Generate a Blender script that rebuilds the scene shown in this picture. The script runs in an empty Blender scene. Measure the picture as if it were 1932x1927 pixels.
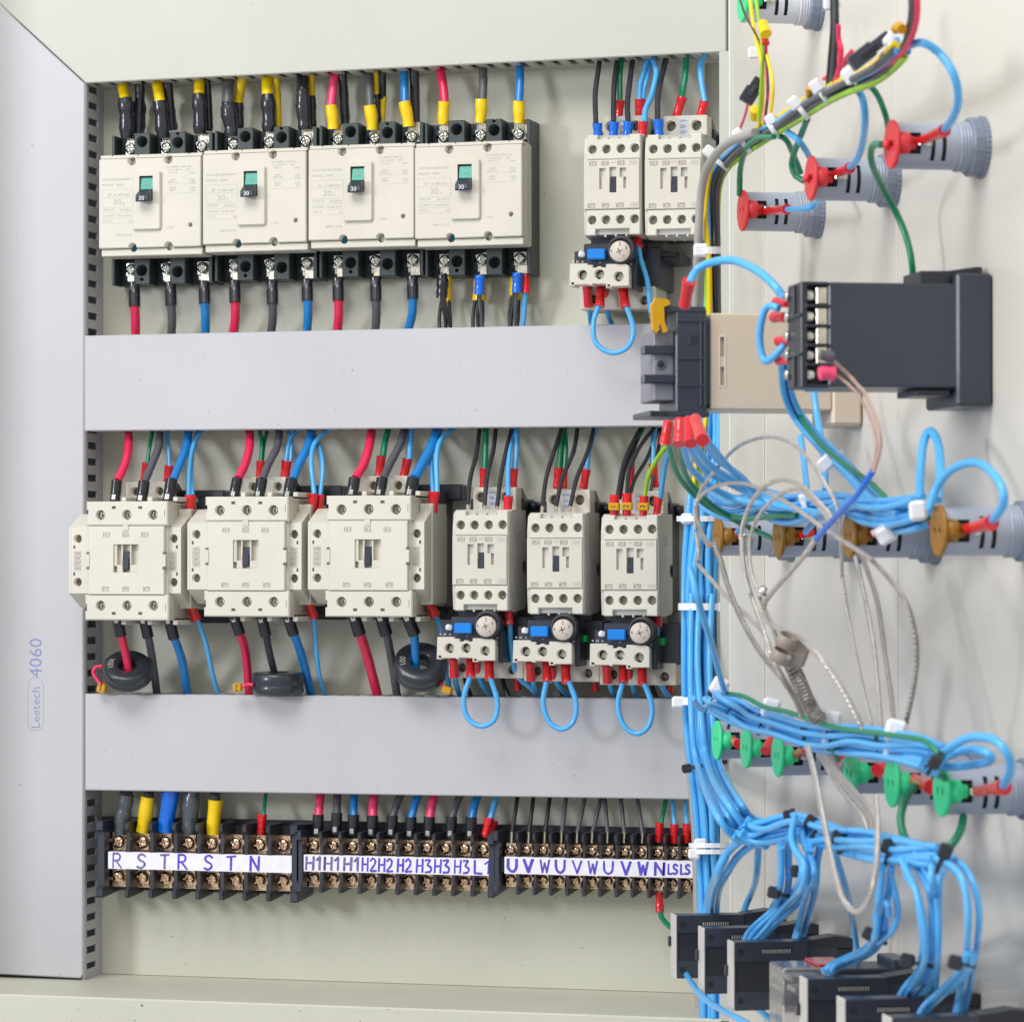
import bpy, bmesh, math, random
from mathutils import Vector, Matrix
random.seed(7)
# ------------------------------------------------------------------ camera
TH, PI_, F, DC = math.radians(13.9), math.radians(0.92), 6000.0, 2150.0   # yaw, pitch, focal length in photo px, distance in mm
C = bpy.context.scene.collection
sc = bpy.context.scene
cd = bpy.data.cameras.new('camera'); cam = bpy.data.objects.new('camera', cd); C.objects.link(cam)
cam.location = (0, -DC / 1000, 0); cam.rotation_euler = (math.radians(90) + PI_, 0, TH)
cd.sensor_width = 36; cd.lens = F / 1932 * 36; cd.clip_start = 0.05; cd.clip_end = 50
cd.dof.use_dof = True; cd.dof.focus_distance = 2.12; cd.dof.aperture_fstop = 26
sc.camera = cam
# ------------------------------------------------------------------ light
w = bpy.data.worlds.new('World'); sc.world = w; w.use_nodes = True
bg = w.node_tree.nodes['Background']; bg.inputs[0].default_value = (0.97, 0.975, 1.0, 1); bg.inputs[1].default_value = 0.60
def area(name, loc, aim, size, power, col):
    l = bpy.data.lights.new(name, 'AREA'); l.shape = 'RECTANGLE'; l.size, l.size_y = size; l.energy = power; l.color = col
    o = bpy.data.objects.new(name, l); C.objects.link(o); o.location = loc
    o.rotation_euler = (Vector(aim) - Vector(loc)).to_track_quat('-Z', 'Y').to_euler()
area('ceiling_softbox', (-0.85, -1.5, 1.5), (-0.35, -0.2, 0.0), (1.3, 0.8), 28, (1.0, 0.985, 0.95))
area('window_light', (-2.4, -2.3, 0.55), (-0.45, -0.1, 0.0), (0.45, 0.5), 31, (0.90, 0.93, 1.0))
sc.view_settings.view_transform = 'Standard'; sc.view_settings.look = 'None'; sc.view_settings.exposure = 0.07; sc.view_settings.gamma = 1
sc.render.engine = 'CYCLES'; sc.cycles.use_denoising = True; sc.cycles.max_bounces = 8
# ------------------------------------------------------------------ photo px -> place (mm)
R3 = Matrix.Rotation(TH, 3, 'Z') @ Matrix.Rotation(math.radians(90) + PI_, 3, 'X')
CAM = Vector((0, -DC, 0))
FR = {'0': (0, 0, 1 / 1.06), 'A': (150, 100, 3.322), 'B': (600, 100, 3.322), 'C': (1100, 80, 3.01), 'E': (1400, 0, 2.981),
      'G': (120, 840, 3.441), 'H': (600, 840, 3.01), 'I': (960, 840, 3.01), 'J': (1300, 500, 2.583), 'K': (170, 1560, 3.513),
      'L': (580, 1560, 3.864), 'M': (960, 1560, 3.864), 'N': (1340, 1080, 2.729), 'O': (1300, 1500, 2.583),
      'R': (860, 1180, 5.084), 'S': (900, 930, 5.682), 'T': (1270, 540, 4.954), 'U': (180, 320, 6.881), 'V': (0, 1240, 2.4)}
def fpx(fr, x, y):
    a, b, s = FR[fr]; return (a + x / s) / 1.06, (b + y / s) / 1.06
def ray(fr, x, y):
    x, y = fpx(fr, x, y); return (R3 @ Vector(((x - 966) / F, (963.5 - y) / F, -1))).normalized()
def P(fr, x, y, d=0.0):                       # point on the plane d mm in front of the mounting plate
    r = ray(fr, x, y); return CAM + r * ((-d + DC) / r.y)
def XZ(fr, x, y, d): p = P(fr, x, y, d); return p.x, p.z
def rect(fr, x0, y0, x1, y1, d):              # axis-aligned rectangle X0,X1,Z0,Z1 at depth d
    xm, ym = (x0 + x1) / 2, (y0 + y1) / 2
    return P(fr, x0, ym, d).x, P(fr, x1, ym, d).x, P(fr, xm, y1, d).z, P(fr, xm, y0, d).z
# door: hinge line, axes u (along the door, to the camera), n (out of its inner face), z up
PHI = TH + math.atan(966 / F)
HINGE = P('0', 1386, 1060, 150)
DU = Vector((math.sin(PHI), -math.cos(PHI), 0)); DN = Vector((-math.cos(PHI), -math.sin(PHI), 0))
def onplane(fr, x, y, p0, n): r = ray(fr, x, y); return CAM + r * ((p0 - CAM).dot(n) / r.dot(n))
def Q(fr, x, y, o=0.0): return onplane(fr, x, y, HINGE + DN * o, DN)       # world point on the plane o mm off the door
def loc(p): v = p - HINGE; return v.dot(DU), v.dot(DN), v.z                 # -> u, o, z
def QU(fr, x, y, u): return loc(onplane(fr, x, y, HINGE + DU * u, DU))      # point on the plane u = const
def mmpx(p): return (p - CAM).dot(R3 @ Vector((0, 0, -1))) / F              # mm per photo px at p
# ------------------------------------------------------------------ materials
MATS = {}
def mat(name, col, rough=0.45, metal=0.0, bump=0.0, bscale=900, var=0.05, vscale=25, specks=0.0, coat=0.0, stripes=None, trans=0.0, sss=0.0):
    if name in MATS: return MATS[name]
    m = bpy.data.materials.new(name); m.use_nodes = True; nt = m.node_tree; N, L = nt.nodes, nt.links
    b = N['Principled BSDF']; b.inputs['Roughness'].default_value = rough; b.inputs['Metallic'].default_value = metal
    b.inputs['Coat Weight'].default_value = coat; b.inputs['Transmission Weight'].default_value = trans
    if sss: b.inputs['Subsurface Weight'].default_value = sss; b.inputs['Subsurface Scale'].default_value = 0.002
    tc = N.new('ShaderNodeTexCoord'); nz = N.new('ShaderNodeTexNoise'); nz.inputs['Scale'].default_value = vscale; nz.inputs['Detail'].default_value = 5
    geo = N.new('ShaderNodeNewGeometry')
    L.new(geo.outputs['Position'], nz.inputs['Vector'])
    mr = N.new('ShaderNodeMapRange'); mr.inputs[1].default_value = .3; mr.inputs[2].default_value = .7; mr.inputs[3].default_value = 1 - var; mr.inputs[4].default_value = 1 + var
    L.new(nz.outputs[0], mr.inputs[0])
    mx = N.new('ShaderNodeVectorMath'); mx.operation = 'SCALE'; mx.inputs[0].default_value = col[:3]; L.new(mr.outputs[0], mx.inputs['Scale'])
    out = mx.outputs[0]
    if specks:
        for scl, thr, k in ((260, .735, .25), (900, .72, .45)):
            n2 = N.new('ShaderNodeTexNoise'); n2.inputs['Scale'].default_value = scl; n2.inputs['Detail'].default_value = 2; L.new(geo.outputs['Position'], n2.inputs['Vector'])
            r2 = N.new('ShaderNodeMapRange'); r2.inputs[1].default_value = thr; r2.inputs[2].default_value = thr + .03; r2.inputs[3].default_value = 0; r2.inputs[4].default_value = specks
            L.new(n2.outputs[0], r2.inputs[0])
            mm = N.new('ShaderNodeMix'); mm.data_type = 'RGBA'; L.new(r2.outputs[0], mm.inputs[0]); L.new(out, mm.inputs[6])
            mm.inputs[7].default_value = (col[0] * k, col[1] * k * .9, col[2] * k * .8, 1); out = mm.outputs[2]
    L.new(out, b.inputs['Base Color'])
    rr = N.new('ShaderNodeMapRange'); rr.inputs[3].default_value = max(0.02, rough - .08); rr.inputs[4].default_value = min(1, rough + .08); L.new(nz.outputs[0], rr.inputs[0]); L.new(rr.outputs[0], b.inputs['Roughness'])
    if bump:
        nb = N.new('ShaderNodeTexNoise'); nb.inputs['Scale'].default_value = bscale; nb.inputs['Detail'].default_value = 3; L.new(geo.outputs['Position'], nb.inputs['Vector'])
        bp = N.new('ShaderNodeBump'); bp.inputs['Strength'].default_value = bump; bp.inputs['Distance'].default_value = .0006; L.new(nb.outputs[0], bp.inputs['Height']); L.new(bp.outputs[0], b.inputs['Normal'])
    if stripes:
        wv = N.new('ShaderNodeTexWave'); wv.wave_type = 'BANDS'; wv.bands_direction = 'DIAGONAL'; wv.inputs['Scale'].default_value = stripes; wv.inputs['Distortion'].default_value = 1.5
        L.new(geo.outputs['Position'], wv.inputs['Vector'])
        bp = N.new('ShaderNodeBump'); bp.inputs['Strength'].default_value = .8; bp.inputs['Distance'].default_value = .0006; L.new(wv.outputs['Fac'], bp.inputs['Height']); L.new(bp.outputs[0], b.inputs['Normal'])
    MATS[name] = m; return m
M = dict(
    plate=mat('plate_paint', (.55, .545, .455), .5, bump=.35, bscale=700, specks=.85, var=.06, vscale=6),
    door=mat('door_paint', (.66, .625, .56), .3, bump=.25, bscale=420, var=.03, vscale=5),
    duct=mat('duct_pvc', (.49, .49, .515), .42, bump=.12, bscale=300, var=.05, vscale=5, specks=.45),
    topduct=mat('top_duct_pvc', (.50, .50, .45), .45, bump=.05, var=.03, vscale=9, specks=.2),
    cream=mat('cream_plastic', (.61, .575, .495), .42, bump=.10, bscale=2500, var=.04, vscale=30, specks=.15),
    ivory=mat('ivory_plastic', (.64, .615, .53), .4, bump=.06, bscale=2500, var=.04, vscale=30, specks=.12),
    sideply=mat('grey_cream_plastic', (.55, .53, .49), .5, bump=.25, bscale=1500, var=.08, vscale=60, specks=.3),
    beige=mat('beige_plastic', (.60, .50, .39), .38, bump=.03, var=.02),
    base=mat('breaker_black', (.030, .045, .045), .42, bump=.3, bscale=1500, var=.12),
    black=mat('black_plastic', (.022, .025, .034), .35, bump=.12, bscale=1800, var=.1),
    dgrey=mat('dark_grey_plastic', (.036, .042, .060), .3, bump=.1, bscale=1500, var=.08),
    tblack=mat('terminal_black', (.030, .034, .044), .38, bump=.15, bscale=1500, var=.15),
    pgrey=mat('pilot_grey', (.34, .38, .47), .36, bump=.03, var=.03),
    pwhite=mat('pilot_white', (.62, .64, .72), .34, bump=.03, var=.03),
    nut=mat('nut_grey', (.18, .215, .28), .4, bump=.05, var=.05),
    zincd=mat('dull_zinc', (.30, .29, .25), .32, 1, bump=.3, bscale=900, var=.3, vscale=300),
    zinc=mat('zinc_steel', (.62, .62, .56), .25, 1, bump=.2, bscale=900, var=.2, vscale=300),
    ysteel=mat('yellow_zinc', (.95, .66, .46), .18, 1, bump=.35, bscale=500, var=.4, vscale=350),
    plateg=mat('terminal_plate', (.55, .60, .52), .3, 1, bump=.1, var=.15, vscale=120),
    blues=mat('blued_screw', (.03, .18, .28), .25, .8, bump=.2, var=.2, vscale=300),
    tin=mat('tinned_copper', (.75, .68, .55), .28, 1, bump=.2, var=.15, vscale=300),
    hole=mat('hole_shade_and_print', (.012, .012, .014), .7), well=mat('well_shadowed_brass', (.16, .14, .12), .5, .3),  # hole: near-black that paints the shade inside wells, slots and vents; marker digits too
    ink=mat('grey_print', (.44, .42, .38), .6), inkd=mat('dark_print', (.16, .12, .10), .6), inkw=mat('white_print', (.8, .8, .8), .5),
    inkb=mat('blue_ink', (.10, .06, .50), .6, var=.35, vscale=500), inkg=mat('faded_ink', (.16, .13, .34), .6, var=.4, vscale=500),
    stamp=mat('stamped_ink', (.24, .27, .46), .6), paper=mat('white_label', (.80, .79, .86), .5, var=.05, vscale=200),
    silver=mat('rating_label', (.55, .60, .62), .35, .3), teal=mat('teal_label', (.06, .36, .28), .4),
    red=mat('red_insulation', (.74, .02, .09), .33, bump=.06, bscale=600, var=.06, vscale=60, coat=.2), pink=mat('pink_insulation', (.80, .055, .16), .36, bump=.05, bscale=600, var=.06, vscale=60, coat=.15),
    blue=mat('blue_insulation', (.008, .20, .56), .33, bump=.06, bscale=600, var=.08, vscale=60, coat=.2),
    sky=mat('light_blue_insulation', (.085, .42, .82), .33, bump=.03, bscale=500, var=.04, vscale=60, coat=.2),
    grey=mat('grey_insulation', (.09, .092, .105), .4, bump=.12, bscale=600, var=.12, vscale=80),
    blk=mat('black_insulation', (.022, .022, .028), .33, bump=.1, bscale=600, var=.15, vscale=80, coat=.2),
    green=mat('green_insulation', (.004, .21, .10), .36, bump=.04, var=.06, coat=.15),
    lgreen=mat('yellow_green_insulation', (.32, .60, .02), .36, var=.2, vscale=70),
    yel=mat('yellow_insulation', (.86, .60, .0), .36, bump=.04, var=.06, vscale=60), brn=mat('brown_insulation', (.10, .045, .035), .4),
    sheath=mat('grey_sheath', (.36, .35, .33), .5, bump=.08), whites=mat('white_nylon', (.78, .79, .82), .35, sss=.15), blkn=mat('black_nylon', (.02, .022, .03), .3),
    tape=mat('black_tape', (.018, .021, .028), .24, bump=.5, bscale=220, var=.2, vscale=90, coat=.3), ytape=mat('yellow_sleeve', (.86, .58, .0), .33, bump=.25, bscale=260, var=.08, vscale=60, specks=.3, coat=.2),
    sred=mat('red_sleeve', (.70, .012, .018), .26, bump=.3, bscale=300, var=.1, vscale=90, coat=.4), sblue=mat('blue_sleeve', (.0, .14, .68), .26, bump=.25, bscale=300, var=.08, coat=.4),
    sblk=mat('black_sleeve', (.014, .016, .022), .24, bump=.2, bscale=300, var=.15, coat=.3), gtape=mat('grey_tape', (.065, .08, .095), .3, bump=.5, bscale=220, var=.2, vscale=90, coat=.3),
    capr=mat('red_cap', (.70, .035, .045), .4, var=.04), capy=mat('amber_cap', (.26, .115, .0), .4, var=.08, vscale=90), capg=mat('green_cap', (.03, .66, .27), .4, var=.04),
    button=mat('blue_button', (.0, .20, .68), .35), greenb=mat('green_button', (.0, .50, .10), .35), dial=mat('dial_face', (.56, .49, .43), .45, bump=.05, var=.04),
    braid=mat('braided_cable', (.66, .60, .55), .38, .6, stripes=420, var=.12, vscale=200), braidd=mat('braided_cable_dark', (.40, .36, .32), .4, .5, stripes=420, var=.15, vscale=200),
    pinkb=mat('braided_cable_pink', (.58, .40, .34), .4, .3, stripes=420, var=.12, vscale=200), clear=mat('clear_cover', (.85, .82, .84), .08, trans=.85), ring=mat('transformer_ring', (.028, .034, .045), .3, bump=.15, bscale=500, var=.15, coat=.2),
    gold=mat('gold_clip', (.60, .31, .0), .35), sideg=mat('grey_clip_plastic', (.22, .22, .25), .4, bump=.1, var=.1), clipb=mat('taupe_clip', (.30, .25, .21), .45), flange=mat('flange_paint', (.58, .56, .49), .4, bump=.25, bscale=500, specks=.3))
# ------------------------------------------------------------------ mesh builder, coordinates (x, depth towards the viewer, z) in mm
class MB:
    def __init__(s): s.v, s.f, s.sm = [], [], []
    def add(s, vs, fs, smooth=False):
        b = len(s.v); s.v += [tuple(v) for v in vs]; s.f += [tuple(b + i for i in f) for f in fs]; s.sm += [smooth] * len(fs); return s
    def box(s, x0, x1, d0, d1, z0, z1, b=0.4):
        x0, x1 = sorted((x0, x1)); d0, d1 = sorted((d0, d1)); z0, z1 = sorted((z0, z1)); b = min(b, (x1 - x0) * .3, (d1 - d0) * .3, (z1 - z0) * .3)
        lo, hi = (x0, d0, z0), (x1, d1, z1); vs, ix = [], {}
        for c in range(8):
            sg = (c & 1, c >> 1 & 1, c >> 2 & 1)
            for a in range(3):
                ix[(c, a)] = len(vs); vs.append([(hi[k] if sg[k] else lo[k]) + (0 if k == a else (-b if sg[k] else b)) for k in range(3)])
        fs = []
        for a in range(3):
            p, q = [k for k in range(3) if k != a]
            for t in (0, 1): fs.append([ix[((t << a) | (i << p) | (j << q), a)] for i, j in ((0, 0), (1, 0), (1, 1), (0, 1))])
            for i in (0, 1):
                for j in (0, 1):                      # edge along axis a
                    c0 = (i << p) | (j << q); c1 = c0 | (1 << a); fs.append([ix[(c0, p)], ix[(c0, q)], ix[(c1, q)], ix[(c1, p)]])
        for c in range(8): fs.append([ix[(c, 0)], ix[(c, 1)], ix[(c, 2)]])
        return s.add(vs, fs)
    def prism(s, poly, d0, d1, ch=0.0):               # polygon in (x, z), extruded along depth, chamfered front
        n = len(poly); area2 = sum(poly[i][0] * poly[(i + 1) % n][1] - poly[(i + 1) % n][0] * poly[i][1] for i in range(n))
        if area2 < 0: poly = poly[::-1]
        rings = [[(x, d0, z) for x, z in poly], [(x, d1 - ch, z) for x, z in poly]]
        if ch:
            ins = []
            for i in range(n):
                p, c, q = Vector(poly[i - 1]), Vector(poly[i]), Vector(poly[(i + 1) % n])
                a, b = (c - p).normalized(), (q - c).normalized(); na, nb = Vector((-a.y, a.x)), Vector((-b.y, b.x)); m = na + nb
                m = m / max(.3, m.length_squared) * 2 if m.length > 1e-6 else na; c2 = c + m * ch; ins.append((c2.x, d1, c2.y))
            rings.append(ins)
        vs = [v for r in rings for v in r]; k = len(rings)
        fs = [[j * n + i, j * n + (i + 1) % n, (j + 1) * n + (i + 1) % n, (j + 1) * n + i] for j in range(k - 1) for i in range(n)]
        fs += [list(range(n))[::-1], [(k - 1) * n + i for i in range(n)]]
        return s.add(vs, fs)
    def xprism(s, poly, x0, x1):                      # polygon in (d, z), extruded along x
        n = len(poly); vs = [(x0, d, z) for d, z in poly] + [(x1, d, z) for d, z in poly]
        return s.add(vs, [[i, (i + 1) % n, n + (i + 1) % n, n + i] for i in range(n)] + [list(range(n)), list(range(n, 2 * n))])
    def lathe(s, o, ax, prof, n=20, cap=True):        # prof: list of (distance along ax, radius)
        o, ax = Vector(o), Vector(ax).normalized(); a = ax.orthogonal().normalized(); b = ax.cross(a)
        vs = [o + ax * t + (a * math.cos(2 * math.pi * i / n) + b * math.sin(2 * math.pi * i / n)) * r for t, r in prof for i in range(n)]
        k = len(prof); fs = [[j * n + i, j * n + (i + 1) % n, (j + 1) * n + (i + 1) % n, (j + 1) * n + i] for j in range(k - 1) for i in range(n)]
        s.add(vs, fs, True)
        if cap:
            m = len(s.v) - len(vs)
            for st in (0, (k - 1) * n):
                c = len(s.v); s.v.append(tuple(sum((Vector(s.v[m + st + i]) for i in range(n)), Vector()) / n))
                for i in range(n): s.f.append((m + st + i, m + st + (i + 1) % n, c)); s.sm.append(False)
        return s
    def cyl(s, p, q, r, n=20, r2=None):
        p, q = Vector(p), Vector(q); return s.lathe(p, q - p, [(0, r), ((q - p).length, r if r2 is None else r2)], n)
    def disc(s, x, z, d0, d1, r, n=20, ch=.4): return s.lathe((x, d0, z), (0, 1, 0), [(0, r), (d1 - d0 - ch, r), (d1 - d0, r - ch)], n)
    def tube(s, pts, rad, n=10, flat=None):
        pts = [Vector(p) for p in pts]; m = len(pts); rad = rad if isinstance(rad, (list, tuple)) else [rad] * m
        t = [(pts[min(i + 1, m - 1)] - pts[max(i - 1, 0)]).normalized() for i in range(m)]
        nrm = t[0].orthogonal().normalized(); vs = []
        for i in range(m):
            nrm = (nrm - t[i] * nrm.dot(t[i])).normalized(); b = t[i].cross(nrm)
            for k in range(n):
                a = 2 * math.pi * k / n; v = nrm * math.cos(a) + b * math.sin(a); vs.append(pts[i] + v * rad[i])
        fs = [[j * n + i, j * n + (i + 1) % n, (j + 1) * n + (i + 1) % n, (j + 1) * n + i] for j in range(m - 1) for i in range(n)]
        s.add(vs, fs, True); s.add([vs[i] for i in range(n)], [list(range(n))]); s.add([vs[(m - 1) * n + i] for i in range(n)], [list(range(n))]); return s
    def mesh(s, o=Vector((0, 0, 0)), name='mesh', depth=True):
        me = bpy.data.meshes.new(name)
        me.from_pydata([((x - o[0]) * .001, (-(y - o[1]) if depth else (y - o[1])) * .001, (z - o[2]) * .001) for x, y, z in s.v], [], s.f)
        bm = bmesh.new(); bm.from_mesh(me); bmesh.ops.recalc_face_normals(bm, faces=bm.faces); bm.to_mesh(me); bm.free()
        me.polygons.foreach_set('use_smooth', s.sm); me.update(); return me
def link(name, me, m, parent=None):
    if isinstance(me, bpy.types.Mesh) and m is not None and not me.materials: me.materials.append(m)
    o = bpy.data.objects.new(name, me); C.objects.link(o); o.parent = parent; return o
def tag(o, label, cat, group=None):
    o['label'] = label; o['category'] = cat
    if group: o['group'] = group
    return o
def carve(me, cutter, o):                             # boolean difference, evaluated once
    a = bpy.data.objects.new('tmp', me); b = bpy.data.objects.new('tmp2', cutter.mesh(o)); C.objects.link(a); C.objects.link(b)
    md = a.modifiers.new('b', 'BOOLEAN'); md.object = b; md.operation = 'DIFFERENCE'; md.solver = 'EXACT'; md.use_self = True
    dg = bpy.context.evaluated_depsgraph_get(); dg.update(); r = bpy.data.meshes.new_from_object(a.evaluated_get(dg))
    bpy.data.objects.remove(a); bpy.data.objects.remove(b); return r
class Thing:                                          # an Empty with parts; door=True puts it in the door's frame
    def __init__(s, name, o, label, cat, group=None, door=False):
        s.o = Vector(o); s.root = bpy.data.objects.new(name, None); s.root.empty_display_size = .01; C.objects.link(s.root)
        if door:
            s.root.location = (HINGE + DU * o[0] + DN * o[1] + Vector((0, 0, o[2]))) * .001; s.root.rotation_euler = (0, 0, PHI - math.pi / 2)
        else: s.root.location = (o[0] * .001, -o[1] * .001, o[2] * .001)
        tag(s.root, label, cat, group)
    def part(s, name, mb, m, parent=None, cut=None, label=None):
        me = mb.mesh(s.o) if isinstance(mb, MB) else mb
        if cut: me = carve(me, cut, s.o)
        o = link(name, me, m, parent or s.root)
        if label: o['label'] = label
        return o
    def at(s, name, me, m, x, d, z, parent=None, rot=0.0, k=1.0):     # shared mesh placed at a point
        o = link(name, me, m, parent or s.root); o.location = ((x - s.o[0]) * .001, -(d - s.o[1]) * .001, (z - s.o[2]) * .001); o.rotation_euler = (0, rot, 0); o.scale = (k, k, k); return o
    def text(s, txt, x, z, d, h, m, parent=None, name='lettering', wid=None, rot=0.0):
        return s.at(name, textmesh(txt, h, wid, m), None, x, d, z, parent, rot)
TM = {}
def textmesh(txt, h, wid, m):
    key = (txt, round(h, 2), wid, m.name)
    if key in TM: return TM[key]
    c = bpy.data.curves.new('t', 'FONT'); c.body = txt; c.size = h * .00137; c.align_x = 'CENTER'; c.align_y = 'CENTER'; c.resolution_u = 2; c.extrude = 0.00004
    o = bpy.data.objects.new('t', c); C.objects.link(o); dg = bpy.context.evaluated_depsgraph_get(); dg.update()
    me = bpy.data.meshes.new_from_object(o.evaluated_get(dg)); bpy.data.objects.remove(o)
    me.transform(Matrix.Rotation(math.radians(90), 4, 'X'))
    if wid:
        xs = [v.co.x for v in me.vertices]; k = wid * .001 / max(1e-6, max(xs) - min(xs)); me.transform(Matrix.Diagonal((k, 1, 1, 1)))
    me.materials.clear(); me.materials.append(m); TM[key] = me; return me
def dup(root, new, label, group=None):
    m = {}
    def cp(o, par):
        c = o.copy(); C.objects.link(c); c.parent = par
        for ch in list(o.children): cp(ch, c)
        return c
    r = cp(root, None); r.location = new; r.rotation_euler = (0, random.uniform(-.0035, .0035), random.uniform(-.004, .004)); r['label'] = label
    if group: r['group'] = group
    return r
def shift(root, a, b): return (root.location.x + (b.x - a.x) * .001, root.location.y, root.location.z + (b.z - a.z) * .001)
# shared screw heads, facing the viewer, unit radius 1 mm, base at depth 0
def screwmesh(dome=.35, slot=True, washer=False):
    prof = [(0, 1), (.45, 1), (.45 + dome * .6, .82), (.45 + dome, .45), (.46 + dome, .01)]
    a = MB().lathe((0, 0, 0), (0, 1, 0), prof, 18)
    cut = MB(); cut.box(-.62, .62, .40, 2, -.11, .11, .01)
    if slot != 'flat': cut.box(-.11, .11, .405, 2, -.62, .62, .01)
    me = carve(a.mesh(), cut, Vector())
    if washer:
        b = MB().box(-1.15, 1.15, -.25, .02, -1.15, 1.15, .08); bm = bmesh.new(); bm.from_mesh(me); bm.from_mesh(b.mesh()); bm.to_mesh(me); bm.free()
    return me
SC = {k: screwmesh(*a) for k, a in dict(cross=(.35, True), flat=(.12, 'flat'), wash=(.4, True, True)).items()}
SCM = {}
def screw(t, kind, m, x, z, d, r, rot=None, parent=None, name='screw'):
    key = (kind, m.name)
    if key not in SCM: c = SC[kind].copy(); c.materials.clear(); c.materials.append(m); SCM[key] = c
    return t.at(name, SCM[key], None, x, d, z, parent, random.uniform(0, 3) if rot is None else rot, r)
# ------------------------------------------------------------------ cables
def smooth(pts, k=7):
    pts = [Vector(p) for p in pts]
    if len(pts) == 2: return [pts[0].lerp(pts[1], i / 4) for i in range(5)]
    q = [pts[0] * 2 - pts[1]] + pts + [pts[-1] * 2 - pts[-2]]; out = []
    for i in range(1, len(q) - 2):
        a, b, c, d = q[i - 1:i + 3]
        for j in range(k):
            t = j / k; out.append(.5 * ((2 * b) + (c - a) * t + (2 * a - 5 * b + 4 * c - d) * t * t + (3 * b - a - 3 * c + d) * t ** 3))
    return out + [pts[-1]]
def pts3(fr, pts, d, pl):
    n = len(pts); out = []
    for i, p in enumerate(pts):
        f = p[3] if len(p) > 3 else fr; dd = p[2] if len(p) > 2 and p[2] is not None else d[0] + (d[1] - d[0]) * i / max(1, n - 1)
        out.append((Q if pl == 'Q' else P)(f, p[0], p[1], dd))
    return out
def zpx(fr): return 1 / FR[fr][2] / 1.06
def wmesh(pts, rad, n=10, o=None):
    me = MB().tube(pts, rad, n).mesh(o if o is not None else Vector(), depth=False); return me
def wire(fr, col, w, pts, label, d=(20, 20), sl=(), group=None, name='wire', pl='P', cat='wire', ext='', n=10):
    p = pts3(fr, pts, d, pl)
    if 's' in ext: p.insert(0, p[0] + (p[0] - p[1]).normalized() * 9)
    if 'e' in ext: p.append(p[-1] + (p[-1] - p[-2]).normalized() * 9)
    mid = p[len(p) // 2]; r = w / 2 * zpx(fr) * mmpx(mid); o = p[-1]
    q = smooth(p); ph = random.uniform(0, 6)
    rad = [r * (1 + .025 * math.sin(i * 1.7 + ph)) for i in range(len(q))]
    ob = link(name, wmesh(q, rad, n, o), M[col]); ob.location = o * .001; tag(ob, label, cat, group)
    for s_ in sl: sleeve(ob, o, fr, *s_, pl=pl)
    return ob
SLN = {'sblk': 'lug_sleeve', 'tape': 'tape_wrap', 'gtape': 'tape_wrap', 'tin': 'ferrule'}
def sleeve(par, o, fr, col, w0, a, b, w1=None, kind=None, pl='P'):
    fn = Q if pl == 'Q' else P
    a3, b3 = fn(fr, a[0], a[1], a[2]), fn(fr, b[0], b[1], b[2]); k = zpx(fr) * mmpx(a3) / 2; r0 = w0 * k; r1 = (w1 or w0 * .9) * k
    mark = 'metal'
    if kind == 'lugd': kind, mark = 'lug', 'dark'
    kind = kind or {'sred': 'crimp', 'sblue': 'crimp', 'tape': 'tape', 'gtape': 'tape', 'ytape': 'soft', 'sblk': 'lug', 'tin': 'crimp'}.get(col, 'soft')
    m = 13; pts, rad = [], []; ph = random.uniform(0, 6)
    side = (b3 - a3).cross(Vector((0, 1, 0))).normalized()
    for i in range(m):
        t = i / (m - 1); r = r0 + (r1 - r0) * t
        if kind == 'crimp': r *= 1 - .10 * math.exp(-((t - .5) / .10) ** 2) - .10 * math.exp(-((t - .72) / .07) ** 2) - (.12 if i == m - 1 else 0) + (.04 if t < .1 else 0)
        if kind == 'tape': r *= (.86 if t < .12 else 1) + .07 * math.sin(t * 11 + ph) + .04 * math.sin(t * 27 + ph) - (.15 if i == m - 1 else 0)
        if kind == 'soft': r *= 1 + .04 * math.sin(t * 8 + ph)
        if kind == 'lug': r *= 1 - .10 * math.exp(-((t - .78) / .12) ** 2)
        pts.append(a3.lerp(b3, t) + side * (math.sin(t * 5 + ph) * r0 * .06 * (kind in ('tape', 'soft')))); rad.append(r)
    me = wmesh(pts, rad, 14, o); s = link(SLN.get(col, 'crimp_sleeve'), me, M[col], par)
    if kind == 'lug':                                 # the crimp pressed through the sleeve, metal showing
        c = a3.lerp(b3, .78); ax = (b3 - a3).normalized(); h = r0 * .34; y = -r0 * .93
        mb = MB(); f = Vector((0, -1, 0)) if pl == 'P' else DN
        for q, hh, dd in ((M['sblk'], h * 1.5, r0 * .90), (M['zinc'] if mark == 'metal' else M['grey'], h * (1 if mark == 'metal' else .8), r0 * .99)):
            mb = MB(); cs = [c + side * (sx * hh) + ax * (sz * hh * 1.25) + f * (dd + e) for e in (-1.5, .0) for sx, sz in ((-1, -1), (1, -1), (1, 1), (-1, 1))]
            mb.add(cs, [(0, 1, 2, 3), (4, 5, 6, 7), (0, 1, 5, 4), (1, 2, 6, 5), (2, 3, 7, 6), (3, 0, 4, 7)])
            link('crimp_rim' if q is M['sblk'] else 'crimp_mark', mb.mesh(o, depth=False), q, s)
    return s
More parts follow.
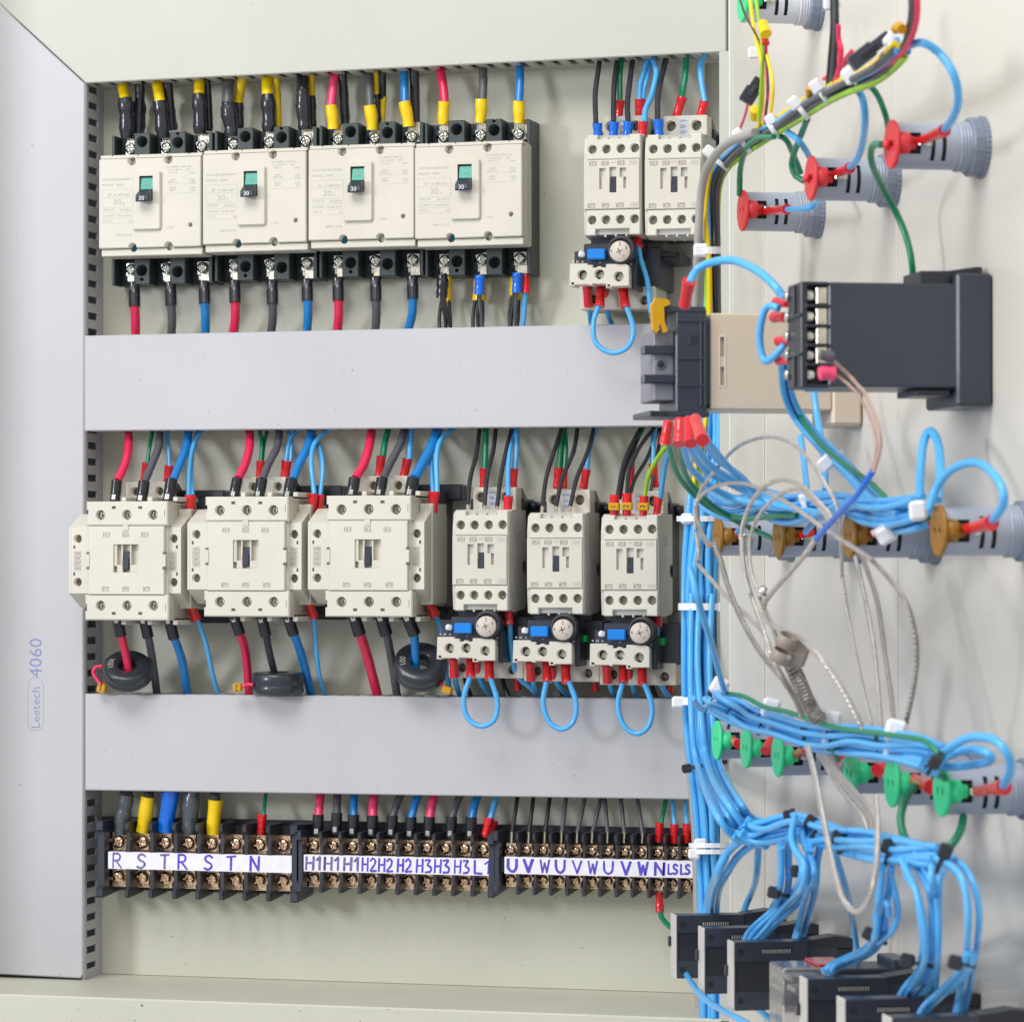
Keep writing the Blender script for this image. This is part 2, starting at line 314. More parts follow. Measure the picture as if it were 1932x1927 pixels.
def bundle(fr, col, w, pts, n, spread, label, group, d=(60, 60), pl='P', twist=1.0, name='wire', squash=.7):
    p = smooth(pts3(fr, pts, d, pl), 5); m = len(p); squash = min(1, squash * 1.3)
    for _ in range(4): p = [p[0]] + [(p[i - 1] + p[i] * 2 + p[i + 1]) / 4 for i in range(1, m - 1)] + [p[-1]]; mp = mmpx(p[m // 2]); r = w / 2 * zpx(fr) * mp; S = spread * zpx(fr) * mp / 2 - r
    out = []
    for i in range(n):
        a0 = i * 2.39996; rr = math.sqrt((i + .5) / n); ph = random.uniform(0, 6); q = []; kr = r * random.uniform(.94, 1.05)
        for j in range(m):
            t = (p[min(j + 1, m - 1)] - p[max(j - 1, 0)]).normalized(); sd = t.cross(CAM - p[j]).normalized(); up = t.cross(sd)
            a = a0 + twist * 1.1 * math.sin(j / m * 3.1 + ph * .3) + .12 * math.sin(j * .5 + ph)
            q.append(p[j] + sd * (S * rr * math.cos(a)) + up * (S * rr * math.sin(a) * squash))
        cc = col[i % len(col)] if isinstance(col, (list, tuple)) else col
        o = q[-1]; ob = link(name, wmesh(q, kr, 9, o), M[cc]); ob.location = o * .001; tag(ob, label if not callable(label) else label(i, cc), 'wire', group); out.append(ob)
    return out
def tie(fr, x, y, d, ang, wpx, label, col='whites', pl='P', hx=0, hy=0, hs=1.0, bw=2.6, group='cable ties', sq=1.0):
    c = (Q if pl == 'Q' else P)(fr, x, y, d); mp = zpx(fr) * mmpx(c); r = wpx / 2 * mp
    vd = (CAM - c).normalized(); sx = Vector((0, 0, 1)).cross(vd).normalized(); sz = vd.cross(sx)   # picture axes; ang = bundle direction
    ax = sx * math.cos(ang) + sz * math.sin(ang); cr = vd.cross(ax)
    n = 20; mb = MB(); vs = []
    for i in range(n):
        a = 2 * math.pi * i / n; rad = cr * math.cos(a) + vd * math.sin(a) * sq
        for rr, aa in ((r, -bw / 2), (r + .9, -bw / 2), (r + .9, bw / 2), (r, bw / 2)): vs.append(c + rad * rr + ax * aa)
    mb.add(vs, [[i * 4 + k, i * 4 + (k + 1) % 4, ((i + 1) % n) * 4 + (k + 1) % 4, ((i + 1) % n) * 4 + k] for i in range(n) for k in range(4)], False)
    o = link('cable_tie', mb.mesh(c, depth=False), M[col]); o.location = c * .001; tag(o, label, 'cable tie', group)
    hp = c + sx * (hx * mp) - sz * (hy * mp) + vd * (r * sq * .55 if (hx or hy) else r * sq + 1.5)
    hs *= .55; h = MB(); s = 2.9 * hs; nn = 3.2 * hs
    bb = MB().box(-s, s, -s * .8, s * .8, -nn, nn, s * .35)
    vv = [hp + ax * (v[0]) + vd * v[1] + cr * v[2] for v in bb.v]; h.add(vv, bb.f); link('tie_head', h.mesh(c, depth=False), M[col], o)
    return o
# ------------------------------------------------------------------ setting
def struct(name, mb, m, kind='structure'):
    o = link(name, mb.mesh(), m); o['kind'] = kind; return o
X0p, _, Z0p, _ = rect('0', 150, 100, 1355, 1847, 0)
ZB = (P('0', 190, 1828, 0).z + P('0', 1300, 1867, 0).z) / 2
XR = P('0', 1362, 900, 0).x
plate = MB().prism([(-900, 400), (XR - 12, 400), (XR - 12, P('0', 700, 1899, 118).z + .3), (-900, P('0', 700, 1899, 118).z + .3)], -2.5, 0)
struct('mounting_plate', plate, M['plate'])
ZF = P('0', 700, 1899, 118).z                          # cabinet floor
struct('cabinet_back_wall', MB().box(-960, XR + 60, -15, -12, ZF - 30, 420, .1), M['plate'])
struct('cabinet_floor', MB().box(-960, XR + 60, -30, 118, ZF - 1.5, ZF, .5), M['plate'])
struct('cabinet_sill', MB().box(-960, XR + 60, 116.5, 121, ZF - 90, ZF + .6, 1.2), M['plate'])
struct('cabinet_side_wall', MB().box(-964, -960, -34, 150, ZF - 90, 420, .1), M['plate'])
# right-hand frame post of the cabinet
xa, xb = P('0', 1358, 900, 120).x, P('0', 1386, 900, 150).x
fr_ = Thing('cabinet_frame_post', (xa, 100, 0), 'pale vertical steel frame post between the mounting plate and the open door', 'frame post')
fr_.part('post_face', MB().box(xa, xb - 3, 118, 121, ZF - 90, P('0', 1365, 97, 120).z, .6), M['topduct'])
fr_.part('post_lip', MB().box(xb - 3, xb, 112, 150, ZF - 90, 420, .8), M['topduct'])
fr_.part('post_back', MB().box(xa, xa + 2.5, 40, 118, ZF - 90, P('0', 1365, 97, 120).z, .5), M['topduct'])
# door
dz0, dz1 = -420, 420
dr = Thing('enclosure_door_leaf', (0, 0, dz0), 'cream painted steel cabinet door swung open at the right', 'door', door=True)
ul = loc(Q('0', 1443, 1060, 0))[0]
dr.part('door_skin', MB().box(-4, 760, -2, 0, dz0, dz1, .3), M['door'])
dr.part('hinge_flange', MB().box(-3.4, ul, .02, .8, dz0, dz1, .3), M['flange'])
dr.part('door_edge_return', MB().box(-6, -3.5, -18, 2.4, dz0, dz1, .6), M['door'])
ur = loc(Q('0', 1692, 500, 0))[0]
dr.part('stiffener_seam', MB().box(ur, ur + 1.2, .02, .5, dz0, dz1, .2), M['door'])
# cable ducts -------------------------------------------------------
DD = 36.0
TOOTH = {}
def toothmesh(kind, L, T, m):                          # L wide, sticks out from depth 9 to DD-1
    k = (kind, round(L, 2))
    if k not in TOOTH:
        mb = MB()
        if kind == 'v': mb.box(-T, 0, 11, DD - 1.2, -L / 2, L / 2, .35)
        else: mb.box(-L / 2, L / 2, 11, DD - 1.2, 0, T, .35)
        me = mb.mesh(); me.materials.append(m); TOOTH[k] = me
    return TOOTH[k]
LBL_SLOT = 'slotted'
def hduct(name, lid, label, m, d=DD):                  # lid: four px corners (tl, tr, br, bl)
    pts = [XZ('0', x, y, d + 1.6) for x, y in lid]; xs = [p[0] for p in pts]; zs = [p[1] for p in pts]
    x0, x1 = min(xs) + .6, max(xs) - .6; zt = (pts[0][1] + pts[1][1]) / 2; zb = (pts[2][1] + pts[3][1]) / 2
    t = Thing(name, ((x0 + x1) / 2, 0, zb), label, 'cable duct', 'slotted cable ducts')
    t.part('lid', MB().prism(pts, d - .2, d + 1.6, .8), m)
    t.part('base', MB().box(x0, x1, .05, 1.6, zb + 1, zt - 1, .2), m)
    for z, kk in ((zb + .15, 1), (zt - 1.8, -1)):
        sl = (pts[1][1] - pts[0][1]) / (x1 - x0) * (1 if z > (zb + zt) / 2 else 0) + (pts[2][1] - pts[3][1]) / (x1 - x0) * (0 if z > (zb + zt) / 2 else 1)
        w = MB(); za, zc = z - sl * (x1 - x0) / 2, z + sl * (x1 - x0) / 2
        w.add([(x0, .1, za), (x1, .1, zc), (x1, 11.2, zc), (x0, 11.2, za), (x0, .1, za + 1.6), (x1, .1, zc + 1.6), (x1, 11.2, zc + 1.6), (x0, 11.2, za + 1.6)], [(0, 1, 2, 3), (4, 5, 6, 7), (0, 1, 5, 4), (1, 2, 6, 5), (2, 3, 7, 6), (3, 0, 4, 7)])
        sw = t.part('side_wall', w, m)
        n = int((x1 - x0) / 11.6)
        for i in range(n):
            x = x0 + 5 + i * 11.6; t.at('tooth', toothmesh('h' + name, 6.6, 1.6, m), None, x, 0, z + sl * (x - (x0 + x1) / 2), sw)
    for e in list(t.root.children):
        if e.name.startswith('side_wall'):
            pass
    return t
XD = P('0', 158, 1000, DD + 1.6).x
# left vertical duct
zb = (P('0', 158, 1846, DD).z); zt = 400
t = Thing('vertical_cable_duct', (XD - 30, 0, zb), 'wide upright slotted duct with a stamped maker name down the left side', 'cable duct', 'slotted cable ducts')
mitre = XZ('0', 161, 158, DD + 1.6); m2 = XZ('0', 3, 12, DD + 1.6); sl = (m2[1] - mitre[1]) / (m2[0] - mitre[0])
xl = XD - 88; zl = mitre[1] + sl * (xl - XD)
t.part('lid', MB().prism([(xl, zb + 2), (XD - 2, zb + .6), (XD, zb + 3), (XD, mitre[1]), (xl, zl)], DD - .2, DD + 1.6, .9), M['duct'])
t.part('lid_edge', MB().box(XD - 1.2, XD + .5, DD - 5, DD - .25, zb + 1, mitre[1], .3), M['duct'])
t.part('base', MB().box(xl, XD - 1, .05, 1.6, zb - 1, zt, .2), M['duct'])
for x, s in ((XD - .2, 1), (xl + .3, 0)):
    sw = t.part('side_wall', MB().box(x - 1.6, x, .1, 11.2, zb - 2, zt, .2), M['duct'])
    n = int((zt - zb) / 11.55)
    for i in range(n): t.at('tooth', toothmesh('v', 6.7 if i else 8, 1.6, M['duct']), None, x, 0, zb + 2 + i * 11.55, sw)
zt1 = P('0', 68, 1370, 38).z; zt2 = P('0', 68, 1205, 38).z; xw = P('0', 68, 1290, 38).x
dm = DD + 1.64; h = abs(zt2 - zt1)
st = t.text('Leetech', xw, P('0', 68, 1334, 38).z, dm, 6.6, M['stamp'], rot=-math.pi / 2, name='stamped_lettering', wid=P('0', 0, 1285, 38).z - P('0', 0, 1362, 38).z)
t.text('4060', xw, P('0', 68, 1240, 38).z, dm, 10.2, M['stamp'], rot=-math.pi / 2, name='stamped_lettering', wid=P('0', 0, 1202, 38).z - P('0', 0, 1275, 38).z)
def ringpoly(x0, x1, z0, z1, r, wd, d, n=8):           # flat outline of a rounded rectangle
    mb = MB(); out = []
    for k, (cx, cz, a0) in enumerate(((x1 - r, z1 - r, 0), (x0 + r, z1 - r, 90), (x0 + r, z0 + r, 180), (x1 - r, z0 + r, 270))):
        for i in range(n + 1): a = math.radians(a0 + 90 * i / n); out.append((cx, cz, math.cos(a), math.sin(a)))
    vs = [(cx + c * (r - e), d, cz + s * (r - e)) for e in (0, wd) for cx, cz, c, s in out]; n_ = len(out)
    return mb.add(vs, [(i, (i + 1) % n_, n_ + (i + 1) % n_, n_ + i) for i in range(n_)])
xa_, xb_, za_, zb_ = rect('0', 52, 1277, 82, 1378, 38)
t.part('stamped_frame', ringpoly(xa_, xb_, za_, zb_, (xb_ - xa_) * .48, .35, dm), M['stamp'])
# horizontal ducts
def lidpts(pts): return pts
hduct('horizontal_cable_duct', [(-2, -120), (1370, -120), (1370, 98), (162, 157)], 'cream cable duct along the very top above the four breakers', M['topduct'])
top = [o for o in bpy.data.objects if o.name == 'lid.001'][0]
top.data = MB().prism([(m2[0] - 8 , m2[1] - 8 * sl + .4), (m2[0] - 8, m2[1] + 60), (XZ('0', 1370, 0, 37.6)[0], m2[1] + 60), XZ('0', 1370, 98, 37.6), (mitre[0] + .3, XZ('0', 163, 157, 37.6)[1])], DD - .2, DD + 1.6, .8).mesh(Vector((top.parent.location.x * 1000, 0, top.parent.location.z * 1000))); top.data.materials.append(M['topduct'])
hduct('horizontal_cable_duct', [(159, 633), (1352, 607), (1352, 803), (159, 813)], 'grey lidded cable duct between the breakers and the row of contactors', M['duct'])
hduct('horizontal_cable_duct', [(160, 1308), (1342, 1318), (1342, 1508), (160, 1490)], 'grey lidded cable duct between the contactors and the terminal strips', M['duct'])
# ------------------------------------------------------------------ breakers
def rr(x0, x1, z0, z1, r, n=4):
    out = []
    for cx, cz, a0 in ((x1 - r, z1 - r, 0), (x0 + r, z1 - r, 90), (x0 + r, z0 + r, 180), (x1 - r, z0 + r, 270)):
        for i in range(n + 1): a = math.radians(a0 + 90 * i / n); out.append((cx + r * math.cos(a), cz + r * math.sin(a)))
    return out
BF = 50.0
def A_(x, y, d=BF): return XZ('A', x, y, d)
x0, x1, z0, z1 = rect('A', 158, 716, 836, 1312, BF)
t = Thing('circuit_breaker', (x0, 0, z0), 'leftmost cream 30 A breaker with taped yellow and black cables on all three poles', 'circuit breaker', '30 A moulded case breakers')
brk = t; W = x1 - x0
zl0 = A_(500, 1362)[1]; zt1_ = A_(500, 690)[1]
cut = MB()
holes = [A_(375, 738), A_(618, 727), A_(381, 1310), A_(620, 1300)]; small = A_(765, 1160)
for hx, hz in holes: cut.cyl((hx, 42, hz), (hx, 60, hz), 3.2, 24)
cut.cyl((small[0], 44, small[1]), (small[0], 60, small[1]), 1.75, 20)
t.part('cover', MB().prism(rr(x0, x1, z0, z1, 1.2), 27, BF, .7), M['cream'], cut=cut)
xl0, xl1 = x0 + 1.2, x1 + 3.2
cut = MB()
for hx, hz in holes: cut.cyl((hx, 39, hz), (hx, 60, hz), 3.2, 24)
for i in range(4): xx = x0 + W * (.12 + .25 * i); cut.box(xx, xx + 1.1, 44, 60, zt1_ - .8, zt1_ + 3, .01)
low = MB().box(xl0, x1 + .2, 26, 47.6, zl0, z0 - .35, .5); t.part('lower_ledge', low, M['cream'], cut=cut)
t.part('upper_ledge', MB().box(x0 + .6, x1 + .2, 26, 48.5, z1 + .3, zt1_, .4), M['cream'], cut=cut)
t.part('case', MB().box(x0 + .4, x1 + .35, 24, 40.5, zl0 + .6, zt1_ - .5, .4), M['cream'])
for i, (hx, hz) in enumerate(holes):
    t.part('screw_well', MB().lathe((hx, 39.5, hz), (0, 1, 0), [(0, 3.16), (.6, 3.16), (.65, 2.7)], 18), M['blues'] if i == 2 else M['hole'])
    screw(t, 'cross', M['blues'] if i == 2 else M['zinc'], hx + .5, hz - .2, 42.5, 2.5)
t.part('test_button', MB().disc(small[0], small[1], 44, 46.4, 1.2, 14), M['ink'])
# escutcheon and toggle
ex0, ex1, ez0, ez1 = rect('A', 390, 808, 573, 1195, BF)
wx0, wx1, wz0, wz1 = rect('A', 434, 838, 524, 1005, BF)
cut = MB().box(wx0, wx1, 45, 60, wz0, wz1, .01)
t.part('escutcheon', MB().prism(rr(ex0, ex1, ez0, ez1, 1.6), 49.5, 52.4, .7), M['cream'], cut=cut)
t.part('window_shade_sheet', MB().box(wx0 - .02, wx1 + .02, 49.9, 50.4, wz0 - .02, wz1 + .02, .02), M['hole'])  # near-black sheet filling the toggle window, its inner shade painted
wm = (wz0 + wz1) / 2; tw = wx1 - wx0
g = MB(); g.add([(wx0 + 1, 50.5, wz1 - 1.2), (wx1 - .3, 50.5, wz1 - 1.2), (wx1 - .3, 52.2, wm - .6), (wx0 + 1, 52.2, wm - .6), (wx0 + 1, 50.3, wm - .6), (wx1 - .3, 50.3, wm - .6), (wx0 + 1, 50.3, wz1 - 1.2), (wx1 - .3, 50.3, wz1 - 1.2)], [(0, 1, 2, 3), (4, 5, 7, 6), (0, 3, 4, 6), (1, 2, 5, 7), (2, 3, 4, 5)])
t.part('state_flag', g, M['teal'])
t.text('ON', (wx0 + wx1) / 2 + .4, wm + 2.6, 52.0, 1.5, M['ink'])
hz = wz0 + .4
tog = MB().xprism([(50.45, wm - .3), (52.5, wm - .9), (60.6, hz + 2.9), (61.0, hz - .2), (60.4, hz - 1.7), (50.45, hz + .2)], wx0 + .5, wx1 - .6)
tg = t.part('toggle', tog, M['black'])
me = MB().xprism([(60.72, hz + 2.6), (61.12, hz - .2), (60.55, hz - 1.62), (59.9, hz - 1.6), (59.9, hz + 2.6)], wx0 + .7, wx1 - .8); t.part('toggle_face', me, M['dgrey'], tg)
t.text('30', (wx0 + wx1) / 2 - .1, hz + .5, 61.25, 3.1, M['inkw'], tg)
t.part('toggle_rib', MB().box(wx1 - .62, wx1 - .3, 51, 59, hz - .6, wm - 1.6, .1), M['dgrey'], tg)
# printing
def pr(s, x, y, h, wid=None, m=M['ink']):
    a = A_(x, y); k = zpx('A') * mmpx(P('A', x, y, BF)); t.text(s, a[0], a[1], BF + .06, h * k, m, wid=wid * k if wid else None)
pr('30', 280, 1012, 42, 56, M['inkd' if 0 else 'ink']); pr('A', 322, 1022, 18)
for s, x, y, wd in (('NO-FUSE BREAKER', 278, 860, 200), ('MODEL  30AF', 250, 897, 150), ('AC 380V 2.5kA', 312, 962, 110), ('POLE 3P', 222, 1062, 75), ('50-60Hz', 335, 1062, 80),
                    ('Ui 500V  Uimp 6kV', 278, 1100, 200), ('CAT. A', 215, 1136, 60), ('30', 368, 1136, 24), ('SERIAL 2132', 322, 1228, 110), ('JIS', 230, 962, 26)): pr(s, x, y, 15, wd)
for i, y in enumerate((775, 795, 815, 862, 878, 915, 932)):
    pr(('AC 50/60Hz  MAX Vac', 'Uc 690V    JIS', 'CAT. A', '240V', '380/415V', '440V', '500V')[i], 690 if i < 2 else 650, y, 12, (170, 150, 60, 40, 70, 50, 50)[i])
    if i > 1: pr(('5kA', '5kA', '5kA', '2.5kA', '2.5kA', '2.5kA', '1.5kA')[i], 780, y, 12, 36)
pr('UTIC', 632, 1180, 14, 55); pr('I', 548, 850, 16); pr('O', 546, 982, 26, 26)
ln = MB()
def line(x0, y0, x1, y1):
    a, b, c, d_ = rect('A', x0, y0, x1, y1, BF); ln.add([(a - .09, BF + .05, c - .09), (b + .09, BF + .05, c - .09), (b + .09, BF + .05, d_ + .09), (a - .09, BF + .05, d_ + .09)], [(0, 1, 2, 3)])
for y in (925, 980, 1045, 1080, 1117, 1152): line(180, y, 384, y)
line(180, 925, 180, 1045); line(384, 925, 384, 1045)
for y in (890, 950): line(600, y, 805, y)
line(180, 830, 384, 830) if 0 else None
t.part('printed_rules', ln, M['ink'])['kind'] = 'stuff'
# black base with terminals
bx0, bx1, bz0, bz1 = rect('A', 240, 548, 905, 1555, 26); bx1 = x1 + .1 + (P('A', 905, 1000, 26).x - P('A', 905, 1000, 26).x)
bx0 = x0 + .4; bx1 = x1 + .3
t.part('base', MB().box(bx0, bx1, .2, 11, bz0 + .5, bz1 - .5, .4).box(bx0, bx1, 10.8, 23.9, zl0 + 1, zt1_ - 1, .2), M['base'])
pit = (bx1 - bx0) / 3
def A26(x, y): return XZ('A', x, y, 26)
cxs_top = [A26(352, 655)[0], A26(588, 645)[0], A26(825, 630)[0]]
px = [(A26(397, 600)[0], A26(502, 600)[0]), (A26(635, 600)[0], A26(738, 600)[0])]
side = [(bx0, bx0 + 2.2), (bx1 - 2.6, bx1)]
for sgn, za, zb2 in ((1, zt1_ - 3, bz1), (-1, bz0, zl0 + 3)):
    for i, (a, b) in enumerate(px):
        cut = MB(); cx = (a + b) / 2; zz = (zb2 - 6.2) if sgn > 0 else (za + 8.5)
        big = (i == 0) == (sgn > 0)
        cut.cyl((cx, 14, zz if big else zz - 1.5 * sgn), (cx, 40, zz if big else zz - 1.5 * sgn), 4.2, 20)
        if not big: cut.cyl((cx, 20, zz + 4.9 * sgn), (cx, 40, zz + 4.9 * sgn), 1.4, 12)
        t.part('barrier', MB().box(a, b, 9, 27.5, za, zb2, .5), M['base'], cut=cut)
    for a, b in side: t.part('barrier', MB().box(a, b, 9, 26.0 if a == bx0 else 27, za, zb2 - (1 if sgn > 0 else 0), .4), M['base'])
    for i in range(3):
        cx = cxs_top[i] + (.6 if sgn < 0 else 0); lx = cx - 4.2; rx = (px[i][0] if i < 2 else side[1][0]) - .1
        zs = A26(352, 650)[1] - (0 if i == 0 else 0) if sgn > 0 else A26(368, 1452)[1]
        t.part('terminal_plate', MB().box(lx, rx, 11, 17.5, min(zs, zs + sgn * 6.5) - 2, max(zs, zs + sgn * 6.5) + 2, .4), M['plateg'])
        t.part('terminal_lug', MB().box(cx - 2.2, rx - .2, 17.4, 18.6, min(zs, zs + sgn * 10.5), max(zs, zs + sgn * 10.5), .3), M['tin'])
        screw(t, 'wash', M['zinc'], cx + .2, zs, 19.0, 4.1, rot=random.uniform(-.25, .25))
        t.part('base_notch', MB().box(lx - 4, lx - .4, 11, 15, zs - 3 + sgn * 4, zs + 3 + sgn * 4, .6), M['dgrey'])
bref = P('A', 375, 738, BF)
for fr, x, y, lb in (('A', 1070, 706, 'second cream 30 A breaker from the left with grey and yellow taped cables on top'),
                     ('B', 278, 674, 'third cream 30 A breaker, fed by pink, grey and blue cables in yellow sleeves'),
                     ('B', 992, 659, 'rightmost cream 30 A breaker, thin black wires below it and its dark side showing')):
    dup(brk.root, shift(brk.root, bref, P(fr, x, y, BF)), lb)
# ------------------------------------------------------------------ small contactors
CF = 78.0
def Hh(x, y, d=CF): return XZ('H', x, y, d)
kH = zpx('H') * mmpx(P('H', 1090, 850, CF))
x0, x1, z0, z1 = rect('H', 914, 545, 1262, 1148, CF)
t = Thing('small_contactor', (x0, 0, z0), 'small contactor just right of the largest three, first of the lower row', 'contactor', 'small contactors'); sm = t
x1 -= 1.0
t.part('mounting_base', MB().box(x0 + .5, x1 - .6, .2, 30, z0 + 2, z1 + 9, .6).box(x0 + 3, x1 + 9, .2, 10, z1 - 2, z1 + 6, .6).box(x0 + 1, x1 + 1.5, 20, 34, z0 + 26, z0 + 34, .4), M['black'])
hcut = MB()
for a in [(965, 630), (1048, 630), (1133, 629), (1216, 628), (963, 1052), (1045, 1052), (1130, 1052), (1214, 1052)]: p = Hh(*a); hcut.cyl((p[0], CF - 8.05, p[1]), (p[0], CF + 3, p[1]), 28.3 * kH, 22)
t.part('housing', MB().xprism([(28, z0 + 3), (28, z1 + 1), (66, z1 + 1), (CF - 5, z1 - 1.5), (CF - 2.2, z1 - 12), (CF - 2.2, z0 + 13), (CF - 4, z0 + 1), (60, z0 - .8), (32, z0 + .8)], x0, x1), M['sideply'], cut=hcut)
zt_, zm1, zm0 = Hh(0 + 1090, 692)[1], Hh(1090, 693)[1], Hh(1090, 992)[1]
rec = [(1008, 745, 1045, 800), (1008, 800, 1024, 870), (1068, 740, 1109, 892), (1128, 745, 1167, 800), (1150, 800, 1167, 870)]
cut = MB()
for a in rec: r_ = rect('H', *a, CF); cut.box(r_[0], r_[1], CF - 4.5, CF + 3, r_[2], r_[3], .01)
xf0, xf1 = x0 + .25, x1 - .9
fp = t.part('face_plate', MB().prism([(xf0, zm0 + .2), (xf1, zm0 + .2), (xf1, zm1 - .2), (xf0, zm1 - .2)], 70, CF, .5), M['cream'], cut=cut)
xi0, xi1 = Hh(932, 600)[0], Hh(1250, 600)[0]
la, lb_ = Hh(998, 600)[0], Hh(1184, 600)[0]
ztop, zmid = Hh(1000, 545)[1], Hh(1090, 572)[1]
cut = MB(); scr = [(965, 630), (1048, 630), (1133, 629), (1216, 628)]
for a in scr: p = Hh(*a); cut.cyl((p[0], CF - 8, p[1]), (p[0], CF + 3, p[1]), 28 * kH, 22)
t.part('upper_terminal_cover', MB().prism([(xi0, zm1 + .1), (xi1, zm1 + .1), (xi1, ztop), (lb_, ztop), (lb_, zmid), (la, zmid), (la, ztop), (xi0, ztop)], 66, CF - .6, .6), M['ivory'], cut=cut)
zb_, zc_ = Hh(1090, 1146)[1], Hh(1090, 1110)[1]; la2, lb2 = Hh(985, 1100)[0], Hh(1184, 1100)[0]
cut = MB(); scr2 = [(963, 1052), (1045, 1052), (1130, 1052), (1214, 1052)]
for a in scr2: p = Hh(*a); cut.cyl((p[0], CF - 8, p[1]), (p[0], CF + 3, p[1]), 28 * kH, 22)
t.part('lower_terminal_cover', MB().prism([(xi0, zm0 - .1), (xi1, zm0 - .1), (xi1 - .3, zb_), (lb2, zb_), (lb2, zc_), (la2, zc_), (la2, zb_), (xi0, zb_)], 66, CF - .8, .6), M['ivory'], cut=cut)
for a in scr + scr2:
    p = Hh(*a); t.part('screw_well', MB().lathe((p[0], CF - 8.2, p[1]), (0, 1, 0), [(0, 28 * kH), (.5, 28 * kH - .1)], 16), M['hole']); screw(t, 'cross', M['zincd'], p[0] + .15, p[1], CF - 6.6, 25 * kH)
for i in range(3):
    a = Hh(1012 + i * 62, 540)[0]; t.part('terminal_fin', MB().box(a + 1.2, a + 5.2, 60, CF - 2.4, zmid - 2, zmid + 1.8, .5), M['sideply'])
    a = Hh(1000 + i * 62, 540)[0]; t.part('terminal_fin', MB().box(a + 3.5, a + 5, 45, CF - 4, zc_ - 5, zc_ + 1, .4), M['ivory'])
lv = rect('H', 1072, 795, 1107, 888, CF); t.part('plunger', MB().box(lv[0], lv[1], CF - 4, CF - 1.5, lv[2], lv[3], .3).box(lv[0], lv[1], CF - 3, CF - .6, lv[2], lv[2] + (lv[3] - lv[2]) * .55, .3), M['dgrey'])
for a in ((1008, 800), (1128, 800)):
    pass
def prH(s, x, y, wd=44, h=26, box=True, m='ink'):
    a = Hh(x, y); t.text(s, a[0], a[1], CF + .07, h * kH * .62, M[m], wid=wd * kH * .84, name='terminal_marking')
    if box: t.part('marking_frame', ringpoly(a[0] - wd * kH / 2, a[0] + wd * kH / 2, a[1] - h * kH / 2, a[1] + h * kH / 2, .2, .24, CF + .06, 1), M[m])
for i, s in enumerate(('1/L1', '3/L2', '5/L3', '13NO')): prH(s, (970, 1042, 1136, 1208)[i], 717, m='inkd' if i < 3 else 'ink')
for i, s in enumerate(('2/T1', '4/T2', '6/T3', '14NO')): prH(s, (962, 1045, 1130, 1215)[i], 968, m='inkd' if i < 3 else 'ink')
v = rect('H', 1073, 704, 1103, 714, CF); t.part('marker_slot', MB().box(v[0], v[1], CF - .1, CF + .25, v[2], v[3], .1), M['sideply'])
# coil terminal block behind the top
cb = rect('H', 1042, 403, 1300, 530, 46)
cut = MB(); cs = [XZ('H', 1085, 462, 46), XZ('H', 1235, 462, 46)]
for p in cs: cut.cyl((p[0], 38, p[1]), (p[0], 60, p[1]), 33 * kH, 20)
t.part('coil_block', MB().box(cb[0], cb[1], 30, 46, cb[2] - 6, cb[3], .5), M['cream'], cut=cut)
t.part('coil_block_back', MB().xprism([(.3, cb[2] - 2), (.3, cb[3] - 13), (4, cb[3] - 13), (26, cb[3] - .3), (30.2, cb[3] - .3), (30.2, cb[2] - 6)], cb[0] + .2, cb[1] - .1), M['black'])
for p in cs: t.part('screw_well', MB().lathe((p[0], 37.8, p[1]), (0, 1, 0), [(0, 33 * kH), (.5, 33 * kH - .1)], 16), M['hole']); screw(t, 'wash', M['zincd'], p[0], p[1], 38.6, 22 * kH)
rl = rect('H', 1130, 415, 1190, 520, 46); t.part('rating_sticker', MB().box(rl[0], rl[1], 45.9, 46.2, rl[2], rl[3], .05), M['silver'])
for i, s in enumerate(('50/60Hz', '200~', '240V')): t.text(s, (rl[0] + rl[1]) / 2, rl[3] - (2.2 + i * 3.9), 46.25, 2.6 if i else 1.7, M['inkg'], wid=4.8, name='rating_text')
bt = XZ('H', 1402, 515, 16); t.part('rail_knob', MB().lathe((bt[0], 4, bt[1]), (0, 1, 0), [(0, 3.4), (9, 3.4), (12, 2.4), (13, .4)], 16), M['black'])
for i in range(3): sd = MB().box(x1 - .02, x1 + .12, 46 + i * 5, 49 + i * 5, z1 - 21, z1 - 14, .03); t.part('moulded_mark', sd, M['ink'])
t.part('side_window', MB().box(x1 - .05, x1 + .1, 30, 37, z0 + 28, z0 + 33, .02), M['hole'])
sref = P('H', 965, 630, CF)
for fr, x, y, lb in (('I', 330, 648, 'middle small contactor of the lower row, two green wires behind it'),
                     ('I', 777, 657, 'small contactor fed by wires tagged 1, 2 and 3 in the lower row'),
                     ('C', 253, 657, 'left contactor of the upper pair, with blue crimp sleeves and a relay below'),
                     ('C', 622, 655, 'right contactor of the upper pair, half hidden by the bent grey cable')):
    dup(sm.root, shift(sm.root, sref, P(fr, x, y, CF)), lb)
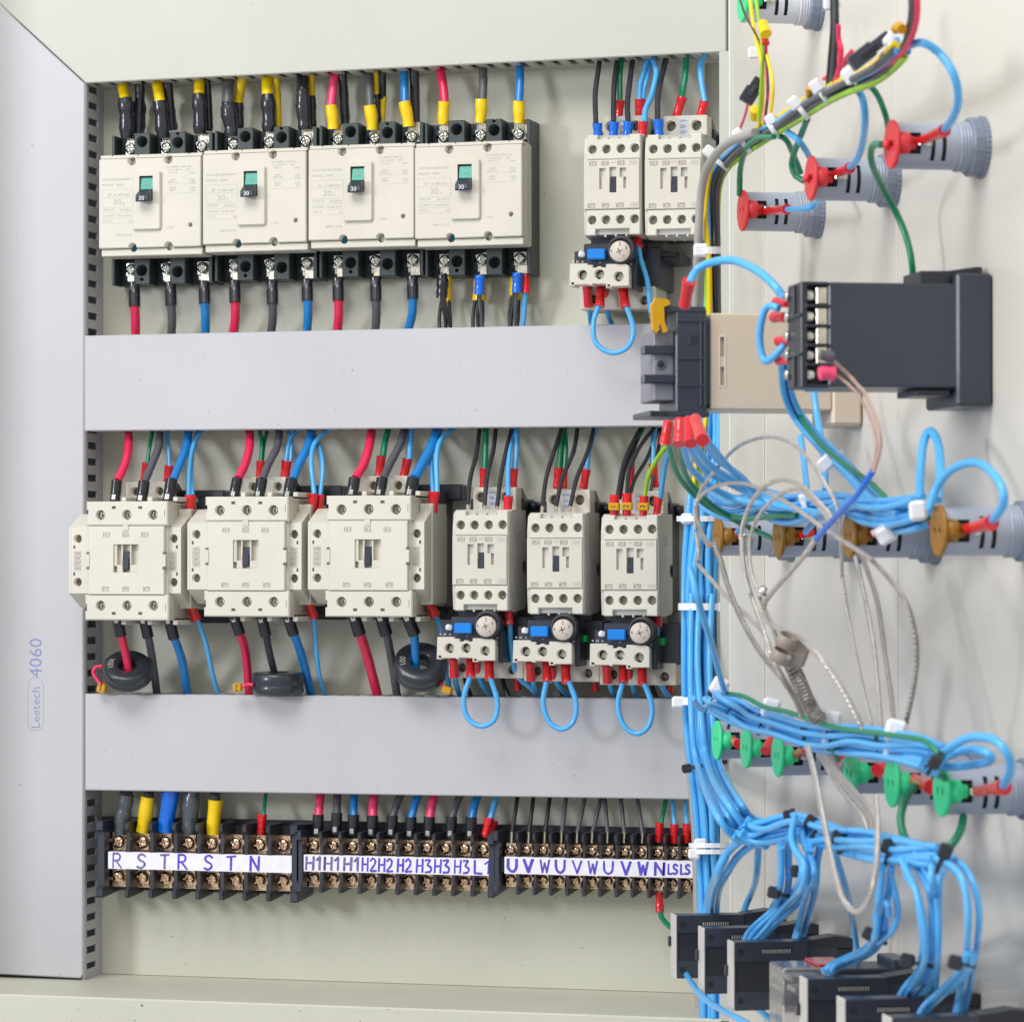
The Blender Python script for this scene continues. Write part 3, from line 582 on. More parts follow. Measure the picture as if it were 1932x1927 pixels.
# ------------------------------------------------------------------ overload relays
OF = 80.0
def Rr(x, y, d=OF): return XZ('R', x, y, d)
kR = zpx('R') * mmpx(P('R', 400, 500, OF))
bx = rect('R', 70, 480, 665, 700, OF)
t = Thing('overload_relay', (bx[0], 0, bx[2]), 'overload relay with blue button under the first small contactor of the lower row', 'overload relay', 'thermal overload relays'); ov = t
cut = MB(); scr = [(195, 588), (365, 588), (558, 615)]
for a in scr: p = Rr(*a); cut.cyl((p[0], OF - 8, p[1]), (p[0], OF + 3, p[1]), 52 * kR, 24)
for a in ((85, 662, 115, 684), (445, 694, 475, 714)): r_ = rect('R', *a, OF); cut.box(r_[0], r_[1], OF - 3, OF + 3, r_[2], r_[3], .01)
poly = [(72, 474), (245, 474), (250, 490), (300, 492), (302, 520), (340, 520), (342, 508), (385, 508), (388, 520), (430, 520), (434, 486), (625, 490), (655, 505), (664, 535), (664, 715), (490, 716), (490, 728), (432, 728), (430, 690), (300, 684), (298, 700), (262, 698), (260, 690), (120, 690), (118, 702), (66, 700)]
t.part('terminal_cover', MB().prism([Rr(*a) for a in poly], OF - 14, OF, .5), M['cream'], cut=cut)
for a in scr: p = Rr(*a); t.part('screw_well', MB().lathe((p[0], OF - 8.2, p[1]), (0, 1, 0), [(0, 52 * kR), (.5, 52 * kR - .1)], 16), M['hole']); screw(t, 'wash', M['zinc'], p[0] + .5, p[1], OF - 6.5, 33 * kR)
for a in ((85, 662, 115, 684), (445, 694, 475, 714)): r_ = rect('R', *a, OF); t.part('slot', MB().box(r_[0], r_[1], OF - 3.2, OF - 2.7, r_[2], r_[3], .02), M['hole'])
q = rect('R', 120, 340, 700, 480, OF - 6); b2 = rect('R', 215, 268, 480, 345, OF - 6)
t.part('body', MB().box(q[0], q[1], 22, OF - 6, q[2] - 6, q[3], .6).box(b2[0], b2[1], 24, OF - 5, b2[2] - 1, b2[3], .9).box(q[0] + 4, q[1] + 14, 2, OF - 30, q[2] - 14, q[3] + 4, .8).box(b2[0] + 2, q[1] + 2, 30, OF - 18, q[3] - 2, b2[3] + 6, .8), M['dgrey'])
t.part('side_frame', MB().box(q[1] + 3, q[1] + 26, 2, OF - 38, q[2] + 4, q[3] + 1, .7).box(q[1] + 6, q[1] + 24, 2, OF - 34, q[3] - 2, q[3] + .6, .4).box(q[1] - 1, q[1] + 2.4, 10, OF - 8, q[2] - 17, q[3] - 4, .6), M['black'])
dc = Rr(578, 366); rd = 106 * kR
t.part('dial_collar', MB().lathe((dc[0] + .3, OF - 8, dc[1] + 1.2), (0, 1, 0), [(0, rd + 2.6), (8.4, rd + 2.6), (9.4, rd + 1.6), (9.4, rd + .4), (6, rd + .3)], 40), M['black'])
dlc = MB(); 
for k in range(4):
    a = k * math.pi / 2 + .35; c_, s_ = math.cos(a), math.sin(a)
    dlc.prism([(dc[0] - .3 + c_ * u - s_ * v_, dc[1] + s_ * u + c_ * v_) for u, v_ in ((-.2, -.45), (2.3, -.28), (2.3, .28), (-.2, .45))], OF + .6, OF + 5)
dl = t.part('dial', MB().lathe((dc[0], OF - 6, dc[1]), (0, 1, 0), [(0, rd), (8.4, rd), (9.0, rd - .5), (9.02, .1)], 40), M['dial'])
t.part('dial_slot', MB().add([(v[0], OF + 3.08, v[2]) for v in dlc.v if abs(v[1] - OF - 5) < .01], [(i, i + 1, i + 2, i + 3) for i in (0, 4, 8, 12)]), M['inkd'], dl)
for s, a, r_, h in (('5', 88, .66, 2.6), ('6', 25, .72, 2.4), ('4', 178, .8, 2.0), ('9', -52, .62, 1.8)):
    t.text(s, dc[0] + rd * r_ * math.cos(math.radians(a)), dc[1] + rd * r_ * math.sin(math.radians(a)), OF + 3.1, h, M['inkd'], dl, name='dial_number')
tk = MB()
for a in (92, 40, 172, -60): 
    c_, s_ = math.cos(math.radians(a)), math.sin(math.radians(a)); tk.add([(dc[0] + rd * r_ * c_ - s_ * e, OF + 3.09, dc[1] + rd * r_ * s_ + c_ * e) for r_, e in ((.82, -.12), (.96, -.12), (.96, .12), (.82, .12))], [(0, 1, 2, 3)])
t.part('dial_tick', tk, M['inkd'], dl)
r_ = rect('R', 246, 332, 428, 438, OF); t.part('reset_button', MB().box(r_[0], r_[1], OF - 8, OF + 1.5, r_[2], r_[3], .9), M['button'])
r_ = rect('R', 150, 350, 212, 405, OF); t.part('trip_flag', MB().box(r_[0], r_[1], OF - 8, OF - 1.2, r_[2], r_[3], .8).box(r_[0] + 1.3, r_[1] - 1.3, OF - 2, OF - .6, r_[2] + 1, r_[3] + .4, .3), M['whites'])
for s, x, y, h in (('H', 143, 448, 26), ('A', 195, 448, 26), ('98', 97, 446, 16), ('97', 368, 464, 16), ('96', 680, 486, 18)):
    p = Rr(x, y, OF - 4); t.text(s, p[0], p[1], OF - 4.4 if s in ('96',) else OF - 5.9, h * kR, M['inkw'], name='body_marking')
r_ = rect('R', 775, 420, 825, 490, OF - 22); t.part('test_lever', MB().box(r_[0], r_[1], OF - 34, OF - 20, r_[2], r_[3], .5), M['greenb'])
e = rect('R', 190, 700, 760, 890, 50); e2 = rect('R', 640, 660, 950, 905, 50)
cut = MB(); sc2 = [(320, 785), (832, 808)]
for a in sc2: p = Rr(*a, 50); cut.cyl((p[0], 42, p[1]), (p[0], 60, p[1]), 50 * kR, 20)
t.part('auxiliary_terminal_cover', MB().box(e[0], e2[1], 12, 50, e[2], e2[3], .6), M['cream'], cut=cut)
for a in sc2: p = Rr(*a, 50); t.part('screw_well', MB().lathe((p[0], 41.8, p[1]), (0, 1, 0), [(0, 50 * kR), (.5, 50 * kR - .1)], 16), M['hole']); screw(t, 'wash', M['zincd'], p[0], p[1], 42.6, 34 * kR)
for x in (370, 560): p = Rr(x, 800, 50); t.part('groove', MB().box(p[0], p[0] + .5, 49.8, 50.15, e[2] + 1, e2[3] - 1, .02), M['ink'])
oref = P('R', 195, 588, OF)
for fr, x, y, lb in (('R', 970, 622, 'overload relay with blue button under the second small contactor of the lower row'),
                     ('R', 1750, 657, 'rightmost overload relay in the lower row, beside the thick blue bundle'),
                     ('C', 195, 1412, 'overload relay of the upper row, above the middle duct')):
    dup(ov.root, shift(ov.root, oref, P(fr, x, y, OF)), lb)
# ------------------------------------------------------------------ large contactors
LF = 82.0
def Gg(x, y, d=LF): return XZ('G', x, y, d)
kG = zpx('G') * mmpx(P('G', 450, 950, LF))
x0, x1, z0, z1 = rect('G', 192, 728, 716, 1198, LF)
t = Thing('large_contactor', (x0, 0, z0), 'leftmost large contactor, its side block overlapping the upright duct', 'contactor', 'large three-pole contactors'); lg = t
zT, zT0 = Gg(450, 558)[1], Gg(450, 725)[1]; zB0, zB = Gg(450, 1201)[1], Gg(450, 1376)[1]
t.part('mounting_base', MB().box(x0 + 2, x1 + 10, .2, 20, zB + 2, zT + 4, .8).box(x0 + 12, x1 + 20, .2, 14, zT - 2, zT + 9, .8).box(x0 + 5, x1 + 22, .2, 12, zB - 3, zB + 6, .8), M['black'])
hcut = MB()
for q in [(275, 652), (456, 650), (636, 650), (275, 1275), (457, 1275), (638, 1275)]: p = Gg(*q); hcut.cyl((p[0], LF - 7.1, p[1]), (p[0], LF + 3, p[1]), 36.3 * kG, 26)
hcut.box(*[rect('G', 367, 853, 540, 1046, LF)[i] for i in (0, 1)], LF - 6.1, LF + 3, *[rect('G', 367, 853, 540, 1046, LF)[i] for i in (2, 3)], .01)
t.part('housing', MB().box(x0 + .5, x1 + 1.5, 18, LF - 4, zB + 1, zT - 1, .8), M['ivory'], cut=hcut)
cut = MB(); win = rect('G', 367, 853, 540, 1046, LF); cut.box(win[0], win[1], LF - 6, LF + 3, win[2], win[3], .01)
t.part('face_plate', MB().prism([(x0, z0), (x1, z0), (x1, z1), (x0, z1)], LF - 8, LF, .5), M['ivory'], cut=cut)
w_ = win[1] - win[0]; hgt = win[3] - win[2]
wf = MB().box(win[0], win[0] + w_ * .13, LF - 6, LF - 1.0, win[2] + hgt * .22, win[3], .2)
for a, b, c_, e_ in ((.30, .36, .28, 1), (.64, .70, .28, 1), (.13, .36, .0, .28), (.64, 1, .0, .28)): wf.box(win[0] + w_ * a, win[0] + w_ * b, LF - 6, LF - .9, win[2] + hgt * c_, win[2] + hgt * e_ - .1, .2)
wf.box(win[0] + .1, win[1] - .1, LF - 5.8, LF - 4.4, win[2] + .1, win[3] - .1, .1)
t.part('plunger_guide', wf, M['cream'])
pl_ = rect('G', 427, 900, 480, 1030, LF)
t.part('plunger', MB().box(pl_[0], pl_[1], LF - 5, LF - 2, pl_[2], pl_[3], .3).box(pl_[0], pl_[1] - 1, LF - 4, LF - .4, pl_[2] + .3, pl_[2] + (pl_[3] - pl_[2]) * .62, .4), M['dgrey'])
scT = [(275, 652), (456, 650), (636, 650)]; scB = [(275, 1275), (457, 1275), (638, 1275)]
xt0, xt1 = Gg(192, 640)[0], Gg(738, 640)[0]; xb0, xb1 = Gg(170, 1290)[0], Gg(745, 1290)[0]
for nm, scs, a, b, za, zb2, s in (('upper_terminal_cover', scT, xt0 - 1.6, xt1, zT0, zT, 1), ('lower_terminal_cover', scB, xb0 - .2, xb1, zB, zB0, -1)):
    cut = MB()
    for q in scs: p = Gg(*q); cut.cyl((p[0], LF - 7, p[1]), (p[0], LF + 3, p[1]), 36 * kG, 26)
    for q in (367, 549): p = Gg(q, 600 if s > 0 else 1328); cut.box(p[0] - 1.5, p[0] + 1.5, LF - 5, LF + 3, p[1] - 1, p[1] + 1, .01)
    zm = (za + zb2) / 2
    for e_, sg in ((a, 1), (b, -1)): cut.box(e_ - 2, e_ + sg * 2.4 if sg > 0 else e_ - 2.4, LF - 6, LF + 3, zm - 2.4, zm + 2.6, .01) if sg < 0 else cut.box(e_ - 2, e_ + 1.6, LF - 6, LF + 3, zm - 2.4, zm + 2.6, .01)
    t.part(nm, MB().prism([(a, za), (b, za), (b, zb2), (a, zb2)] if 1 else 0, LF - 12, LF - .8, .9), M['ivory'], cut=cut)
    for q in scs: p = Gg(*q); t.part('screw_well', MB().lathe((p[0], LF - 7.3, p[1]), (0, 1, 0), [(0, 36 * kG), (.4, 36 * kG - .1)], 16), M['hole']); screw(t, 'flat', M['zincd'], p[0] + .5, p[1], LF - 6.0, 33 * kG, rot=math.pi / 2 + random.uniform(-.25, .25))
    for q in (367, 549): p = Gg(q, 600 if s > 0 else 1328); t.part('slot', MB().box(p[0] - 1.5, p[0] + 1.5, LF - 5.2, LF - 4.8, p[1] - 1, p[1] + 1, .01), M['inkd'])
for i in range(3):
    cx = Gg((395, 575, 750)[i] - 60, 600)[0]
    for zz, s in ((zT, 1), (zB, -1)): t.part('terminal_fin', MB().box(cx + 5.5, cx + 9.0, 30, LF - 10, min(zz, zz + s * 3.2), max(zz, zz + s * 3.2), .5), M['ivory'])
def prG(s, x, y, wd=50, h=32, d=LF, m='inkd'):
    a = Gg(x, y, d); t.text(s, a[0], a[1], d + .07, h * kG * .62, M[m], wid=wd * kG * .8, name='terminal_marking')
    t.part('marking_frame', ringpoly(a[0] - wd * kG / 2, a[0] + wd * kG / 2, a[1] - h * kG / 2, a[1] + h * kG / 2, .2, .2, d + .06, 1), M[m])
for i, s in enumerate(('1/L1', '3/L2', '5/L3')): prG(s, (320, 452, 583)[i], 787)
for i, s in enumerate(('2/T1', '4/T2', '6/T3')): prG(s, (313, 452, 595)[i], 1160)
v = rect('G', 433, 718, 472, 760, LF); t.part('marker_clip', MB().box(v[0], v[1], LF - .2, LF + .7, v[2], v[3], .2), M['cream'])
for sx, a, b, txs in ((-1, 62, 168, ('13NO', '21NC', '22NC', '14NO')), (1, 722, 832, ('43NO', '31NC', '32NC', '44NO'))):
    q = rect('G', a, 738, b, 1190, LF - 6); zc = (q[2] + q[3]) / 2; hh = (q[3] - q[2]) / 2
    d1 = LF - 6; cut = MB(); mx = Gg((122 if sx < 0 else 780), 900, d1)[0]
    for y in (815, 1113): p = Gg(122, y, d1); cut.cyl((mx, d1 - 7, p[1]), (mx, d1 + 3, p[1]), 31 * kG, 22)
    for y, hx in ((872, -1 if sx < 0 else 1), (1057, -1 if sx < 0 else 1)): p = Gg(122, y, d1); cut.box(mx + hx * 2.6 - .7, mx + hx * 2.6 + .7, d1 - 3, d1 + 3, p[1] - 1.2, p[1] + 1.2, .01)
    xin = x0 - .1 if sx < 0 else x1 + .15
    aux = t.part('auxiliary_contact_block', MB().xprism([(d1, zc - hh), (d1, zc + hh), (d1 - 22, zc + hh + 9.5), (d1 - 56, zc + hh + 11), (d1 - 60, zc + hh + 4), (d1 - 60, zc - hh - 4), (d1 - 54, zc - hh - 12), (d1 - 22, zc - hh - 10)], q[0] if sx < 0 else xin, q[1] if sx > 0 else xin), M['ivory'], cut=cut)
    t.part('joint_strip', MB().box((q[0] if sx < 0 else q[1]) - .25, (q[0] if sx < 0 else q[1]) + .25, d1 - 50, d1 - .8, zc - hh + .5, zc + hh - .5, .1) if 0 else MB().box(mx - 4.6 * sx * 0 - 5.0, mx - 4.6, d1 - .2, d1 + .12, zc - hh + 1, zc + hh - 1, .05), M['cream'], aux)
    for y in (815, 1113): p = Gg(122, y, d1); t.part('screw_well', MB().lathe((mx, d1 - 7.2, p[1]), (0, 1, 0), [(0, 31 * kG), (.4, 31 * kG - .1)], 16), M['hole'], aux); screw(t, 'cross', M['zincd'], mx + .4, p[1], d1 - 6.0, 26 * kG, parent=aux)
    for i, s in enumerate(txs):
        p = Gg(122, 918 + i * 34, d1); t.text(s, mx, p[1], d1 + .07, 20 * kG, M['inkd'], aux, 'terminal_marking', 40 * kG); t.part('marking_frame', ringpoly(mx - 26 * kG, mx + 26 * kG, p[1] - 16 * kG, p[1] + 16 * kG, .2, .16, d1 + .06, 1), M['inkd'], aux)
    cx = x0 if sx < 0 else x1
    zz = Gg(450, 965)[1]
    for dz in (-5.2, 5.2): t.part('latch_notch', MB().box(cx - 1.2, cx + 1.2, LF - 2, LF + .08, zz + dz - .8, zz + dz + .8, .05), M['inkd'])
    t.part('latch', MB().box(cx - .9, cx + 1.3, LF - 2, LF + .7, zz - 4.2, zz + 4.2, .3), M['ivory'])
cb = rect('G', 452, 425, 748, 550, 46)
cut = MB(); cs = [XZ('G', 515, 490, 46), XZ('G', 682, 488, 46)]
for p in cs: cut.cyl((p[0], 38, p[1]), (p[0], 60, p[1]), 32 * kG, 20)
t.part('coil_block', MB().box(cb[0], cb[1], 30, 46, cb[2] - 8, cb[3], .5), M['cream'], cut=cut)
t.part('coil_block_back', MB().xprism([(.3, cb[2] - 2), (.3, cb[3] - 13), (4, cb[3] - 13), (26, cb[3] - .3), (30.2, cb[3] - .3), (30.2, cb[2] - 6)], cb[0] + .2, cb[1] - .1), M['black'])
for p in cs: t.part('screw_well', MB().lathe((p[0], 37.8, p[1]), (0, 1, 0), [(0, 32 * kG), (.5, 32 * kG - .1)], 16), M['hole']); screw(t, 'wash', M['zincd'], p[0], p[1], 38.8, 22 * kG)
t.part('side_contact_housing', MB().box(x1 + 1.6, x1 + 11, 20, 58, zB + 8, zT - 5, .8), M['ivory'])
gref = P('G', 275, 652, LF)
for fr, x, y, lb in (('G', 1094, 620, 'middle one of the three large contactors'), ('H', 243, 537, 'large contactor next to the small ones, its whole grey side showing')):
    r2 = dup(lg.root, shift(lg.root, gref, P(fr, x, y, LF)), lb)
    if fr == 'H':
        k = [c for c in r2.children if c.name.startswith('auxiliary')]
# ------------------------------------------------------------------ terminal strips
STR = {'R': [[(0, 0), (.04, 1)], [(.04, 1), (.6, .98), (.72, .75), (.55, .52), (.05, .48)], [(.3, .5), (.85, 0)]], 'S': [[(.75, .85), (.45, 1), (.12, .85), (.2, .6), (.6, .42), (.68, .2), (.35, .0), (.0, .1)]],
       'T': [[(0, .95), (.9, 1)], [(.45, .97), (.42, 0)]], 'N': [[(0, 0), (.03, 1), (.75, .02), (.8, 1)]], 'H': [[(.05, 1), (.0, 0)], [(.6, 1), (.55, 0)], [(0, .5), (.6, .52)]],
       '1': [[(.0, .75), (.25, 1), (.22, 0)]], '2': [[(.0, .8), (.25, 1), (.5, .8), (.4, .45), (.0, .02), (.6, .03)]], '3': [[(.0, .95), (.45, .97), (.2, .58), (.5, .4), (.45, .08), (.0, .02)]],
       'L': [[(.03, 1), (.0, .02), (.5, .0)]], 'U': [[(0, 1), (.03, .3), (.3, 0), (.6, .25), (.65, 1)]], 'V': [[(0, 1), (.38, 0), (.75, 1)]], 'W': [[(0, 1), (.25, 0), (.5, .75), (.72, 0), (1, 1)]], '-': [[(0, .6), (.7, .62)]]}
def hand(s, cx, cz, h, w, d, t, m, parent, pen=1.45, bold=0):
    mb = MB(); tot = sum(max(p[0] for st in STR[c] for p in st) + .25 for c in s) - .25; k = w / tot; x = cx - w / 2
    for c in s:
        for rep in range(1 + bold):
            for st in STR[c]:
                pts = [Vector((x + p[0] * k + random.uniform(-.12, .12) + rep * .35, cz + (p[1] - .5) * h + random.uniform(-.15, .15))) for p in st]
                sp = smooth([Vector((p.x, p.y, 0)) for p in pts], 4) if len(pts) > 3 and c in 'RSU23' else [Vector((p.x, p.y, 0)) for p in pts]
                for a, b in zip(sp, sp[1:]):
                    dv = (b - a); L_ = dv.length
                    if L_ < 1e-4: continue
                    dv /= L_; nn = Vector((-dv.y, dv.x, 0)) * pen / 2 * random.uniform(.8, 1.15); a2, b2 = a - dv * pen * .3, b + dv * pen * .3; e = random.uniform(0, .01)
                    mb.add([((a2 + nn).x, d + e, (a2 + nn).y), ((a2 - nn).x, d + e, (a2 - nn).y), ((b2 - nn).x, d + e, (b2 - nn).y), ((b2 + nn).x, d + e, (b2 + nn).y)], [(0, 1, 2, 3)])
        x += (max(p[0] for st in STR[c] for p in st) + .25) * k
    return t.part('handwriting', mb, m, parent)
FD = 40.0
def tblock(fr, ends, fins, fw, top, bot, strip, scr, yU, yL, rows, label, marks, railtop):
    xm = (ends[0] + ends[1]) / 2; k = zpx(fr) * mmpx(P(fr, xm, 500, FD))
    X = lambda x, d=FD: P(fr, x, strip[0], d).x
    Z = lambda y, d=FD: P(fr, xm, y, d).z
    # slope of the row in the picture comes from perspective; heights are read at its middle
    x0, x1 = X(ends[0]), X(ends[1]); z0, z1 = Z(bot), Z(top)
    t = Thing('terminal_strip', ((x0 + x1) / 2, 0, z0), label, 'terminal strip', 'black barrier terminal strips')
    t.part('base', MB().box(x0 + 1, x1 - .5, 3, 12, z0 + 2.5, z1 - 2.5, .6).box(x0 + 1, x1 - .5, 11.8, FD - 8.5, Z(strip[1]) + .5, Z(strip[0]) - .5, .4), M['tblack'])
    for i, fx_ in enumerate(fins):
        x = X(fx_); w_ = fw * k
        t.part('barrier', MB().xprism([(4, z0 + 4), (10, z0 + 1.5), (FD - 2, z0), (FD, z0 + 1.2), (FD, z0 + 5), (FD - 3.4, z0 + 7.5), (FD - 3.4, z1 - 7.5), (FD, z1 - 5), (FD, z1 - 1.2), (FD - 2, z1), (10, z1 - 1), (4, z1 - 4)], x - w_ / 2, x + w_ / 2), M['tblack'])
    for e, s in ((ends[0], 1), (ends[1], -1)):
        a = X(e); b = a + s * fw * 1.9 * k
        t.part('end_plate', MB().xprism([(2, z0 + 2), (FD - 1, z0 - .3), (FD + .4, z0 + 1), (FD + .4, z0 + 6), (FD - 3, z0 + 8), (FD - 3, z1 - 8), (FD + .4, z1 - 6), (FD + .4, z1 - .6), (FD - 1, z1 + .4), (2, z1 - 2)], min(a, b), max(a, b)), M['dgrey'])
    sx0, sx1 = X(strip[2]), X(strip[3])
    ls = t.part('label_strip', MB().box(sx0, sx1, FD - 8.6, FD - 3.2, Z(strip[1]), Z(strip[0]), .15), M['paper'])
    r = rows[0] * k
    for i, sx in enumerate(scr):
        dS = 25.0
        for y, s in ((yU, 1), (yL, -1)):
            x, z = P(fr, sx, y, dS).x, P(fr, xm, y, dS).z
            t.part('terminal_plate', MB().box(x - r * 1.25, x + r * 1.1, 11, dS - 1, z - r * 1.6 if s < 0 else z - r * 1.5, z + r * 1.5 if s > 0 else z + r * 1.3, .5), M['ysteel'])
            screw(t, 'wash', M['ysteel'], x, z, dS - .6, r)
    for s, x, bold, m in marks:
        sc_ = rows[1] * k; p = P(fr, x, (strip[0] + strip[1]) / 2, FD - 3); hand(s, p.x, (Z(strip[0]) + Z(strip[1])) / 2, sc_ * (.75 if s == 'LS' else 1), rows[2] * k * (1 if len(s) < 3 else 1.2), FD - 3.1, t, m, ls, bold=bold)
    return t
tblock('K', (78, 1490), [290, 457, 623, 787, 952, 1118, 1284], 26, 300, 838, (517, 637, 150, 1462), [240, 405, 565, 730, 893, 1060, 1228, 1395], 440, 688, (46, 98, 62),
       'left terminal strip of eight wide poles, hand lettered R S T R S T N', [('R', 225, 0, M['inkg']), ('S', 395, 0, M['inkg']), ('T', 560, 0, M['inkg']), ('R', 685, 0, M['inkb']), ('S', 865, 0, M['inkb']), ('T', 1025, 1, M['inkb']), ('N', 1190, 1, M['inkb'])], 0)
tblock('L', (42, 1572), [233, 383, 533, 677, 822, 967, 1109, 1254, 1405], 24, 405, 885, (592, 722, 95, 1570), [190, 338, 485, 630, 772, 918, 1060, 1208, 1350, 1495], 515, 770, (43, 98, 112),
       'middle terminal strip, hand lettered H1 H2 H3 and L1', [('H1', 175, 1, M['inkg']), ('H1', 317, 1, M['inkg']), ('H1', 468, 1, M['inkg']), ('H2', 612, 0, M['inkb']), ('H2', 740, 0, M['inkb']), ('H2', 885, 0, M['inkb']), ('H3', 1032, 0, M['inkb']), ('H3', 1172, 0, M['inkb']), ('H3', 1325, 0, M['inkb']), ('L1', 1480, 0, M['inkb'])], 0)
tblock('M', (100, 1692), [285, 415, 541, 668, 795, 922, 1048, 1174, 1300, 1425, 1533], 20, 410, 900, (608, 740, 180, 1660), [240, 363, 490, 615, 740, 868, 990, 1122, 1246, 1375, 1492, 1592], 550, 778, (38, 96, 70),
       'right terminal strip of twelve poles, hand lettered U V W and ending N LS LS', [('U', 245, 2, M['inkb']), ('V', 368, 2, M['inkb']), ('W', 500, 0, M['inkb']), ('U', 618, 1, M['inkb']), ('V', 750, 0, M['inkb']), ('W', 870, 0, M['inkb']), ('U', 992, 0, M['inkb']), ('V', 1125, 1, M['inkb']), ('W', 1258, 1, M['inkb']), ('N', 1385, 1, M['inkb']), ('LS', 1490, 0, M['inkb']), ('LS', 1586, 0, M['inkb'])], 0)
# rail behind the strips
r_ = rect('M', -300, 352, 1690, 400, 6); rl_ = MB().box(rect('K', 120, 290, 400, 320, 6)[0], r_[1], 1, 7.5, r_[2] - 28, r_[3], .6)
o = link('mounting_rail', rl_.mesh(Vector((r_[0], 0, r_[2]))), M['tblack']); o.location = (r_[0] * .001, 0, r_[2] * .001); tag(o, 'black rail behind the three terminal strips, just its top edge showing', 'rail')
# ------------------------------------------------------------------ current transformer rings
def ct(fr, x, y, d, R_, r_, hgt, tilt, yaw, label, txt):
    p = P(fr, x, y, d); t = Thing('current_transformer', (p.x, d, p.z), label, 'current transformer', 'current transformer rings')
    b = 1.2
    mb = MB().lathe((p.x, d, p.z), (0, 0, 1), [(-hgt / 2 + b, r_), (-hgt / 2, r_ + b), (-hgt / 2, R_ - b), (-hgt / 2 + b, R_), (-hgt * .1, R_), (-hgt * .08, R_ - .25), (-hgt * .06, R_), (hgt / 2 - b, R_), (hgt / 2, R_ - b), (hgt / 2, r_ + b), (hgt / 2 - b, r_), (-hgt / 2 + b, r_)], 44, cap=False)
    t.part('ring_body', mb, M['ring'])
    if txt:
        for i, c in enumerate(txt):
            a = math.radians(195 - i * 13 if 1 else 0); me = textmesh(c, 4.4, None, M['inkg'] if 0 else M['ink']).copy(); me.transform(Matrix.Rotation(math.radians(-90), 4, 'X')); me.transform(Matrix.Rotation(a - math.pi / 2, 4, 'Z'))
            o = link('lettering', me, None, t.root); rm = (R_ + r_) / 2; o.location = (rm * math.cos(a) * .001, rm * math.sin(a) * .001, hgt / 2 * .001 + .00006)
    t.root.rotation_euler = (tilt, 0, yaw); return t
ct('G', 465, 1725, 46, 17.0, 6.2, 12, math.radians(37), .33, 'black current transformer ring tilted round the red cable at the far left', '100A')
ct('G', 1500, 1806, 40, 18.0, 7, 14.5, math.radians(2), .3, 'black current transformer ring lying flat under the middle large contactor', '')
ct('H', 725, 1485, 46, 18.0, 6.8, 13.5, math.radians(46), .33, 'black current transformer ring round the blue cable, left of the overload relays', '100')
def tagbox(fr, x, y, d, wz, hz, txt, label, ang, col='gold'):
    p = P(fr, x, y, d); k = zpx(fr) * mmpx(p); t = Thing('wire_marker', (p.x, d, p.z), label, 'wire marker', 'yellow numbered wire markers')
    w_, h_ = wz * k / 2, hz * k / 2; t.part('sleeve', MB().box(p.x - w_, p.x + w_, d - w_ * .7, d + w_ * .7, p.z - h_, p.z + h_, h_ * .25), M[col])
    if txt: t.text(txt, p.x, p.z, d + w_ * .7 + .06, hz * k * .75, M['hole'], rot=ang)
    return t
a = tagbox('G', 288, 1843, 44, 62, 66, '1', 'yellow marker 1 hanging beside the tilted ring at the far left', 0); a.root.rotation_euler = (0, .25, 0)
tagbox('G', 1222, 1838, 50, 60, 56, '2', 'yellow marker 2 beside the flat ring', math.pi)
a = tagbox('H', 886, 1622, 48, 60, 44, '', 'blank yellow marker beside the ring left of the overload relays', 0); a.root.rotation_euler = (0, .35, 0)
wire('G', 'red', 26, [(292, 1690), (245, 1700), (230, 1740), (260, 1790), (280, 1820)], 'thin pink lead curling from the leftmost ring to marker 1', d=(44, 46))
wire('G', 'red', 24, [(1330, 1820), (1290, 1815), (1255, 1835)], 'thin pink lead from the flat ring to marker 2', d=(52, 52))
wire('H', 'pink', 20, [(848, 1578), (865, 1600)], 'short pink lead into the blank yellow marker', d=(46, 50))
tagbox('I', 808, 520, 72, 66, 46, '1', 'yellow marker 1, leftmost of three on red sleeves at the right small contactor', -math.pi / 2)
tagbox('I', 885, 518, 72, 66, 46, '2', 'yellow marker 2, middle of three on red sleeves at the right small contactor', -math.pi / 2)
tagbox('I', 985, 520, 72, 66, 46, '3', 'yellow marker 3, rightmost of three on red sleeves at the right small contactor', -math.pi / 2)
# ------------------------------------------------------------------ cables on the mounting plate
CG = 'power cables into the breaker tops'
def capA(fr, col, w, pts, sc_, ws, s0, s1, label, dd=24, ws1=None, group=CG, w2=None):
    ws *= 1.12 if sc_ == 'tape' else 1; w *= 1.15 if col == 'tape' else 1
    wire(fr, col, w, pts, label, d=(17, dd), sl=[(sc_, ws, (s0[0], s0[1], dd), (s1[0], s1[1], dd - 2), ws1 or ws * .9)] if sc_ else (), group=group, cat='cable', name='power_cable', ext='s')
capA('A', 'tape', 58, [(430, 205), (430, 330), (420, 560)], 'tape', 82, (426, 340), (424, 555), 'black taped cable behind the first pole of the leftmost breaker', 13)
capA('A', 'yel', 70, [(312, 190), (320, 260), (333, 330)], 'tape', 92, (331, 318), (350, 590), 'yellow cable with black tape, first pole of the leftmost breaker')
capA('A', 'tape', 58, [(612, 190), (625, 330), (642, 530)], 'tape', 72, (618, 330), (645, 535), 'black taped cable behind the second pole of the leftmost breaker', 13)
capA('A', 'yel', 72, [(538, 180), (552, 260), (566, 350)], 'tape', 92, (562, 340), (592, 588), 'yellow cable with black tape, second pole of the leftmost breaker')
capA('A', 'tape', 45, [(872, 165), (882, 300), (893, 530)], 'tape', 48, (884, 300), (890, 540), 'black taped cable behind the third pole of the leftmost breaker', 13)
capA('A', 'yel', 72, [(828, 165), (826, 230), (824, 300)], 'tape', 86, (822, 288), (832, 558), 'yellow cable with black tape, third pole of the leftmost breaker')
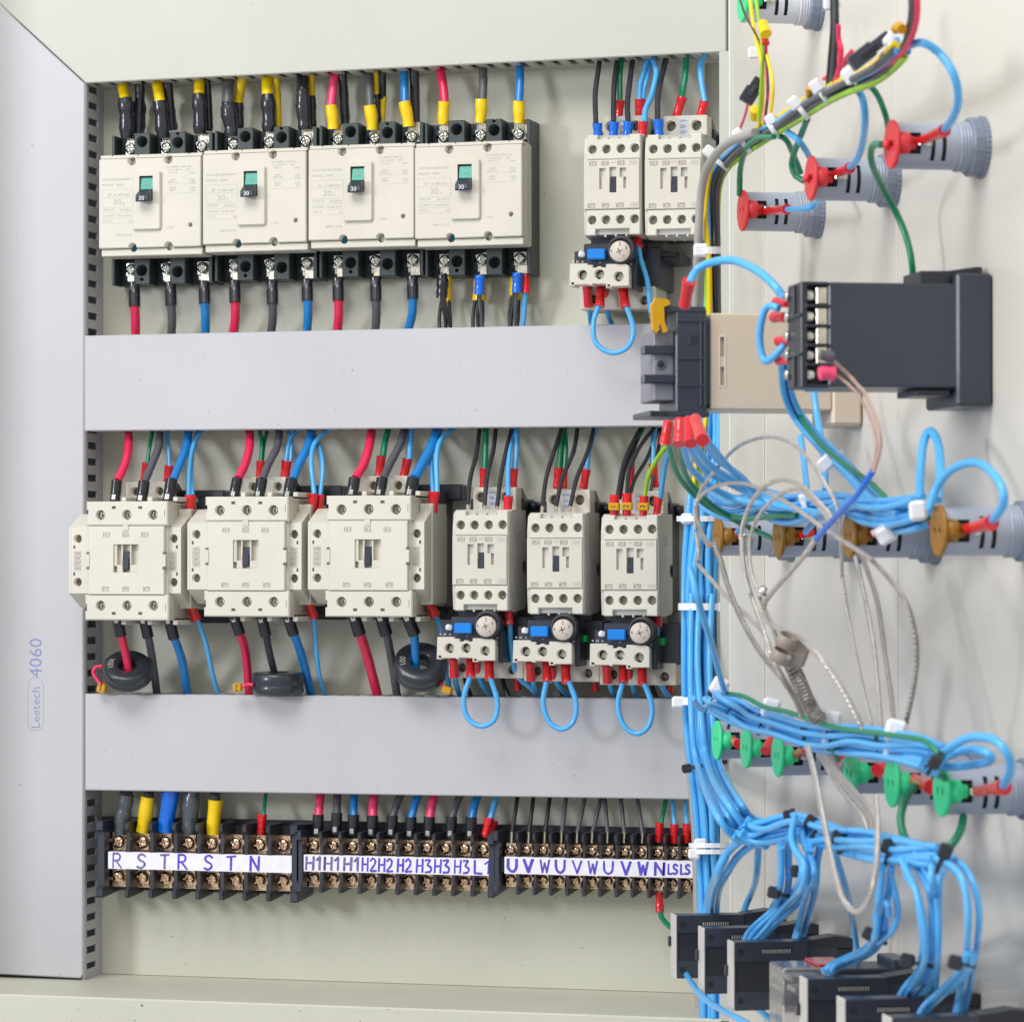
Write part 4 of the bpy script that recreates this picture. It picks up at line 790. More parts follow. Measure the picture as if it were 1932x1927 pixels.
capA('A', 'yel', 66, [(1112, 165), (1098, 260), (1085, 345)], 'tape', 60, (1085, 340), (1095, 550), 'yellow cable behind the first pole of the second breaker', 13)
capA('A', 'grey', 76, [(1022, 165), (1018, 260), (1012, 360)], 'tape', 98, (1020, 345), (1042, 575), 'grey taped cable, first pole of the second breaker')
capA('A', 'yel', 52, [(1335, 165), (1342, 300), (1348, 520)], 'yel', 46, (1350, 300), (1346, 530), 'yellow cable behind the second pole of the second breaker', 13)
capA('A', 'yel', 72, [(1275, 155), (1275, 230), (1276, 310)], 'tape', 90, (1282, 292), (1290, 545), 'yellow cable with black tape, second pole of the second breaker')
capA('A', 'yel', 44, [(1570, 145), (1573, 220), (1575, 300)], 'tape', 46, (1576, 285), (1580, 520), 'thin yellow cable behind the third pole of the second breaker', 13)
capA('A', 'tape', 72, [(1513, 145), (1513, 220), (1516, 310)], 'tape', 88, (1512, 260), (1524, 530), 'black taped cable, third pole of the second breaker')
capA('B', 'tape', 52, [(280, 130), (288, 280), (300, 500)], 'tape', 58, (285, 200), (302, 490), 'black taped cable behind the pink one of the third breaker', 13)
capA('B', 'pink', 60, [(232, 120), (222, 230), (204, 380)], 'ytape', 80, (208, 365), (222, 525), 'pink cable in a yellow sleeve, first pole of the third breaker', 25, 78)
capA('B', 'tape', 42, [(550, 120), (549, 230), (548, 320)], 'ytape', 46, (554, 310), (545, 472), 'black cable with a yellow end, far behind the grey one of the third breaker', 11, 40)
capA('B', 'yel', 40, [(503, 120), (504, 220), (506, 300)], 'tape', 44, (505, 290), (520, 500), 'yellow cable with black tape close behind the grey one of the third breaker', 14)
capA('B', 'grey', 60, [(455, 120), (460, 240), (468, 385)], 'ytape', 84, (465, 368), (482, 530), 'grey cable in a yellow sleeve, second pole of the third breaker', 25, 76)
capA('B', 'tape', 56, [(756, 115), (762, 240), (766, 480)], 'tape', 56, (758, 200), (768, 495), 'black taped cable behind the blue one of the third breaker', 13)
capA('B', 'blue', 55, [(692, 110), (693, 230), (696, 355)], 'ytape', 82, (694, 342), (724, 508), 'blue cable in a yellow sleeve, third pole of the third breaker', 25, 78)
capA('B', 'red', 60, [(925, 95), (948, 220), (962, 355)], 'ytape', 80, (957, 342), (953, 492), 'red cable in a yellow sleeve, first pole of the rightmost breaker', 25)
capA('B', 'grey', 58, [(1213, 85), (1217, 200), (1213, 335)], 'ytape', 82, (1206, 325), (1199, 482), 'grey cable in a yellow sleeve, second pole of the rightmost breaker', 25)
capA('B', 'blue', 56, [(1460, 75), (1462, 200), (1454, 345)], 'ytape', 82, (1456, 338), (1453, 485), 'blue cable in a yellow sleeve, third pole of the rightmost breaker', 25)
for fr, x, y, s in (('B', 945, 505, 40), ('B', 1200, 495, 44), ('B', 1450, 500, 40), ('B', 232, 540, 38)):
    pass
BG = 'power cables leaving the breakers'
def low(fr, col, x0, y0, y1, x2, y2, lab, w=62, ws=78, bend=4):
    wire(fr, col, w, [(x0 + 1, y1 - 15), (x0 + bend + (x2 - x0) * .3, (y1 + y2) / 2), (x2, y2)], lab, d=(27, 17), sl=[('sblk', ws, (x0, y1, 27), (x0 - 3, y0, 24), ws * 1.0, 'lugd')], group=BG, cat='cable', name='power_cable', ext='e')
low('A', 'red', 396, 1545, 1705, 402, 1900, 'red cable leaving the first pole of the leftmost breaker')
low('A', 'grey', 638, 1545, 1697, 640, 1895, 'grey cable leaving the leftmost breaker', 58, bend=6)
low('A', 'blue', 862, 1540, 1686, 866, 1890, 'blue cable leaving the leftmost breaker', 60)
low('A', 'red', 1064, 1535, 1680, 1052, 1885, 'red cable leaving the second breaker')
low('A', 'grey', 1313, 1540, 1688, 1302, 1880, 'grey cable leaving the second breaker', 58)
low('A', 'blue', 1545, 1525, 1668, 1540, 1875, 'blue cable leaving the second breaker', 60)
low('B', 'red', 255, 1518, 1668, 248, 1870, 'red cable leaving the third breaker')
low('B', 'grey', 505, 1515, 1668, 500, 1865, 'grey cable leaving the third breaker', 58)
low('B', 'blue', 750, 1505, 1655, 718, 1860, 'blue cable leaving the third breaker', 58)
G4 = 'thin black wires under the rightmost breaker'
for i, (x, a, b, c, dd) in enumerate(((950, 935, 925, 928, 14), (990, 992, 998, 1000, 12), (945, 950, 965, 970, 24), (955, 965, 985, 1002, 27))):
    wire('B', 'blk', 25, [(x, 1620), (a, 1700), (b, 1780), (c, 1850)], 'thin black wire under the black sleeve of the rightmost breaker', d=(dd, 18), group=G4, ext='e')
for i, (x, a, b, c, dd) in enumerate(((1180, 1160, 1150, 1148, 14), (1210, 1212, 1214, 1210, 12), (1190, 1185, 1180, 1185, 22), (1195, 1195, 1205, 1212, 25))):
    wire('B', 'blk' if i != 3 else 'grey', 25, [(x, 1600), (a, 1690), (b, 1770), (c, 1845)], 'thin dark wire under the middle blue sleeve of the rightmost breaker', d=(dd, 18), group=G4 + ' ', ext='e')
for i, (x, a, b, c, dd) in enumerate(((1415, 1398, 1390, 1395, 14), (1455, 1452, 1450, 1442, 12), (1425, 1415, 1405, 1402, 22), (1440, 1432, 1430, 1432, 26))):
    wire('B', 'blk' if i != 3 else 'grey', 25, [(x, 1590), (a, 1690), (b, 1770), (c, 1840)], 'thin dark wire under the rightmost blue sleeve of the breakers', d=(dd, 18), group=G4 + '  ', ext='e')
def loose(fr, col, w, a, b, lab, w1=None, kind=None, parent_cat='crimp sleeve', pl='P'):
    o3 = (Q if pl == 'Q' else P)(fr, b[0], b[1], b[2]); root = bpy.data.objects.new('cable_sleeve', None); C.objects.link(root); root.location = o3 * .001
    tag(root, lab, parent_cat); sleeve(root, o3, fr, col, w, a, b, w1, kind, pl); return root
loose('B', 'ytape', 44, (990, 1672, 12), (992, 1500, 14), 'yellow sleeve behind the black one of the rightmost breaker')
loose('B', 'sblk', 82, (945, 1645, 24), (945, 1485, 25), 'ribbed black sleeve on the first lower pole of the rightmost breaker', kind='tape')
loose('B', 'ytape', 96, (1195, 1662, 12), (1196, 1520, 13), 'yellow sleeve behind the middle blue sleeve of the rightmost breaker')
loose('B', 'sblue', 68, (1192, 1625, 25), (1198, 1495, 26), 'blue sleeve on the second lower pole of the rightmost breaker', w1=80)
loose('B', 'ytape', 82, (1430, 1660, 12), (1430, 1510, 13), 'yellow sleeve behind the rightmost blue sleeve of the breakers')
loose('B', 'sblue', 68, (1442, 1612, 25), (1446, 1478, 26), 'blue sleeve on the third lower pole of the rightmost breaker', w1=76)
wire('B', 'sky', 34, [(1495, 1600), (1492, 1700), (1480, 1835)], 'light blue wire in a red sleeve at the right end of the breakers', d=(22, 17), sl=[('sred', 54, (1500, 1612, 22), (1500, 1492, 22), 50)], ext='e')
# upper pair of contactors
def wc(fr, col, w, pts, lab, s=None, d=(18, 60), sw=60, s0=None, s1=None, w1=None, g=None, ext='s'):
    wire(fr, col, w, pts, lab, d=d, sl=[(s, sw, (s0[0], s0[1], d[1] + .5), (s1[0], s1[1], d[1] - 1), w1 or sw * .95)] if s else (), group=g, ext=ext)
wc('C', 'blk', 32, [(302, 100), (288, 200), (272, 330), (276, 505)], 'leftmost black wire of the upper left contactor', 'sblue', sw=58, s0=(285, 500), s1=(290, 602))
wc('C', 'green', 34, [(432, 95), (420, 220), (422, 372)], 'green wire at the upper left contactor coil', 'sred', d=(18, 30), sw=54, s0=(424, 362), s1=(412, 478))
wc('C', 'blk', 33, [(408, 100), (388, 250), (382, 400), (382, 500)], 'second black wire of the upper left contactor', 'sblue', sw=60, s0=(386, 492), s1=(380, 605))
wc('C', 'blk', 34, [(500, 95), (483, 230), (466, 380), (470, 500)], 'third black wire of the upper left contactor', 'sblue', sw=62, s0=(474, 490), s1=(462, 605))
wc('C', 'sky', 34, [(596, 95), (562, 200), (540, 280), (538, 365)], 'left one of two light blue wires in the upper left coil sleeve', 'sred', d=(18, 30), sw=66, s0=(543, 356), s1=(540, 475))
wc('C', 'sky', 32, [(606, 110), (590, 200), (568, 290), (558, 360)], 'right one of two light blue wires in the upper left coil sleeve', d=(16, 28))
wc('C', 'sky', 36, [(608, 90), (640, 190), (612, 330), (575, 420), (568, 500)], 'light blue wire crossing down to the fourth upper left pole', 'sred', sw=60, s0=(560, 490), s1=(556, 590))
wc('C', 'blk', 36, [(705, 88), (672, 220), (650, 340), (648, 490)], 'black wire of the upper right contactor', 'sblue', sw=62, s0=(652, 478), s1=(658, 598))
wc('C', 'green', 38, [(820, 85), (815, 200), (800, 300), (792, 352)], 'green wire to the upper right contactor coil', 'sred', d=(18, 30), sw=58, s0=(798, 342), s1=(758, 468))
wc('C', 'sky', 36, [(928, 85), (906, 160), (912, 260), (932, 375)], 'light blue wire to the upper right contactor coil', 'sred', d=(18, 30), sw=60, s0=(932, 368), s1=(905, 462))
def loop(fr, pts, lab, w=32, d=(62, 62), s=()):
    return wire(fr, 'sky', w, pts, lab, d=d, sl=s)
wire('C', 'sky', 32, [(532, 1240), (548, 1330), (585, 1450), (608, 1640)], 'light blue wire running down beside the upper overload relay', d=(66, 60), sl=[('sred', 58, (534, 1250, 66), (520, 1160, 62), 50)])
wire('C', 'sky', 32, [(232, 1595), (240, 1650), (250, 1730)], 'left light blue wire under the upper overload relay', d=(48, 20), sl=[('sred', 56, (232, 1600, 50), (222, 1480, 56), 58)], ext='e')
wire('C', 'sky', 32, [(340, 1590), (350, 1655), (382, 1730)], 'hidden middle light blue wire under the upper overload relay', d=(46, 20), sl=[('sred', 44, (342, 1595, 46), (335, 1500, 50), 44)], ext='e')
wire('C', 'sky', 32, [(294, 1595), (262, 1700), (275, 1820), (372, 1882), (470, 1845), (502, 1740), (462, 1605)], 'light blue loop hanging from the upper overload relay', d=(66, 66), sl=[('sred', 58, (300, 1605, 66), (305, 1480, 60), 56), ('sred', 58, (455, 1612, 66), (440, 1485, 60), 62)])
# tops of the large contactors
L1, L2, L3 = 'the leftmost large contactor', 'the middle large contactor', 'the third large contactor'
wc('G', 'green', 28, [(637, 75), (618, 170), (600, 300)], 'green coil wire of ' + L1, 'sred', d=(18, 30), sw=46, s0=(590, 290), s1=(568, 440))
wc('G', 'sky', 30, [(735, 75), (745, 190), (752, 320)], 'light blue coil wire of ' + L1, 'sred', d=(18, 30), sw=60, s0=(752, 312), s1=(735, 440))
def lug(fr, col, w, pts, a, b, lab, sw=76): wire(fr, col, w, pts, lab, d=(18, 58), sl=[('sblk', sw, (a[0], a[1], 58), (b[0], b[1], 60), sw * 1.02)], cat='cable', name='power_cable', group='power cables into the large contactors', ext='s')
lug('G', 'red', 58, [(470, 65), (472, 180), (448, 300), (395, 420)], (392, 415), (378, 560), 'red cable into ' + L1)
lug('G', 'grey', 54, [(688, 65), (680, 180), (625, 320), (582, 430)], (580, 422), (560, 565), 'grey cable into ' + L1, 80)
wire('G', 'sky', 34, [(975, 72), (915, 180), (888, 330), (884, 520)], 'light blue wire leaning to the side block of ' + L1, d=(18, 50), sl=[('sred', 80, (898, 515, 50), (894, 655, 50), 72)], ext='s')
wire('G', 'sky', 32, [(950, 72), (912, 220), (902, 380), (912, 520)], 'straighter light blue wire into the side block of ' + L1, d=(16, 48), ext='s')
lug('G', 'blue', 60, [(885, 65), (868, 190), (825, 300), (778, 415)], (768, 405), (745, 560), 'blue cable into ' + L1, 84)
wc('G', 'green', 28, [(1375, 75), (1388, 160), (1382, 290)], 'left green coil wire of ' + L2, 'sred', d=(18, 30), sw=58, s0=(1382, 278), s1=(1370, 420))
wc('G', 'green', 28, [(1425, 75), (1402, 170), (1390, 290)], 'right green coil wire of ' + L2, d=(16, 28))
wc('G', 'sky', 32, [(1570, 75), (1590, 150), (1585, 290)], 'left light blue coil wire of ' + L2, d=(16, 28))
wc('G', 'sky', 32, [(1622, 75), (1575, 160), (1553, 290)], 'right light blue coil wire of ' + L2, 'sred', d=(18, 30), sw=72, s0=(1560, 278), s1=(1545, 420))
lug('G', 'red', 60, [(1305, 60), (1305, 180), (1275, 300), (1225, 405)], (1222, 400), (1195, 535), 'red cable into ' + L2)
lug('G', 'grey', 54, [(1512, 60), (1495, 180), (1435, 300), (1392, 410)], (1390, 402), (1368, 535), 'grey cable into ' + L2, 80)
wire('G', 'sky', 36, [(1838, 70), (1750, 165), (1728, 300), (1750, 510)], 'light blue wire crossing to the side block of ' + L2, d=(20, 50), sl=[('sred', 64, (1745, 505, 50), (1728, 645, 50), 60)], ext='s')
wire('G', 'sky', 34, [(1745, 90), (1785, 190), (1808, 320), (1790, 520)], 'bowed light blue wire into the side block of ' + L2, d=(16, 44), sl=[('sred', 52, (1797, 512, 44), (1783, 620, 44), 50)], ext='s')
lug('G', 'blue', 62, [(1735, 60), (1705, 180), (1645, 300), (1602, 412)], (1595, 402), (1570, 535), 'blue cable into ' + L2, 84)
wc('H', 'green', 38, [(532, 50), (512, 130), (498, 222)], 'green coil wire of ' + L3, 'sred', d=(18, 30), sw=56, s0=(490, 215), s1=(474, 350))
wc('H', 'sky', 38, [(670, 45), (662, 140), (655, 240)], 'light blue coil wire of ' + L3, 'sred', d=(18, 30), sw=58, s0=(648, 232), s1=(622, 350))
lug('H', 'red', 56, [(432, 45), (418, 150), (385, 260), (333, 352)], (330, 348), (312, 455), 'red cable into ' + L3, 72)
lug('H', 'grey', 50, [(632, 45), (600, 150), (540, 265), (500, 355)], (496, 348), (478, 455), 'grey cable into ' + L3, 72)
wire('H', 'sky', 32, [(925, 52), (850, 115), (822, 220), (825, 435)], 'light blue wire curving to the side block of ' + L3, d=(18, 50), sl=[('sred', 68, (810, 428, 50), (795, 555, 50), 66)], ext='s')
wire('H', 'sky', 30, [(800, 110), (786, 200), (800, 435)], 'straighter light blue wire into the side block of ' + L3, d=(18, 48), ext='s')
lug('H', 'blue', 62, [(835, 42), (795, 150), (738, 260), (688, 352)], (684, 348), (662, 455), 'blue cable into ' + L3, 78)
# small contactors, lower row
S1, S2, S3 = 'first small contactor, lower row', 'middle small contactor, lower row', 'right small contactor, lower row'
wc('H', 'green', 38, [(1118, 45), (1115, 170), (1110, 298)], 'green coil wire of the ' + S1, 'sred', d=(18, 30), sw=50, s0=(1105, 288), s1=(1105, 412))
wc('H', 'sky', 36, [(1302, 45), (1302, 170), (1292, 298)], 'light blue coil wire of the ' + S1, 'sred', d=(18, 30), sw=48, s0=(1290, 290), s1=(1284, 412))
def ferr(fr, pts, lab, w=27, col='blk', a=None, b=None): wire(fr, col, w, pts, lab, d=(18, 60), sl=[('tin', 24, (a[0], a[1], 60), (b[0], b[1], 59), 22)], ext='s')
ferr('H', [(1082, 45), (1062, 200), (1025, 350), (1010, 512)], 'left black wire, ' + S1, a=(1010, 505), b=(1012, 552))
ferr('H', [(1180, 42), (1162, 190), (1128, 330), (1110, 518)], 'middle black wire, ' + S1, a=(1112, 510), b=(1104, 568))
ferr('H', [(1278, 42), (1240, 190), (1208, 350), (1186, 522)], 'right black wire, ' + S1, a=(1188, 515), b=(1180, 568))
wc('H', 'sky', 28, [(1278, 60), (1260, 200), (1252, 330), (1254, 460)], 'light blue wire to the fourth pole, ' + S1, 'sred', sw=58, s0=(1254, 455), s1=(1250, 555))
wc('I', 'green', 34, [(492, 45), (482, 170), (474, 295)], 'left green coil wire, ' + S2, 'sred', d=(18, 30), sw=54, s0=(474, 285), s1=(462, 412))
wc('I', 'green', 34, [(506, 45), (514, 170), (506, 298)], 'right green coil wire, ' + S2, 'sred', d=(15, 27), sw=38, s0=(510, 290), s1=(508, 410))
wc('I', 'sky', 30, [(702, 45), (662, 160), (642, 305)], 'light blue coil wire, ' + S2, 'sred', d=(18, 30), sw=54, s0=(641, 294), s1=(622, 412))
ferr('I', [(495, 40), (445, 190), (398, 350), (376, 520)], 'left black wire, ' + S2, a=(376, 515), b=(370, 572))
ferr('I', [(588, 40), (562, 190), (495, 350), (458, 520)], 'middle black wire, ' + S2, a=(459, 515), b=(452, 575))
ferr('I', [(688, 40), (648, 190), (582, 350), (543, 522)], 'right black wire, ' + S2, a=(545, 515), b=(536, 578))
wc('I', 'green', 34, [(978, 45), (930, 150), (910, 290)], 'green coil wire, ' + S3, 'sred', d=(18, 30), sw=48, s0=(908, 278), s1=(905, 420))
wc('I', 'sky', 34, [(1052, 45), (1042, 150), (1040, 270)], 'light blue coil wire, ' + S3, 'sred', d=(18, 30), sw=52, s0=(1040, 260), s1=(1056, 405))
wc('I', 'blk', 26, [(972, 40), (900, 170), (855, 300), (828, 460)], 'leftmost black wire of the lower right small contactor, tagged with marker 1', 'sred', d=(18, 68), sw=58, s0=(810, 448), s1=(808, 585), ext='s')
wire('I', 'blk', 24, [(985, 40), (915, 190), (868, 310), (842, 470)], 'second black wire squeezed in beside marker 1', d=(14, 64), ext='s')
wc('I', 'blk', 26, [(1055, 40), (962, 160), (900, 300), (884, 450)], 'black wire bowing down to marker 2 from the duct above', 'sred', d=(18, 68), sw=58, s0=(886, 438), s1=(884, 580), ext='s')
wire('I', 'blk', 24, [(1072, 50), (1010, 220), (935, 350), (900, 460)], 'thinner black wire crossing behind markers 2 and 3', d=(14, 64), ext='s')
wire('I', 'blk', 22, [(1092, 60), (1058, 260), (1020, 470)], 'thin dark wire behind marker 3', d=(14, 40), ext='s')
wire('I', 'lgreen', 26, [(1118, 160), (1060, 240), (1012, 340), (992, 465)], 'yellow and green wire down to marker 3', d=(95, 68), sl=[('sred', 54, (988, 456, 68), (982, 585, 67), 50)])
wire('I', 'sky', 34, [(1140, 170), (1112, 280), (1085, 475)], 'light blue wire bowing to the fourth pole, ' + S3, d=(95, 66), sl=[('sred', 54, (1076, 462, 66), (1062, 575, 65), 46)])
# under the large contactors
def lugd(fr, col, w, a, b, pts, lab, sw=78, d=(52, 20), ext='e'):
    wire(fr, col, w, [(b[0] - 2, b[1] - 18)] + pts, lab, d=d, sl=[('sblk', sw, (b[0], b[1], 51), (a[0], a[1], 56), sw)], cat='cable', name='power_cable', group='power cables under the large contactors', ext=ext)
lugd('G', 'red', 58, (392, 1350), (420, 1480), [(450, 1600), (474, 1730)], 'dirty red cable dropping into the tilted ring under ' + L1, d=(52, 46), ext='')
lugd('G', 'grey', 54, (575, 1350), (607, 1490), [(632, 1620), (668, 1885)], 'grey cable under ' + L1)
lugd('G', 'blue', 58, (745, 1350), (785, 1500), [(842, 1660), (878, 1890)], 'blue cable under ' + L1)
wire('G', 'sky', 34, [(942, 1360), (1005, 1540), (1048, 1740), (1090, 1885)], 'light blue wire between the leftmost and middle large contactors', d=(42, 20), sl=[('sred', 74, (938, 1372, 42), (895, 1262, 46), 66)], ext='e')
lugd('G', 'red', 60, (1195, 1345), (1238, 1468), [(1278, 1600), (1302, 1892)], 'dirty red cable under ' + L2)
lugd('G', 'blk', 50, (1385, 1345), (1418, 1480), [(1442, 1600), (1482, 1760)], 'black cable dropping into the flat ring under ' + L2, d=(52, 40), ext='')
lugd('G', 'blue', 60, (1565, 1345), (1608, 1472), [(1672, 1650), (1730, 1895)], 'blue cable under ' + L2)
wire('G', 'sky', 33, [(1745, 1345), (1765, 1600), (1785, 1760), (1820, 1888)], 'light blue wire between the middle and third large contactors', d=(42, 20), sl=[('sred', 70, (1746, 1358, 42), (1708, 1240, 46), 66)], ext='e')
lugd('H', 'red', 60, (320, 1165), (360, 1288), [(408, 1430), (468, 1662)], 'red cable under ' + L3)
lugd('H', 'grey', 50, (482, 1165), (520, 1288), [(550, 1430), (585, 1662)], 'grey cable under ' + L3)
lugd('H', 'blue', 52, (640, 1165), (690, 1288), [(694, 1400), (698, 1490)], 'blue cable dropping into the rightmost ring', d=(52, 46), ext='')
wire('H', 'sky', 34, [(812, 1165), (845, 1240), (868, 1380), (895, 1600), (905, 1665)], 'light blue wire passing behind the first overload relay', d=(42, 20), sl=[('sred', 66, (812, 1178, 42), (772, 1092, 46), 60)], ext='e')
# loops under the overload relays, lower row
def relay(fr, n, name, a, b, c, e, lp, dn1, dn2, v=None):
    wire(fr, 'sky', 32, dn1, 'left light blue wire under the ' + name + ' lower overload relay', d=(50, 20), sl=[('sred', 56, (a[0], a[1] + 100, 52), (a[0] - 8, a[1] - 12, 58), 58)], ext='e')
    wire(fr, 'sky', 32, dn2, 'middle light blue wire curving away under the ' + name + ' lower overload relay', d=(48, 20), sl=[('sred', 42, (c[0] + 5, c[1] + 60, 48), (c[0] - 5, c[1] - 10, 52), 44)], ext='e')
    wire(fr, 'sky', 33, lp, 'light blue loop hanging from the ' + name + ' lower overload relay', d=(66, 66), sl=[('sred', 58, (b[0] + 4, b[1] + 112, 66), (b[0], b[1] - 15, 60), 56), ('sred', 56, (e[0], e[1] + 110, 66), (e[0] - 4, e[1] - 15, 60), 60)])
relay('H', 1, 'first', (930, 1440), (1025, 1435), (1068, 1455), (1142, 1450), [(1026, 1535), (985, 1680), (1010, 1790), (1090, 1840), (1170, 1800), (1188, 1690), (1146, 1548)], [(935, 1530), (940, 1590), (968, 1670)], [(1070, 1505), (1092, 1580), (1152, 1668)])
relay('I', 2, 'middle', (308, 1462), (402, 1462), (440, 1490), (520, 1470), [(400, 1570), (380, 1700), (415, 1812), (490, 1858), (562, 1812), (578, 1700), (535, 1568)], [(318, 1550), (330, 1610), (368, 1672)], [(445, 1545), (478, 1605), (545, 1668)])
relay('I', 3, 'right', (768, 1475), (860, 1470), (900, 1490), (980, 1482), [(858, 1580), (830, 1710), (862, 1830), (940, 1885), (1015, 1840), (1035, 1720), (990, 1582)], [(778, 1560), (792, 1625), (835, 1675)], [(905, 1555), (925, 1620), (950, 1678)])
for fr, p0, s0, pts, lab in (('H', (1258, 1232), (1255, 1145), [(1264, 1222), (1272, 1380), (1305, 1530), (1385, 1605), (1420, 1640)], 'light blue wire between the first and middle lower overload relays'),
                             ('I', (1066, 1245), (1070, 1160), [(1064, 1235), (1068, 1400), (1082, 1570), (1140, 1672)], 'light blue wire right of the right lower overload relay')):
    wire(fr, 'sky', 34, pts, lab, d=(64, 30), sl=[('sred', 60, (p0[0], p0[1], 64), (s0[0], s0[1], 62), 50)], ext='e')
for i, x in enumerate((222, 690, 1142)):
    loose('I', 'sred', 46, (x + 6, 1622 + i * 8, 22), (x - 6, 1545 + i * 8, 24), 'dim red sleeve low behind the %s lower overload relay' % ('first', 'middle', 'right')[i])
for i, (x, fr) in enumerate(((990, 'H'), (1215, 'H'), (460, 'I'), (1020, 'I'))):
    wire(fr, 'blk', 28, [(x, 1540), (x + 15, 1600), (x + 45, 1672)], 'short black wire in the shade under the lower overload relays, %s' % ('far left one', 'second from left', 'third from left', 'far right one')[i], d=(14, 18), ext='e', group='short black wires under the relays')
# ------------------------------------------------------------------ wires into the terminal strips
TG = 'thick cables into the left terminal strip'
def thick(fr, col, c2, w, ws, x0, y0, x1, y1, x2, y2, lab):
    k = 'tape' if c2 in ('tape', 'gtape') else 'soft'
    wire(fr, col, w, [(x0, y0), ((x0 + x1) / 2, (y0 + y1) / 2), (x1, y1 + 20)], lab, d=(17, 27), sl=[(c2, ws, (x1, y1, 27), (x2, y2, 26), ws * .92, k)], cat='cable', name='power_cable', group=TG, ext='s')
thick('K', 'grey', 'gtape', 95, 112, 292, 60, 288, 100, 252, 375, 'dark taped cable into the first R pole')
thick('K', 'grey', 'ytape', 72, 104, 450, 60, 446, 115, 402, 362, 'dark cable in a yellow sleeve into the first S pole')
thick('K', 'sblue', 'sblue', 105, 122, 602, 40, 600, 60, 568, 362, 'thick blue sleeved cable into the first T pole')
thick('K', 'grey', 'gtape', 100, 122, 760, 40, 758, 70, 724, 372, 'dark taped cable into the second R pole')
thick('K', 'grey', 'ytape', 74, 102, 915, 60, 915, 135, 902, 378, 'dark cable in a yellow sleeve into the second S pole')
wire('K', 'green', 28, [(1272, 75), (1262, 160), (1254, 245)], 'green wire into the N pole of the left strip', d=(17, 26), sl=[('sred', 66, (1246, 236, 26), (1234, 380, 26), 58)], ext='s')
def tl(fr, col, w, x0, y0, x1, y1, s, ws, y2, lab, dx=-4, g='cables into the middle terminal strip'):
    wire(fr, col, w, [(x0, y0), (x0 * .45 + x1 * .55, (y0 + y1) / 2), (x1, y1 + 14)], lab, d=(17, 26), sl=[(s, ws, (x1, y1, 26), (x1 + dx, y2, 26), ws)], cat='cable', name='power_cable', group=g, ext='s')
for col, w, x0, x1, y1, n in (('pink', 70, 238, 219, 262, 'pink cable into the first H1 pole'), ('grey', 64, 364, 362, 248, 'grey cable into the second H1 pole'), ('blue', 60, 496, 492, 262, 'blue cable into the third H1 pole'),
                              ('pink', 74, 652, 638, 268, 'pink cable into the first H2 pole'), ('grey', 62, 868, 792, 268, 'grey cable leaning into the second H2 pole'), ('blue', 62, 1002, 936, 280, 'blue cable leaning into the third H2 pole'),
                              ('pink', 70, 1122, 1078, 278, 'pink cable into the first H3 pole'), ('grey', 60, 1328, 1250, 278, 'grey cable leaning into the second H3 pole'), ('blue', 64, 1462, 1402, 280, 'blue cable leaning into the third H3 pole')):
    tl('L', col, w, x0, 85, x1, y1, 'sblk', 88, y1 + 160, n, -6)
wire('L', 'sky', 46, [(1600, 90), (1575, 200), (1545, 300)], 'light blue wire into the L1 pole', d=(17, 26), sl=[('sred', 74, (1542, 284, 26), (1508, 436, 26), 68)], ext='s')
loose('L', 'sred', 60, (1580, 310, 17), (1560, 430, 17), 'second red sleeve tucked behind the one on the L1 pole')
nm = ['first U', 'first V', 'first W', 'second U', 'second V', 'second W', 'third U', 'third V', 'third W']
for i, (x0, x1) in enumerate(((292, 248), (415, 378), (542, 502), (668, 632), (815, 752), (940, 868), (962, 986), (1085, 1116), (1212, 1256))):
    wire('M', 'grey' if i > 2 else 'blk', 33, [(x0, 110), (x0 * .6 + x1 * .4, 230), (x1, 405)], 'thin black wire into the %s pole' % nm[i], d=(17, 27), sl=[('tin', 42, (x1, 395, 27), (x1 - 4, 480, 26), 46)], ext='s', group='thin wires into the right terminal strip')
for col, x0, x1, y1, n in (('green', 1440, 1398, 325, 'green wire into the N pole of the right strip'), ('sky', 1485, 1503, 335, 'light blue wire into the left LS pole'), ('sky', 1582, 1598, 330, 'light blue wire into the right LS pole')):
    wire('M', col, 36, [(x0, 120), (x0 * .5 + x1 * .5, 230), (x1, y1 + 8)], n, d=(17, 27), sl=[('sred', 66, (x1 - 10 if col == 'green' else x1, y1, 27), (x1 - (18 if col == 'green' else 2), y1 + 150, 26), 60)], ext='s', group='thin wires into the right terminal strip')
wire('M', 'green', 42, [(1390, 1010), (1412, 1070), (1475, 1135), (1560, 1180)], 'green wire leaving the bottom of the N pole', d=(27, 60), sl=[('sred', 70, (1390, 1020, 27), (1384, 862, 26), 62)])
